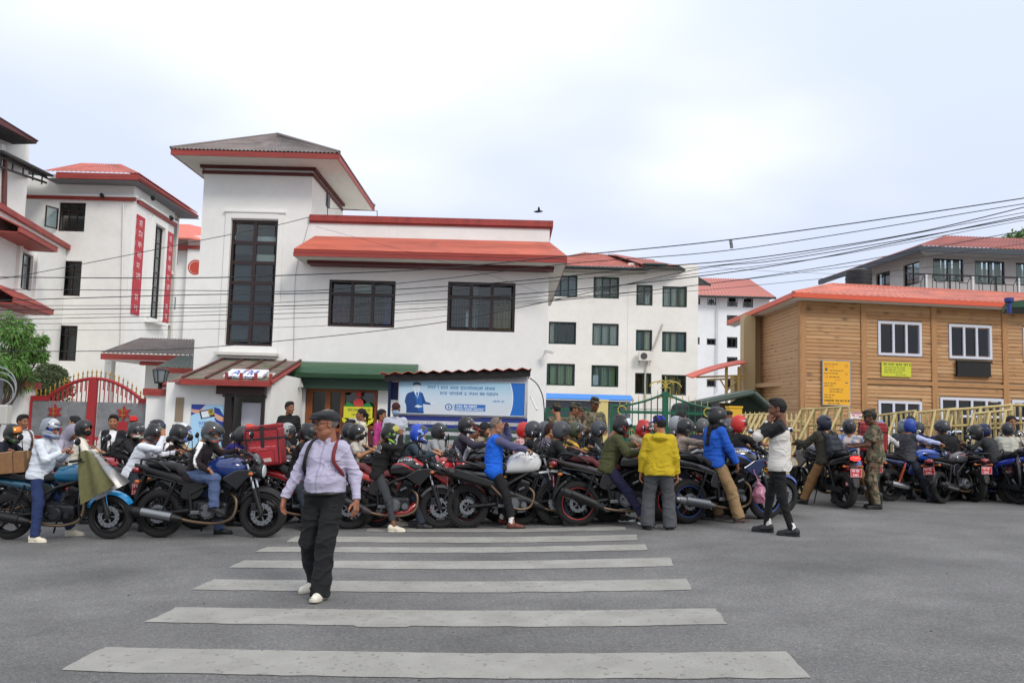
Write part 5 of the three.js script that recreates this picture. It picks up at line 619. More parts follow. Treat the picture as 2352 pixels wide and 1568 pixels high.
// ---------- green gates, yellow posts, picket fence ----------
const GG = M(0x12694c, 0.45, { map: rep1('metalDirt', 0.5) }), CREAM = M(0xe3cf92, 0.6, { map: rep1('metalDirt', 0.5) }), GOLDP = M(0xb6a045, 0.45, { metalness: 0.3 });
{
  const D = 20, F = front(D, 0, 10), gyB = 0.3, post = (x0, x1, y, c, label) => { const r = rectOn(F, x0, y, x1, 1050), t = thing('gate_post', label, 'post'); mesh('shaft', uvM(bx(r.u0, r.u1, gyB, r.y1, -D - 0.18, -D + 0.18)), M(c, 0.7, { map: plasterT }), t); mesh('cap', bx(r.u0 - 0.015, r.u1 + 0.015, r.y1, r.y1 + 0.04, -D - 0.2, -D + 0.2), M(c, 0.7), t); };
  post(1367, 1393, 921, 0xdcc983, 'pale yellow gate post behind the soldiers'); post(1672, 1700, 936, 0xe2b22c, 'bright yellow gate post beside the cream picket fence');
  const f = thing('side_gate', 'green barred side gate in front of the grey shutters', 'gate'), a = rectOn(F, 1252, 936, 1365, 1050); mesh('frame', [bx(a.u0, a.u1, a.y1 - 0.07, a.y1, -D - 0.03, -D + 0.03), bx(a.u0, a.u1, a.y1 - 0.2, a.y1 - 0.15, -D - 0.02, -D + 0.02), bx(a.u0, a.u1, gyB + 0.1, gyB + 0.16, -D - 0.02, -D + 0.02), bx(a.u0, a.u0 + 0.06, gyB, a.y1 - 0.07, -D - 0.02, -D + 0.03)], GG, f); for (let i = 1; i < 9; i++) { const u = lerp(a.u0, a.u1, i / 8.2); mesh('bar', bx(u - 0.022, u + 0.022, gyB + 0.16, a.y1 - 0.2, -D - 0.012, -D + 0.012), GG, f); }
  // double gate with a swept top
  const g = thing('green_gate', 'green double gate with gold scrolls and a peaked middle', 'gate'), L = F.uv(1409, 960).x, Rr = F.uv(1640, 960).x, mid = F.uv(1528, 960).x, yS = F.uv(1415, 932).y, yM = F.uv(1528, 903).y, yR = F.uv(1520, 948).y, yB = F.uv(1520, 978).y, top = (u) => yS + (yM - yS) * Math.pow(Math.max(0, 1 - Math.abs(u - mid) / ((Rr - L) / 2)), 1.7), sw = (u0, u1) => { const p = []; for (let i = 0; i <= 14; i++) { const u = lerp(u0, u1, i / 14); p.push([u, top(u), -D]); } return tube(p, 0.03, 20, 6); };
  mesh('frame', [bx(L - 0.08, L, gyB, yS + 0.06, -D - 0.04, -D + 0.04), bx(Rr, Rr + 0.08, gyB, yS - 0.02, -D - 0.04, -D + 0.04), bx(mid - 0.07, mid + 0.07, gyB, yM + 0.04, -D - 0.05, -D + 0.05), bx(L, mid - 0.071, yR - 0.03, yR + 0.03, -D - 0.03, -D + 0.03), bx(mid + 0.071, Rr, yR - 0.03, yR + 0.03, -D - 0.03, -D + 0.03), sw(L, mid - 0.07), sw(mid + 0.07, Rr)], GG, g);
  for (const [u0, u1] of [[L + 0.01, mid - 0.08], [mid + 0.08, Rr - 0.01]]) { mesh('sheet', bx(u0, u1, gyB + 0.1, yB, -D - 0.012, -D + 0.012), GG, g); for (let i = 0; i < 4; i++) { const u = lerp(u0 + 0.14, u1 - 0.14, i / 3), y = yB - 0.2; mesh('scroll', [place(new THREE.TorusGeometry(0.085, 0.011, 5, 20), u, y, -D + 0.024, 0, 0, 0, [0.75, 1.2, 1]), rod([u, y - 0.3, -D + 0.024], [u, y + 0.1, -D + 0.024], 0.011), place(new THREE.TorusGeometry(0.06, 0.01, 5, 14, 4), u - 0.06, y - 0.3, -D + 0.024), place(new THREE.TorusGeometry(0.06, 0.01, 5, 14, 4), u + 0.06, y - 0.3, -D + 0.024, 0, Math.PI)], GOLDP, g); } }
  for (let i = 1; i < 16; i++) { const u = lerp(L, Rr, i / 16); if (Math.abs(u - mid) < 0.1) continue; mesh('bar', rod([u, yB, -D], [u, top(u), -D], 0.014, 0.014, 5), GG, g); mesh('spike', [cylY(0.012, 0.16, u, top(u) + 0.1, -D, 6, 0.003)], GOLDP, g); }
  for (const y of [0.3, 0.6]) mesh('mesh_bar', bx(L, Rr, lerp(yR, yS, y) - 0.006, lerp(yR, yS, y) + 0.006, -D - 0.005, -D + 0.005), GG, g);
  mesh('crest', [...mir((s) => place(new THREE.TorusGeometry(0.2, 0.016, 5, 20, 4.2), mid + s * 0.2, yM + 0.08, -D, 0, s > 0 ? 0 : Math.PI, 0.4)), ...mir((s) => place(new THREE.TorusGeometry(0.09, 0.014, 5, 16, 5), mid + s * 0.1, yM + 0.22, -D, 0, s > 0 ? 0 : Math.PI, 0)), rod([mid, yM, -D], [mid, yM + 0.42, -D], 0.012), ...[L + 0.2, Rr - 0.15].map((u) => place(new THREE.TorusGeometry(0.1, 0.016, 5, 18, 4.6), u, yS - 0.1, -D + 0.03))], GOLDP, g);
  // cream picket fence
  const p0 = F.uv(1702, 960).x, p1 = F.uv(1850, 960).x, py = F.uv(1720, 947).y, pf = thing('picket_fence', 'cream steel picket fence behind the barricades', 'fence'); for (let i = 0; i < 15; i++) { const u = lerp(p0, p1, i / 14); mesh('picket', [bx(u - 0.02, u + 0.02, gyB, py - 0.06, -D - 0.01, -D + 0.01), cylY(0.022, 0.08, u, py - 0.02, -D, 6, 0.006)], CREAM, pf); } for (const q of [0.2, 0.42]) mesh('rail', bx(p0, p1, py - q, py - q + 0.05, -D + 0.012, -D + 0.03), CREAM, pf);
  const fr = F.uv(1641, 960).x + 0.1, f2 = thing('short_fence', 'short cream fence between the green gate and yellow post', 'fence'); for (let i = 0; i < 4; i++) mesh('picket', bx(fr + i * 0.09, fr + i * 0.09 + 0.035, gyB, F.uv(1650, 945).y, -D - 0.01, -D + 0.01), CREAM, f2); mesh('rail', bx(fr, fr + 0.3, 1.3, 1.36, -D + 0.011, -D + 0.03), CREAM, f2);
}
{ // guard hut
  const D = 23, h = thing('guard_hut', 'dark green guard hut with a low gabled roof', 'hut'), GN = M(0x33443a, 0.75), GD = M(0x4c5f55, 0.65, { map: rep1('metalDirt', 0.4) }), ap = at(1733, 895, D - 0.8), l = at(1614, 920, D - 0.8), r = at(1786, 942, D - 0.8), zb = -D - 0.9, w = rc(1668, 906, 1772, 1000, D);
  const rf = mesh('roof', [slabG([l.x, l.y, ap.z], [ap.x, ap.y, ap.z], [ap.x, ap.y, zb], [l.x, l.y, zb], 0.07), slabG([ap.x, ap.y, ap.z], [r.x, r.y, r.z], [r.x, r.y, zb], [ap.x, ap.y, zb], 0.07)], GD, h); mesh('bargeboard', [rod([l.x, l.y - 0.08, ap.z + 0.01], [ap.x, ap.y - 0.08, ap.z + 0.01], 0.06, 0.06, 4), rod([ap.x, ap.y - 0.08, ap.z + 0.01], [r.x, r.y - 0.08, r.z + 0.01], 0.06, 0.06, 4)], GD, rf);
  const wy = w.y0 + (w.y1 - w.y0) * 0.62; mesh('gable', poly([[w.x0, wy], [w.x1, wy], [w.x1, r.y + 0.05], [ap.x, ap.y - 0.1], [w.x0, ap.y - 0.42]], 0.1, -D), GN, h); for (const u of [0.02, 0.5, 0.66, 0.97]) mesh('post', bx(lerp(w.x0, w.x1, u) - 0.07, lerp(w.x0, w.x1, u) + 0.07, 0.3, wy, -D - 0.06, -D + 0.06), GN, h); mesh('back_wall', bx(w.x0, w.x1, 0.3, wy + 0.2, zb + 0.1, zb + 0.2), M(0x8a6f4d, 0.8), h); mesh('brace', [rod([l.x + 0.3, l.y - 0.12, -D + 0.3], [w.x0, l.y - 0.7, -D], 0.05, 0.05, 5)], GN, h); mesh('ledge', bx(w.x0, w.x1, 1.15, 1.22, -D - 0.1, -D + 0.12), GN, h); mesh('lower_wall', bx(w.x0 + 0.08, w.x1 - 0.08, 0.3, 1.149, -D - 0.05, -D + 0.02), GN, h);
}
{ // red curved shelter roof on pale posts
  const D = 32, t = thing('curved_shelter', 'open shelter with a curved red sheet roof on pale posts', 'shelter'), P = [[1586, 867], [1610, 858], [1640, 848], [1670, 840], [1712, 832]].map(([x, y]) => at(x, y, D)), g = []; for (let i = 0; i < 4; i++) g.push(slabG([P[i].x, P[i].y, P[i].z + 0.3], [P[i + 1].x, P[i + 1].y, P[i + 1].z + 0.3], [P[i + 1].x, P[i + 1].y + 0.15, P[i + 1].z - 0.9], [P[i].x, P[i].y + 0.15, P[i].z - 0.9], 0.05)); mesh('roof', g, M(0xcf5f4a, 0.6), t);
  const W = M(0xb59a5c, 0.7); for (const x of [1669, 1698]) mesh('post', rod(at(x, 842, D).toArray(), [at(x, 842, D).x, 0, -D], 0.06), W, t); mesh('truss', [rod(at(1600, 866, D).toArray(), at(1712, 862, D).toArray(), 0.035), rod(at(1625, 872, D).toArray(), at(1712, 868, D).toArray(), 0.035), rod(at(1655, 872, D).toArray(), at(1669, 895, D).toArray(), 0.03), rod(at(1698, 870, D).toArray(), at(1672, 895, D).toArray(), 0.03)], W, t);
  const tr = thing('dark_truck', 'dark covered truck parked behind the green gate', 'truck'), r = rc(1606, 938, 1652, 990, 25); mesh('cover', rbox(r.w + 1.6, r.h + 0.6, 3, 0.25, r.cx + 0.5, r.cy - 0.1, -26.6), M(0x17191a, 0.85), tr); mesh('bed', bx(r.x0 - 0.2, r.x1 + 1.4, 0.5, r.y0 - 0.2, -28, -25.1), M(0x1f2421, 0.7), tr); for (const x of [0.3, 1.9]) mesh('wheel', cylZ(0.45, 0.3, r.x0 + x, 0.45, -25.2, 20), RUBBER, tr);
}
{ // dark green canopy corner with a lamp at the right edge
  const a = at(2311, 688, 19), t = thing('station_canopy', 'dark green canopy corner with a blue lamp at the right edge', 'canopy'); mesh('roof', [slabG([a.x, a.y - 0.06, -19], [a.x + 6, a.y + 0.9, -18.4], [a.x + 6, a.y + 0.9, -20], [a.x + 0.5, a.y - 0.06, -20], 0.12), slabG([a.x, a.y - 0.18, -18.98], [a.x + 6, a.y - 0.1, -18.38], [a.x + 6, a.y + 0.78, -18.38], [a.x, a.y - 0.06, -18.98], 0.05)], M(0x1b4a30, 0.5), t); mesh('soffit', slabG([a.x + 0.5, a.y - 0.19, -20], [a.x + 6, a.y - 0.19, -20], [a.x + 6, a.y - 0.19, -18.4], [a.x + 0.1, a.y - 0.19, -18.99], 0.02), M(0x2a332d, 0.8), t); mesh('canopy_column', rod([a.x + 2.6, 0.2, -20.4], [a.x + 2.6, a.y - 0.2, -20.4], 0.12), M(0x2c4435, 0.6), t); mesh('lamp', [cylY(0.1, 0.09, a.x + 0.02, a.y - 0.02, -18.9, 14), cylY(0.05, 0.25, a.x + 0.02, a.y - 0.2, -18.9, 8)], M(0x24357a, 0.5), t);
}
// ---------- barricades ----------
function hurdle(a, b, y0, y1, Da, Db, n, label, o = {}) {   // steel frame between two pixels, uprights and slanted stays towards the road
  const A = at(a, y0, Da), B = at(b, y1, Db), t = thing('barricade', label, 'barricade'), dn = V3(B.z - A.z, 0, -(B.x - A.x)).normalize(), g = (p) => gy(p.x) + onPav(p), r = 0.034, Z = dn.z < 0 ? dn.negate() : dn;
  const rail = (k) => rod([A.x, lerp(g(A), A.y, k), A.z], [B.x, lerp(g(B), B.y, k), B.z], r, r, 4); [1, o.mid ?? 0.8, 0.12].forEach((k) => mesh('rail', rail(k), CREAM, t));
  for (let i = 0; i <= n; i++) { const p = A.clone().lerp(B, i / n); mesh('upright', rod([p.x, g(p), p.z], p.toArray(), r * 0.9, r * 0.9, 4), CREAM, t); if (i % (o.every || 2) === 0) { const q = p.clone().addScaledVector(Z, o.out || 0.7).add(V3(o.slant ?? -0.35, 0, 0)); mesh('stay', rod([q.x, g(q), q.z], p.toArray(), r, r, 4), CREAM, t); } }
  if (o.board) mesh('board', [slabG([lerp(A.x, B.x, o.board[0]), g(A) + 0.2, lerp(A.z, B.z, o.board[0]) + 0.05], [lerp(A.x, B.x, o.board[1]), g(B) + 0.2, lerp(A.z, B.z, o.board[1]) + 0.05], [lerp(A.x, B.x, o.board[1]), lerp(g(B), B.y, 0.72), lerp(A.z, B.z, o.board[1]) + 0.05], [lerp(A.x, B.x, o.board[0]), lerp(g(A), A.y, 0.72), lerp(A.z, B.z, o.board[0]) + 0.05], 0.02)], M(0xe0ac2b, 0.6), t);
}
hurdle(1706, 1800, 953, 950, 18.2, 17.6, 8, 'cream barricade with a yellow board left of the man in the black and white top', { board: [0.0, 1], every: 1, slant: -0.5 });
hurdle(1842, 1950, 941, 934, 18, 17, 7, 'cream barricade under the orange notice board', { every: 2, slant: -0.4 });
hurdle(2015, 2105, 954, 943, 18.6, 18, 8, 'cream barricade behind the soldier, its top end cut at a slant', { every: 4 });
hurdle(2108, 2202, 947, 938, 18.6, 18.2, 9, 'cream barricade behind the striped helmet', { every: 4 });
hurdle(2180, 2330, 942, 930, 18.2, 17.7, 10, 'longest cream barricade reaching the doorway at the right', { every: 5, slant: -0.5 });
hurdle(2238, 2324, 950, 942, 17.7, 17.4, 7, 'cream barricade beside the standing woman, stays crossing', { every: 3, slant: -0.45 });
hurdle(2326, 2420, 930, 932, 17.6, 17.2, 5, 'cream barricade cut off by the right edge', { every: 2 });
// ---------- trees ----------
function leaves(n, blobs, len, wid, col, droop = 0) {   // leaf-sized faces through clumps
  const P = [], C = [], I = [];
  for (let i = 0; i < n; i++) {
    const [bx0, by0, bz0, br] = blobs[Math.floor(rnd() * blobs.length)]; let x, y, z, d; do { x = rr(-1, 1); y = rr(-1, 1); z = rr(-1, 1); d = x * x + y * y + z * z; } while (d > 1 || d < 0.12); const p = V3(bx0 + x * br, by0 + y * br * 0.8, bz0 + z * br), dir = V3(x + rr(-0.6, 0.6), y * 0.6 + rr(-0.6, 0.4) - droop, z + rr(-0.6, 0.6)).normalize(), s = dir.clone().cross(V3(rr(-1, 1), rr(-1, 1), rr(-1, 1))).normalize(), l = len * rr(0.7, 1.3), w = wid * rr(0.7, 1.2), k = P.length / 3, m = p.clone().addScaledVector(dir, l * 0.5), e = p.clone().addScaledVector(dir, l).add(V3(0, -l * 0.15, 0));
    P.push(...p.toArray(), ...m.clone().addScaledVector(s, w).toArray(), ...m.clone().addScaledVector(s, -w).toArray(), ...e.toArray()); const c = lin(col).map((v) => v * rr(0.7, 1.35)); for (let j = 0; j < 4; j++) C.push(...c); I.push(k, k + 1, k + 2, k + 1, k + 3, k + 2);
  }
  const g = new THREE.BufferGeometry(); g.setAttribute('position', new THREE.Float32BufferAttribute(P, 3)); g.setAttribute('color', new THREE.Float32BufferAttribute(C, 3)); g.setIndex(I); g.computeVertexNormals(); return g;
}
const LEAF = new THREE.MeshPhysicalMaterial({ color: 0xffffff, vertexColors: true, roughness: 0.7, transmission: 0.35, thickness: 0, side: THREE.DoubleSide }), BARK = M(0x4a3d30, 0.95, { bumpMap: rep1('grain', 2), bumpScale: 0.02 });
function tree(px, py, D, blobs, n, len, wid, col, label, droop) { const c = at(px, py, D), t = thing('tree', label, 'tree', [c.x, -0.6, c.z]), B = blobs.map(([x, y, r]) => { const q = at(x, y, D); return [q.x - c.x, q.y + 0.6, rr(-0.7, 0.7), r]; }); mesh('trunk', [rod([0, 0, 0], [0.1, c.y - 0.4, 0], 0.16, 0.09), ...B.map((b) => rod([0.08, (c.y - 0.6) * rr(0.6, 0.95), 0], [b[0], b[1], b[2]], 0.05, 0.015, 5))], BARK, t); mesh('crown', leaves(n, B, len, wid, col, droop), LEAF, t); }
tree(-20, 850, 20, [[-30, 735, 0.42], [8, 745, 0.34], [34, 768, 0.26], [-10, 790, 0.45], [25, 800, 0.36], [52, 795, 0.22], [0, 835, 0.45], [40, 838, 0.28], [-40, 830, 0.5], [72, 775, 0.1], [-5, 870, 0.4], [70, 812, 0.12]], 5200, 0.16, 0.02, 0x5d8732, 'bright green feathery tree beside the left gate pillar', 0.5);
tree(105, 900, 25, [[98, 872, 0.6], [75, 880, 0.6], [122, 885, 0.5], [136, 902, 0.3], [60, 900, 0.6], [100, 905, 0.7], [84, 852, 0.32], [108, 858, 0.3]], 7000, 0.09, 0.03, 0x4a5a2c, 'dense round olive bush behind the red gate', 0);
tree(2370, 620, 60, [[2345, 562, 1.1], [2365, 556, 1.4], [2385, 560, 1.5]], 1500, 0.35, 0.1, 0x5c7a3a, 'far tree top showing behind the grey house roof', 0.1);
// ---------- wires ----------
{
  const W = (pts, r, label, D0 = 16, D1 = 13) => top1('overhead_cable', tube(pts.map(([x, y], i) => at(x, y, lerp(D0, D1, clamp(x / 2352, 0, 1))).toArray()), r * 0.8, 70, 5), M(0x1b2224, 0.6), label, 'cable');
  W([[-60, 644], [0, 640], [190, 606], [460, 552], [640, 516], [712, 498]], 0.009, 'cable rising from the left edge to the flat roof corner', 16, 20);
  W([[-60, 636], [445, 638], [660, 632], [1000, 617], [1303, 588], [1680, 550], [2352, 455], [2500, 430]], 0.012, 'topmost cable over the long red awning, crossing the whole street');
  W([[-60, 664], [445, 667], [700, 668], [1000, 642], [1300, 606], [1680, 574], [2352, 468], [2500, 446]], 0.009, 'second cable below the topmost one, crossing the awning corner');
  W([[-60, 692], [440, 677], [760, 672], [1180, 646], [1480, 615], [1720, 594], [2100, 535], [2352, 476], [2500, 440]], 0.011, 'cable just above the first floor windows');
  W([[-60, 702], [500, 699], [760, 688], [1180, 654], [1500, 624], [1800, 590], [2352, 488], [2500, 460]], 0.007, 'thin cable through the tops of the first floor windows');
  W([[-60, 712], [500, 706], [900, 694], [1250, 671], [1560, 640], [1840, 600], [2352, 496], [2500, 470]], 0.011, 'thick cable through the middle of the first floor windows');
  W([[-60, 726], [460, 716], [900, 700], [1250, 680], [1600, 628], [1900, 590], [2352, 506], [2500, 482]], 0.006, 'thin cable a hand below the thick one');
  W([[-60, 735], [460, 724], [900, 712], [1250, 688], [1600, 655], [1900, 612], [2352, 530], [2500, 505]], 0.008, 'cable through the lower halves of the first floor windows');
  W([[-60, 745], [460, 738], [850, 722], [1250, 692], [1640, 650], [2352, 560], [2500, 540]], 0.006, 'thin low cable over the window sills');
  W([[-60, 758], [460, 756], [850, 742], [1100, 716], [1255, 693], [1640, 664], [2000, 628], [2352, 590]], 0.005, 'faint cable passing under the left first floor window');
  W([[-60, 806], [230, 806], [450, 799], [640, 783], [830, 764], [1040, 736], [1260, 692], [1640, 612], [1770, 600], [2352, 500], [2500, 470]], 0.009, 'lowest cable, sagging over the tower window sill');
  W([[1640, 614], [1760, 622], [2050, 634], [2352, 645]], 0.006, 'cable running down to the balcony railing', 16, 30);
  W([[725, 520], [980, 590], [1150, 640], [1290, 690]], 0.004, 'faint diagonal wire crossing the long red awning', 21, 20);
  const c = at(1680, 558, lerp(16, 13, 1680 / 2352)), t = thing('cable_clamp', 'small metal clamp joining the two topmost cables', 'clamp', c.toArray()); mesh('plate', rbox(0.05, 0.14, 0.03, 0.006, 0, -0.02, 0, 0, 0, 0.15), ALU, t); mesh('bolt', cylZ(0.012, 0.06, 0, 0, 0, 8), STEEL, t);
  const b = at(1237, 486, 24), bd = thing('bird', 'small dark bird flying above the flat roof', 'bird', b.toArray()); mesh('body', loft([[-0.14, 0, 0.01, 0.02], [-0.05, 0, 0.035, 0.04], [0.06, 0.01, 0.03, 0.035], [0.1, 0.015, 0.022, 0.022], [0.13, 0.012, 0.005, 0.005]], 10), M(0x2a2c2f, 0.8), bd); for (const s of [1, -1]) mesh('wing', slabG([-0.03, 0.02, 0], [0.05, 0.02, 0], [0.02, 0.09, s * 0.2], [-0.02, 0.09, s * 0.2], 0.006), M(0x2a2c2f, 0.8), bd);
  const ms = [[12, 896, 0.36], [10, 905, 0.3], [4, 890, 0.42]].map(([x, y, r]) => torusZ(r, 0.014, at(x, y, 17).x - 0.12, at(x, y, 17).y, at(x, y, 17).z + rr(0, 0.1), 5, 30)), cc = thing('cable_coil', 'coil of grey cable hung on a pole at the left edge', 'cable coil'); for (const g of ms) mesh('loop', g, M(0x8f9296, 0.5), cc); mesh('meter_box', [rbox(0.3, 0.4, 0.2, 0.03, at(4, 952, 17).x, at(4, 952, 17).y, -17)], M(0xb8b6ae, 0.6), cc); mesh('pole', cylY(0.06, 2.6, at(-14, 920, 17).x, 0.8, -17.15, 12), M(0x55565a, 0.6), cc);
}
// ---------- motorcycles: x forwards, y up, z to the rider's right, origin on the ground between the axles ----------
function loft(secs, n = 20, zc = 0) {   // rounded body through cross-sections [x, middle y, half height, half width, squareness]
  const P = [], U = [], I = [], m = secs.length, L = secs[m - 1][0] - secs[0][0];
  secs.forEach(([x, cy, ry, rz, e = 2.4]) => { for (let i = 0; i <= n; i++) { const a = i / n * Math.PI * 2, c = Math.cos(a), s = Math.sin(a); P.push(x, cy - ry * Math.sign(c) * Math.abs(c) ** (2 / e), zc + rz * Math.sign(s) * Math.abs(s) ** (2 / e)); U.push((x - secs[0][0]) / L, i / n); } });
  for (let j = 0; j < m - 1; j++) for (let i = 0; i < n; i++) { const a = j * (n + 1) + i; I.push(a, a + 1, a + n + 1, a + 1, a + n + 2, a + n + 1); }
  for (const [j, f] of [[0, 1], [m - 1, 0]]) { const k = P.length / 3, s = secs[j]; P.push(s[0], s[1], zc); U.push(j ? 1 : 0, 0.5); for (let i = 0; i < n; i++) { const a = j * (n + 1) + i; f ? I.push(k, a + 1, a) : I.push(k, a, a + 1); } }
  const g = new THREE.BufferGeometry(); g.setAttribute('position', new THREE.Float32BufferAttribute(P, 3)); g.setAttribute('uv', new THREE.Float32BufferAttribute(U, 2)); g.setIndex(I); g.computeVertexNormals();
  const N = g.attributes.normal; // close the seam
  for (let j = 0; j < m; j++) { const a = j * (n + 1), b = a + n; const v = V3(N.getX(a) + N.getX(b), N.getY(a) + N.getY(b), N.getZ(a) + N.getZ(b)).normalize(); N.setXYZ(a, v.x, v.y, v.z); N.setXYZ(b, v.x, v.y, v.z); }
  return g.toNonIndexed();
}
function arcGuard(R0, a0, a1, hw, cx, cy, drop = 0.03, n = 14) {   // wheel guard: an arched strip with turned-down sides
  const P = [], I = [], prof = [[-hw, -drop], [-hw * 0.8, 0], [0, 0.012], [hw * 0.8, 0], [hw, -drop], [hw * 0.9, -drop - 0.004], [0, 0.004], [-hw * 0.9, -drop - 0.004]], m = prof.length;
  for (let i = 0; i <= n; i++) { const a = lerp(a0, a1, i / n), t = Math.sin(Math.PI * i / n) ** 0.4; for (const [z, r] of prof) { const q = R0 + r; P.push(cx + Math.cos(a) * q, cy + Math.sin(a) * q, z * (0.55 + 0.45 * t)); } if (i) for (let j = 0; j < m; j++) { const k = (i - 1) * m + j, l = (i - 1) * m + (j + 1) % m; I.push(k, k + m, l, l, k + m, l + m); } }
  const g = new THREE.BufferGeometry(); g.setAttribute('position', new THREE.Float32BufferAttribute(P, 3)); g.setIndex(I); const h = g.toNonIndexed(); h.computeVertexNormals(); return h;
}
const bikeGeos = {};
function tyreG(Ro, w, knobs) {
  const pr = [[Ro - 0.092, -w * 0.55], [Ro - 0.085, -w * 0.8], [Ro - 0.05, -w], [Ro - 0.018, -w * 0.78], [Ro, -w * 0.3], [Ro, w * 0.3], [Ro - 0.018, w * 0.78], [Ro - 0.05, w], [Ro - 0.085, w * 0.8], [Ro - 0.092, w * 0.55]].map((p) => new THREE.Vector2(...p));
  const g = [new THREE.LatheGeometry(pr, 40).rotateX(Math.PI / 2)], nk = knobs ? 38 : 44;
  for (let i = 0; i < nk; i++) { const a = i / nk * Math.PI * 2, k = knobs ? 1 : 0.45; for (const s of knobs ? [-0.62, 0, 0.62] : [-0.5, 0.5]) g.push(place(new THREE.BoxGeometry(0.028 * k + 0.006, 0.022 * k, w * 0.42), Math.cos(a + s * 0.05) * (Ro - 0.002 - Math.abs(s) * 0.016), Math.sin(a + s * 0.05) * (Ro - 0.002 - Math.abs(s) * 0.016), s * w, 0, 0, a - Math.PI / 2)); }
  return merge(g);
}
function rimG(Ro, kind) {
  const Ri = Ro - 0.095, g = [torusZ(Ri, 0.016, 0, 0, -0.03, 7, 40), torusZ(Ri, 0.016, 0, 0, 0.03, 7, 40), place(new THREE.CylinderGeometry(Ri - 0.004, Ri - 0.004, 0.056, 40, 1, true), 0, 0, 0, Math.PI / 2), cylZ(0.045, 0.13, 0, 0, 0, 14)];
  if (kind === 'wire') for (let i = 0; i < 32; i++) { const a = i / 32 * 6.2832, b = a + (i % 2 ? 0.45 : -0.45), s = i % 4 < 2 ? 1 : -1; g.push(rod([0.045 * Math.cos(b), 0.045 * Math.sin(b), 0.05 * s], [Ri * Math.cos(a), Ri * Math.sin(a), 0.012 * s], 0.0026, 0.0026, 4)); }
  else for (let i = 0; i < 5; i++) { const a = i * 1.2566 + 0.3; for (const d of kind === 'twin' ? [-0.13, 0.13] : [0]) g.push(place(poly([[0.03, -0.019], [Ri, -0.011], [Ri, 0.011], [0.03, 0.019]], 0.034, 0, 0.006), 0, 0, 0, 0, 0, a + d)); }
  return merge(g);
}
function discG(r) {
  const s = new THREE.Shape(); for (let i = 0; i < 30; i++) { const a = i / 30 * 6.2832, q = r + (i % 2 ? 0.004 : -0.004); s[i ? 'lineTo' : 'moveTo'](q * Math.cos(a), q * Math.sin(a)); }
  const h = new THREE.Path(); h.absarc(0, 0, r * 0.62, 0, 6.2832, true); s.holes.push(h); for (let i = 0; i < 15; i++) { const a = i / 15 * 6.2832, p = new THREE.Path(); p.absarc(r * (i % 2 ? 0.76 : 0.88) * Math.cos(a), r * (i % 2 ? 0.76 : 0.88) * Math.sin(a), r * 0.055, 0, 6.2832, true); s.holes.push(p); }
  const g = [new THREE.ExtrudeGeometry(s, { depth: 0.005, bevelEnabled: false, curveSegments: 7 })]; for (let i = 0; i < 5; i++) g.push(place(new THREE.BoxGeometry(r * 0.6, 0.014, 0.004), 0, 0, 0.002, 0, 0, i * 1.2566).translate(r * 0.36 * Math.cos(i * 1.2566), r * 0.36 * Math.sin(i * 1.2566), 0)); return merge(g);
}
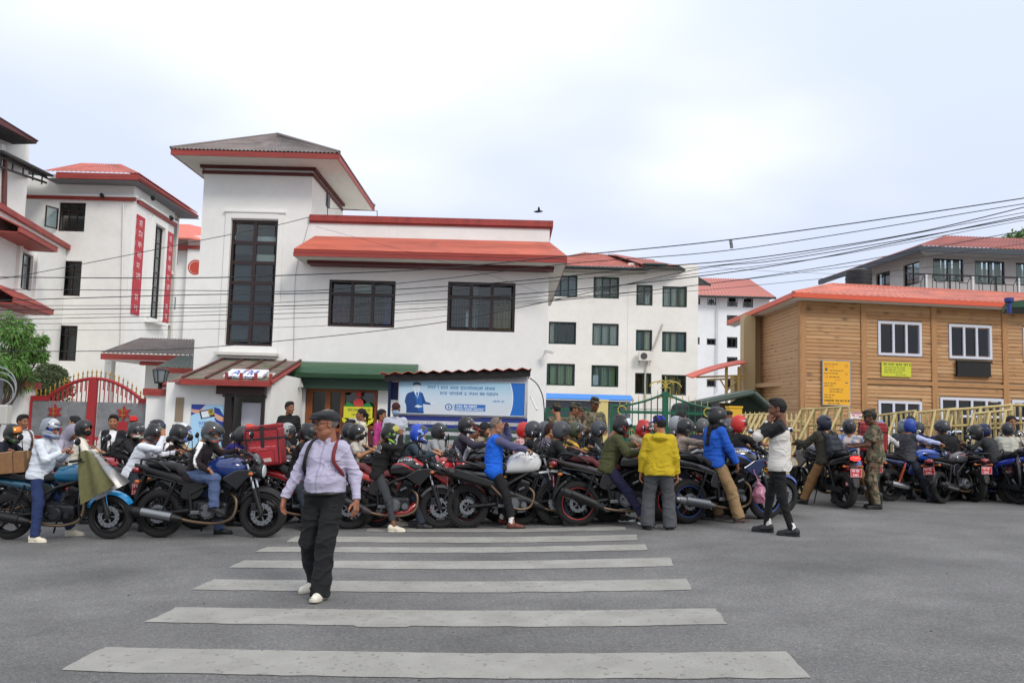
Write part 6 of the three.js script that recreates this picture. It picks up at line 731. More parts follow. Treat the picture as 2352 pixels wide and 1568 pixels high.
function bikeParts(style) {
  if (bikeGeos[style]) return bikeGeos[style];
  const adv = style === 'adventure', sport = style === 'sport', com = style === 'commuter', sc = style === 'scooter';
  const fx = adv ? 0.7 : sc ? 0.6 : 0.66, rx = adv ? -0.69 : sc ? -0.6 : -0.66, Rf = adv ? 0.345 : sc ? 0.225 : 0.3, Rr = adv ? 0.325 : sc ? 0.225 : 0.305, wr = com || sc ? 0.048 : 0.066, wf = com || sc ? 0.043 : 0.052, up = adv ? 0.09 : 0;
  const B = { meta: { fx, rx, Rf, Rr, up, head: V3(fx - 0.2, 0.95 + up, 0), foot: V3(fx, Rf, 0) } };
  B.tyreF = tyreG(Rf, wf, adv).translate(fx, Rf, 0); B.tyreR = tyreG(Rr, wr, adv).translate(rx, Rr, 0);
  const rk = adv ? 'wire' : com ? 'five' : 'twin'; B.rimF = rimG(Rf, rk).translate(fx, Rf, 0); B.rimR = rimG(Rr, rk).translate(rx, Rr, 0);
  B.discF = discG(sc ? 0.09 : 0.14).translate(fx, Rf, 0.062); B.discR = discG(com || sc ? 0.07 : 0.115).translate(rx, Rr, 0.074);
  const hx = fx - 0.21, hy = 0.96 + up;
  if (sc) {
    B.fork = [...mir((s) => rod([fx, Rf, s * 0.06], [fx - 0.1, 0.55, s * 0.05], 0.02)), rod([fx - 0.1, 0.5, 0], [fx - 0.24, 1.0, 0], 0.03)];
    B.body = [loft([[-0.98, 0.62, 0.05, 0.06], [-0.86, 0.6, 0.13, 0.15], [-0.6, 0.56, 0.2, 0.19], [-0.3, 0.53, 0.22, 0.19], [-0.12, 0.46, 0.2, 0.15], [-0.06, 0.42, 0.16, 0.1]], 22), loft([[-0.16, 0.26, 0.05, 0.18, 4], [0.1, 0.27, 0.05, 0.19, 4], [0.36, 0.3, 0.06, 0.17, 4]], 16)];
    B.apron = [loft([[0.28, 0.5, 0.24, 0.22, 2.6], [0.35, 0.62, 0.36, 0.24, 2.4], [0.43, 0.64, 0.3, 0.17, 2.2], [0.5, 0.62, 0.18, 0.1, 2]], 22), loft([[0.2, 1.0, 0.05, 0.12], [0.28, 1.0, 0.09, 0.17], [0.38, 0.98, 0.09, 0.13], [0.44, 0.97, 0.05, 0.08]], 18)];
    B.seat = [loft([[-0.8, 0.81, 0.03, 0.1, 3], [-0.6, 0.8, 0.05, 0.14, 3], [-0.3, 0.77, 0.055, 0.14, 3], [-0.02, 0.74, 0.04, 0.09, 3]], 18)];
    B.guardF = [arcGuard(Rf + 0.045, 0.2, 2.9, 0.075, fx, Rf, 0.06)]; B.lamp = [loft([[0.4, 0.97, 0.05, 0.09], [0.45, 0.965, 0.035, 0.06]], 14)];
    B.engine = [rbox(0.4, 0.16, 0.16, 0.03, -0.42, 0.27, -0.12), cylZ(0.1, 0.08, -0.58, 0.24, -0.14, 16)];
    B.muffler = [rod([-0.3, 0.22, 0.12], [-0.86, 0.3, 0.16], 0.05, 0.06, 14)]; B.shield = [rod([-0.5, 0.3, 0.17], [-0.8, 0.34, 0.19], 0.045, 0.045, 8)];
    B.rail = [tube([[-0.55, 0.82, 0.14], [-0.85, 0.88, 0.13], [-0.98, 0.88, 0], [-0.85, 0.88, -0.13], [-0.55, 0.82, -0.14]], 0.014, 20, 6)];
    B.tail = [loft([[-1.0, 0.66, 0.035, 0.05], [-0.94, 0.66, 0.055, 0.1]], 14)];
    B.bar = [tube([[0.16, 1.06, 0.34], [0.24, 1.04, 0.2], [0.3, 1.03, 0], [0.24, 1.04, -0.2], [0.16, 1.06, -0.34]], 0.013, 20, 6)]; B.meta.grip = V3(0.16, 1.06, 0.32); B.meta.hip = V3(-0.3, 0.86, 0); B.meta.peg = V3(0.12, 0.38, 0.13);
  } else {
    const stx = hx, sty = hy;
    B.fork = [...mir((s) => rod([fx, Rf, s * 0.085], [lerp(fx, hx, 0.5), lerp(Rf, hy, 0.5), s * 0.085], 0.032, 0.03, 12)), rbox(0.13, 0.05, 0.24, 0.015, lerp(fx, hx, 0.78), lerp(Rf, hy, 0.78), 0), rbox(0.13, 0.04, 0.24, 0.015, hx, hy, 0), ...mir((s) => cylZ(0.03, 0.03, fx, Rf, s * 0.1, 12)), rbox(0.07, 0.1, 0.05, 0.012, fx - 0.1, Rf + 0.1, 0.08)];
    B.stanchion = mir((s) => rod([lerp(fx, hx, 0.48), lerp(Rf, hy, 0.48), s * 0.085], [hx, hy + 0.03, s * 0.085], 0.021, 0.021, 10));
    B.frame = [...mir((s) => bars([[hx - 0.03, hy - 0.14, s * 0.04], [0.02, 0.7, s * 0.13], [-0.24, 0.56, s * 0.13], [-0.22, 0.34, s * 0.12]], 0.024)).flat(), ...bars([[hx - 0.02, hy - 0.18, 0], [0.3, 0.42, 0], [0.18, 0.25, 0], [-0.14, 0.24, 0]], 0.022), ...mir((s) => bars([[-0.2, 0.64, s * 0.12], [-0.62, 0.76 + up, s * 0.1], [-0.86, 0.8 + up, s * 0.06]], 0.015)).flat(), ...mir((s) => bars([[-0.22, 0.46, s * 0.12], [-0.6, 0.72 + up, s * 0.1]], 0.013)).flat(), ...mir((s) => [rod([-0.06, 0.37, s * 0.1], [-0.06, 0.37, s * 0.25], 0.014), rod([-0.36, 0.44, s * 0.13], [-0.36, 0.44, s * 0.24], 0.013)]).flat(), rod([-0.12, 0.26, -0.16], [-0.24, 0.04, -0.3], 0.012)];
    B.swingarm = mir((s) => rod([-0.18, 0.36, s * 0.08], [rx, Rr, s * 0.1], 0.028, 0.024, 8)).concat([rbox(0.66, 0.1, 0.02, 0.008, -0.42, 0.33, -0.115, 0, 0, 0.06), rbox(0.08, 0.06, 0.03, 0.01, rx + 0.1, Rr + 0.02, 0.1)]);
    const spr = []; for (const s of adv ? [] : [1, -1]) { for (let i = 0; i < 9; i++) { const t = 0.2 + i * 0.07; spr.push(place(new THREE.TorusGeometry(0.027, 0.006, 5, 12), lerp(rx + 0.08, -0.42, t), lerp(Rr + 0.06, 0.72, t), s * 0.135, Math.PI / 2 - 0.1, 0, 0)); } spr.push(rod([rx + 0.08, Rr + 0.05, s * 0.135], [-0.42, 0.72, s * 0.135], 0.016)); } if (adv) for (let i = 0; i < 9; i++) spr.push(place(new THREE.TorusGeometry(0.04, 0.008, 5, 12), -0.22, 0.42 + i * 0.03, 0, Math.PI / 2, 0, 0)); B.shock = spr;
    const eng = [rbox(0.4, 0.22, 0.26, 0.05, 0.03, 0.36, 0, 0, 0, -0.05), rbox(0.2, 0.14, 0.2, 0.04, -0.16, 0.42, 0), rbox(0.17, 0.08, 0.19, 0.03, 0.2, 0.66, 0, 0, 0, -0.35)];
    for (let i = 0; i < 7; i++) eng.push(rbox(0.19, 0.011, 0.2, 0.004, 0.115 + i * 0.0115, 0.48 + i * 0.024, 0, 0, 0, -0.35, 1)); B.engine = eng;
    B.cover = [cylZ(0.105, 0.05, 0.0, 0.35, 0.145, 24, 0.092), cylZ(0.085, 0.018, 0.0, 0.35, 0.178, 24, 0.07), cylZ(0.055, 0.05, 0.16, 0.33, 0.14, 18, 0.045), cylZ(0.03, 0.03, 0.16, 0.33, 0.17, 12), cylZ(0.1, 0.05, 0.02, 0.35, -0.145, 20, 0.09), ...[0, 1, 2, 3, 4, 5].map((i) => cylZ(0.009, 0.03, 0.093 * Math.cos(i * 1.047 + 0.3), 0.35 + 0.093 * Math.sin(i * 1.047 + 0.3), 0.165, 6)), rbox(0.12, 0.05, 0.03, 0.012, -0.17, 0.33, 0.13), rod([0.1, 0.56, 0.12], [0.18, 0.6, 0.15], 0.02)];
    B.header = adv ? [tube([[0.24, 0.6, 0.05], [0.33, 0.5, 0.09], [0.26, 0.3, 0.13], [0.02, 0.29, 0.17], [-0.2, 0.5, 0.18], [-0.36, 0.66, 0.18]], 0.021, 26, 8)] : [tube([[0.22, 0.58, 0.03], [0.33, 0.48, 0.07], [0.3, 0.27, 0.11], [0.12, 0.2, 0.13], [-0.2, 0.22, 0.15], [-0.36, 0.26, 0.16]], 0.021, 26, 8)];
    const m0 = adv ? [-0.34, 0.64, 0.19] : [-0.32, 0.25, 0.165], m1 = adv ? [-0.98, 0.87, 0.2] : sport ? [-0.86, 0.5, 0.2] : [-0.92, 0.36, 0.19];
    B.muffler = [rod(m0, [lerp(m0[0], m1[0], 0.22), lerp(m0[1], m1[1], 0.22), lerp(m0[2], m1[2], 0.22)], 0.03, 0.062, 16), rod([lerp(m0[0], m1[0], 0.22), lerp(m0[1], m1[1], 0.22), lerp(m0[2], m1[2], 0.22)], m1, 0.062, adv ? 0.07 : 0.056, 18), rod(m1, [m1[0] - 0.04, m1[1] + 0.012, m1[2]], 0.05, 0.03, 14)];
    const q = (t, dz) => [lerp(m0[0], m1[0], t), lerp(m0[1], m1[1], t) + 0.012, lerp(m0[2], m1[2], t) + dz]; B.shield = adv ? [place(poly([[-0.3, -0.045], [0.3, -0.03], [0.32, 0.06], [-0.28, 0.07]], 0.03, 0, 0.01), ...q(0.45, 0.075), 0, 0, -0.34 + 0.0)] : [rod(q(0.2, 0.022), q(0.82, 0.022), 0.058, 0.053, 14)];
    // bodywork
    const ty = adv ? 1.0 : sport ? 0.96 : com ? 0.93 : 0.98;
    B.tank = [loft(adv ? [[-0.1, 0.86, 0.05, 0.08], [-0.02, 0.93, 0.13, 0.13], [0.16, 0.97, 0.17, 0.17], [0.32, 0.97, 0.16, 0.18], [0.42, 0.96, 0.12, 0.13], [0.46, 0.97, 0.06, 0.07]] : com ? [[-0.1, 0.82, 0.04, 0.07], [-0.02, 0.85, 0.1, 0.11], [0.14, 0.86, 0.12, 0.135], [0.3, 0.86, 0.115, 0.135], [0.42, 0.87, 0.07, 0.09], [0.46, 0.88, 0.03, 0.05]] : [[-0.1, 0.8, 0.04, 0.07], [-0.03, 0.86, 0.11, 0.12], [0.12, 0.89, 0.15, 0.165], [0.26, 0.89, 0.155, 0.19], [0.38, 0.88, 0.12, 0.17], [0.46, 0.9, 0.06, 0.08]], 24), cylY(0.035, 0.02, 0.16, ty + (adv ? 0.145 : com ? 0.052 : sport ? 0.085 : 0.06), 0, 16)];
    B.shroud = com || adv ? [] : mir((s) => place(poly([[0.16, 0.76], [0.3, 0.66], [0.37, 0.62], [0.5, 0.76], [0.62, 0.83], [0.5, 0.88], [0.34, 0.86]], 0.04, 0, 0.014), 0, 0, s * 0.165, 0, 0, 0));
    B.seat = [loft(adv ? [[-0.86, 0.92, 0.02, 0.09, 3], [-0.6, 0.93, 0.045, 0.13, 3], [-0.3, 0.9, 0.055, 0.13, 3], [-0.06, 0.88, 0.05, 0.09, 3]] : com ? [[-0.82, 0.84, 0.02, 0.09, 3], [-0.6, 0.83, 0.05, 0.13, 3], [-0.3, 0.8, 0.06, 0.135, 3], [-0.06, 0.82, 0.05, 0.085, 3]] : [[-0.82, 0.93, 0.02, 0.06, 3], [-0.66, 0.92, 0.045, 0.11, 3], [-0.44, 0.89, 0.05, 0.12, 3], [-0.38, 0.83, 0.06, 0.13, 3], [-0.2, 0.79, 0.06, 0.13, 3], [-0.05, 0.8, 0.05, 0.08, 3]], 18)];
    B.tailpiece = [loft(adv ? [[-0.94, 0.86, 0.03, 0.05], [-0.7, 0.83, 0.06, 0.11], [-0.4, 0.78, 0.08, 0.13], [-0.16, 0.72, 0.08, 0.11], [-0.08, 0.7, 0.03, 0.06]] : com ? [[-0.94, 0.8, 0.02, 0.04], [-0.75, 0.76, 0.05, 0.11], [-0.45, 0.71, 0.07, 0.13], [-0.18, 0.66, 0.09, 0.11], [-0.1, 0.64, 0.04, 0.06]] : [[-1.0, 0.92, 0.02, 0.04], [-0.82, 0.86, 0.05, 0.09], [-0.56, 0.79, 0.075, 0.12], [-0.3, 0.71, 0.09, 0.125], [-0.12, 0.66, 0.07, 0.1], [-0.08, 0.65, 0.03, 0.05]], 18)];
    B.sidepanel = mir((s) => place(poly(spline([[-0.36, 0.52], [-0.16, 0.5], [-0.06, 0.62], [-0.1, 0.72], [-0.28, 0.72]], 18), 0.03, 0, 0.01), 0, 0, s * 0.125));
    B.rail = com || adv ? [tube([[-0.48, 0.83 + up, 0.13], [-0.7, 0.9 + up, 0.14], [-0.93, 0.93 + up, 0.1], [-0.98, 0.93 + up, 0], [-0.93, 0.93 + up, -0.1], [-0.7, 0.9 + up, -0.14], [-0.48, 0.83 + up, -0.13]], 0.015, 30, 7)] : mir((s) => tube([[-0.5, 0.85, s * 0.13], [-0.64, 0.95, s * 0.14], [-0.88, 0.99, s * 0.1], [-0.9, 0.93, s * 0.07]], 0.014, 16, 6));
    B.bar = [tube([[hx - 0.16, hy + 0.08, 0.37], [hx - 0.1, hy + 0.09, 0.26], [hx - 0.02, hy + 0.07, 0.12], [hx, hy + 0.05, 0], [hx - 0.02, hy + 0.07, -0.12], [hx - 0.1, hy + 0.09, -0.26], [hx - 0.16, hy + 0.08, -0.37]], 0.012, 24, 7), ...mir((s) => rod([hx - 0.168, hy + 0.08, s * 0.385], [hx - 0.12, hy + 0.086, s * 0.27], 0.019, 0.018, 10)), ...mir((s) => rod([hx - 0.05, hy + 0.075, s * 0.25], [hx - 0.07, hy + 0.055, s * 0.4], 0.007, 0.005, 6)), ...mir((s) => rbox(0.05, 0.05, 0.05, 0.012, hx - 0.1, hy + 0.09, s * 0.235)), rbox(0.06, 0.06, 0.05, 0.015, hx - 0.02, hy + 0.14, 0.2), tube([[hx - 0.06, hy + 0.07, 0.22], [hx + 0.12, hy + 0.02, 0.15], [hx + 0.08, hy - 0.3, 0.11]], 0.006, 16, 5), tube([[hx - 0.06, hy + 0.07, -0.22], [hx + 0.14, hy + 0.03, -0.1], [hx + 0.02, hy - 0.2, -0.06]], 0.006, 16, 5)];
    B.lamp = sport ? [loft([[hx + 0.06, 0.92, 0.1, 0.13], [hx + 0.2, 0.86, 0.1, 0.12], [hx + 0.32, 0.8, 0.05, 0.06]], 18)] : [loft([[hx + 0.04, hy - 0.1, 0.07, 0.08], [hx + 0.1, hy - 0.1, 0.105, 0.12], [hx + 0.19, hy - 0.12, 0.1, 0.115], [hx + 0.21, hy - 0.12, 0.09, 0.1]], 18)];
    B.lens = sport ? [loft([[hx + 0.26, 0.81, 0.05, 0.085], [hx + 0.33, 0.785, 0.03, 0.05]], 14)] : [sph(0.09, hx + 0.2, hy - 0.12, 0, [0.35, 1, 1.1], 16, 10)];
    B.cluster = [rbox(0.05, 0.1, 0.18, 0.02, hx + 0.05, hy + 0.09, 0, 0, 0, 0.9)]; B.screen = adv || sport ? [loft([[hx + 0.04, hy + (adv ? 0.2 : 0.12), 0.1, 0.1, 2], [hx + 0.1, hy + (adv ? 0.12 : 0.05), 0.1, 0.13, 2], [hx + 0.16, hy - 0.02, 0.05, 0.1, 2]], 16)] : com ? [] : [loft([[hx + 0.06, hy + 0.07, 0.03, 0.06, 2], [hx + 0.12, hy + 0.03, 0.08, 0.12, 2], [hx + 0.18, hy - 0.02, 0.05, 0.1, 2]], 16)];
    B.indicator = [...mir((s) => merge([rod([hx + 0.1, hy - 0.14, s * 0.1], [hx + 0.1, hy - 0.14, s * 0.2], 0.008), sph(0.026, hx + 0.1, hy - 0.14, s * 0.21, [1.3, 0.9, 0.9], 8, 6)])), ...mir((s) => merge([rod([-0.9, 0.72 + up, s * 0.05], [-0.9, 0.72 + up, s * 0.16], 0.008), sph(0.026, -0.9, 0.72 + up, s * 0.17, [1.3, 0.9, 0.9], 8, 6)]))];
    B.guardF = adv ? [loft([[0.42, 0.8, 0.02, 0.09, 3], [0.62, 0.83, 0.03, 0.11, 3], [0.84, 0.79, 0.022, 0.08, 3], [1.0, 0.73, 0.008, 0.04, 3]], 16)] : [arcGuard(Rf + 0.03, 0.55, 2.75, 0.075, fx, Rf, 0.04), ...mir((s) => rod([fx, Rf + 0.02, s * 0.075], [fx - 0.05, Rf + 0.32, s * 0.07], 0.01, 0.01, 6))];
    B.guardR = [arcGuard(Rr + 0.05, 2.0, 2.95, 0.07, rx, Rr, 0.03), place(poly([[0, 0], [-0.1, -0.34], [-0.07, -0.35], [0.05, 0]], 0.12, 0, 0.01), -0.9, 0.78 + up, 0)];
    B.tail = [loft([[-1.03, 0.85 + up * 0.3, 0.03, 0.05], [-0.99, 0.86 + up * 0.3, 0.045, 0.085], [-0.93, 0.86 + up * 0.3, 0.04, 0.08]], 14)].map((g) => com ? g.translate(0.03, -0.06, 0) : g);
    B.guard = com ? [tube([[0.3, 0.72, 0.02], [0.36, 0.66, 0.24], [0.36, 0.4, 0.26], [0.3, 0.24, 0.04]], 0.013, 20, 6), tube([[0.3, 0.72, -0.02], [0.36, 0.66, -0.24], [0.36, 0.4, -0.26], [0.3, 0.24, -0.04]], 0.013, 20, 6)] : [];
    B.bellypan = sport ? [loft([[0.34, 0.36, 0.06, 0.08], [0.2, 0.25, 0.07, 0.13], [-0.06, 0.21, 0.05, 0.13], [-0.22, 0.2, 0.02, 0.08]].reverse(), 16)] : [];
    B.meta.grip = V3(hx - 0.15, hy + 0.085, 0.33); B.meta.hip = adv ? V3(-0.26, 1.0, 0) : com ? V3(-0.24, 0.92, 0) : V3(-0.24, 0.9, 0); B.meta.peg = V3(-0.05, 0.39, 0.2);
  }
  const g = B.meta.grip; B.mirror = mir((s) => rod([g.x + 0.05, g.y + 0.01, s * (g.z - 0.07)], [g.x + 0.08, g.y + 0.2, s * (g.z + 0.03)], 0.006, 0.006, 6)).map((r, i) => merge([r, sph(0.07, g.x + 0.07, g.y + 0.25, (i ? -1 : 1) * (g.z + 0.05), [0.3, 0.72, 1], 14, 8)])); B.mirrorGlass = mir((s) => sph(0.066, g.x + 0.055, g.y + 0.25, s * (g.z + 0.05), [0.2, 0.66, 0.94], 14, 8));
  const KEEP = ['meta', 'mirror', 'mirrorGlass', 'stanchion', 'shroud', 'sidepanel', 'indicator', 'guard'];
  for (const k of Object.keys(B)) if (!KEEP.includes(k) && Array.isArray(B[k])) B[k] = B[k].length ? merge(B[k]) : null;
  return (bikeGeos[style] = B);
}
const plateTs = ['बा ९५', 'प ३'].map((s, k) => canvasTex(128, 80, (g) => { g.fillStyle = '#b3282c'; g.fillRect(0, 0, 128, 80); g.strokeStyle = '#e8d9d8'; g.lineWidth = 3; g.strokeRect(4, 4, 120, 72); g.fillStyle = '#ecdedd'; g.font = 'bold 30px sans-serif'; dev(g, k ? 'बा पन' : 'पन दस', 16, 34, 20, '#ecdedd', 1.5); g.fillText(k ? '6666' : '5303', 24, 70); }));
const glossy = (c) => M(c, 0.22, { clearcoat: 0.8, clearcoatRoughness: 0.1 });
const tankT = {};
function tankMap(base, stripe, text, tc = '#d8d8d8') {   // paint with a stripe and a word on both flanks
  const key = base + stripe + text; if (tankT[key]) return tankT[key];
  return (tankT[key] = M(0xffffff, 0.2, { clearcoat: 0.8, clearcoatRoughness: 0.1, map: canvasTex(256, 256, (g) => {
    g.fillStyle = base; g.fillRect(0, 0, 256, 256);
    for (const f of [0, 1]) { g.save(); if (f) { g.translate(0, 256); g.scale(1, -1); }
      if (stripe) { g.fillStyle = stripe; g.beginPath(); g.moveTo(90, 128); g.lineTo(160, 118); g.lineTo(240, 84); g.lineTo(236, 70); g.lineTo(150, 100); g.fill(); g.beginPath(); g.moveTo(30, 92); g.lineTo(120, 74); g.lineTo(200, 48); g.lineTo(120, 66); g.lineTo(40, 86); g.fill(); }
      g.restore(); }
    if (text) { g.fillStyle = tc; g.font = 'italic bold 34px sans-serif'; g.save(); g.translate(200, 88); g.scale(-1, -0.55); g.fillText(text, 0, 0); g.restore(); g.save(); g.translate(64, 168); g.scale(1, 0.55); g.fillText(text, 0, 0); g.restore(); }
  }) }));
}
const SEATM = M(0x141416, 0.75, { bumpMap: rep1('fine', 3), bumpScale: 0.0015 }), AMBER = M(0xb5622a, 0.3), LENS = M(0xbfc6c9, 0.06, { clearcoat: 1 }), TAILR = M(0x7c0f12, 0.2, { clearcoat: 1 }), TAILON = M(0xc01818, 0.3, { emissive: new THREE.Color(1, 0.06, 0.05), emissiveIntensity: 1.3 }), MIRG = M(0xcfd6da, 0.05, { metalness: 1 }), SMOKE = M(0x2c3033, 0.1, { clearcoat: 1 });
const bikes = [];
function bike(px, py, yaw, style, label, o = {}) {   // stands with its middle over the ground seen at (px, py)
  const B = bikeParts(style), p = o.at ? V3(...o.at) : gp(px, py), a = R(yaw), dx = Math.cos(a) * 0.66, t = thing(style === 'scooter' ? 'scooter' : 'motorcycle', label, style === 'scooter' ? 'scooter' : 'motorcycle', [p.x, p.y, p.z]);
  t.rotation.order = 'YZX'; t.rotation.y = a; t.rotation.z = Math.atan2(gy(p.x + dx) - gy(p.x - dx), 1.32); t.rotation.x = R(o.lean || 0); t.position.y = (gy(p.x + dx) + gy(p.x - dx)) / 2 + 0.001; t.scale.setScalar(o.s || 1);
  const body = o.bodyM || glossy(o.body ?? 0x0d0d10), tank = o.tankM || (o.tank !== undefined ? glossy(o.tank) : body), tailM = o.tail !== undefined ? glossy(o.tail) : body, rimM = M(o.rim ?? 0x17181a, 0.35, { metalness: 0.4 }), add = (n, g, m, par = t) => g && mesh(n, g, m, par), st = [];
  for (const e of ['F', 'R']) { const w = add('wheel', B['tyre' + e], RUBBER); const r = add('rim', B['rim' + e], rimM, w); if (o.rimStripe) add('rim_stripe', mergeStripe(B.meta, e), M(o.rimStripe, 0.4), w); add('brake_disc', B['disc' + e], STEEL, w); if (e === 'F') st.push(w); }
  st.push(add('fork', B.fork, o.forkM || BLACK)); for (const g of B.stanchion || []) st.push(add('fork_tube', g, CHROME));
  for (const [n, g, m, front] of [['frame', B.frame, BLACK], ['swingarm', B.swingarm, GUN], ['shock_absorber', B.shock, o.shock !== undefined ? M(o.shock, 0.5) : GUN], ['engine', B.engine, o.engineM || GUN], ['engine_cover', B.cover, o.coverM || ALU], ['exhaust_header', B.header, o.headerM || M(0x6b5a48, 0.4, { metalness: 0.7 })], ['muffler', B.muffler, o.mufM || BLACK], ['heat_shield', B.shield, o.shieldM || BLACK], ['fuel_tank', B.tank, tank], ['tank_shroud', B.shroud, o.shroud !== undefined ? glossy(o.shroud) : body], ['seat', B.seat, o.seatM || SEATM], ['tail_cowl', B.tailpiece, tailM], ['side_panel', B.sidepanel, body], ['body_panel', B.body, body], ['apron', B.apron, body, 0], ['grab_rail', B.rail, o.railM || GUN], ['handlebar', B.bar, BLACK, 1], ['headlight', B.lamp, o.lampM || body, 1], ['lens', B.lens, LENS, 1], ['instrument_cluster', B.cluster, BLACKG, 1], ['windscreen', B.screen, o.screenM || SMOKE, 1], ['indicator', B.indicator, AMBER], ['mudguard', B.guardF, o.guard !== undefined ? glossy(o.guard) : body, 1], ['mudguard', B.guardR, BLACK], ['tail_light', B.tail, o.lit ? TAILON : TAILR], ['leg_guard', B.guard, BLACKG], ['belly_pan', B.bellypan, o.pan !== undefined ? glossy(o.pan) : body]]) for (const gg of Array.isArray(g) ? g : [g]) { const q = add(n, gg, m); if (q && front) st.push(q); }
  if (!o.noMirror) B.mirror.forEach((g, i) => { const q = add('mirror', g, BLACK); add('mirror_glass', B.mirrorGlass[i], MIRG, q); st.push(q); });
  const pz = style === 'scooter' ? [-1.01, 0.45] : [-0.985, 0.62 + B.meta.up]; mesh('number_plate', place(new THREE.BoxGeometry(0.22, 0.14, 0.006), pz[0], pz[1], 0, 0, -Math.PI / 2, 0).applyMatrix4(new THREE.Matrix4().makeRotationZ(0)), M(0xffffff, 0.4, { map: plateTs[bikes.length % 2] }), t);
  if (o.frontPlate) st.push(mesh('number_plate', place(new THREE.BoxGeometry(0.2, 0.13, 0.006), B.meta.fx + 0.03, 0.73, 0, 0, Math.PI / 2, 0), M(0xffffff, 0.4, { map: plateTs[1] }), t));
  if (o.steer) { const ax = B.meta.head.clone().sub(B.meta.foot).normalize(), q = new THREE.Quaternion().setFromAxisAngle(ax, R(o.steer)); for (const m of st) if (m) { m.quaternion.copy(q); m.position.copy(B.meta.head.clone().sub(B.meta.head.clone().applyQuaternion(q))); } t.userData.steerQ = undefined; }
  t.updateMatrixWorld(true); const rec = { t, B, o, steerAng: o.steer || 0, L: (v) => v.clone().applyMatrix4(t.matrixWorld), grip: (s) => { const v = V3(B.meta.grip.x, B.meta.grip.y, s * B.meta.grip.z); if (o.steer) { const ax = B.meta.head.clone().sub(B.meta.foot).normalize(); v.sub(B.meta.head).applyAxisAngle(ax, R(o.steer)).add(B.meta.head); } return v; } };
  delete t.userData.steerQ; bikes.push(rec); return rec;
}
function mergeStripe(m, e) { const R0 = e === 'F' ? m.Rf : m.Rr, x = e === 'F' ? m.fx : m.rx, k = 'stripe' + e + R0; return bikeGeos[k] || (bikeGeos[k] = merge([torusZ(R0 - 0.088, 0.007, x, R0, 0.045, 5, 44), torusZ(R0 - 0.088, 0.007, x, R0, -0.045, 5, 44)])); }
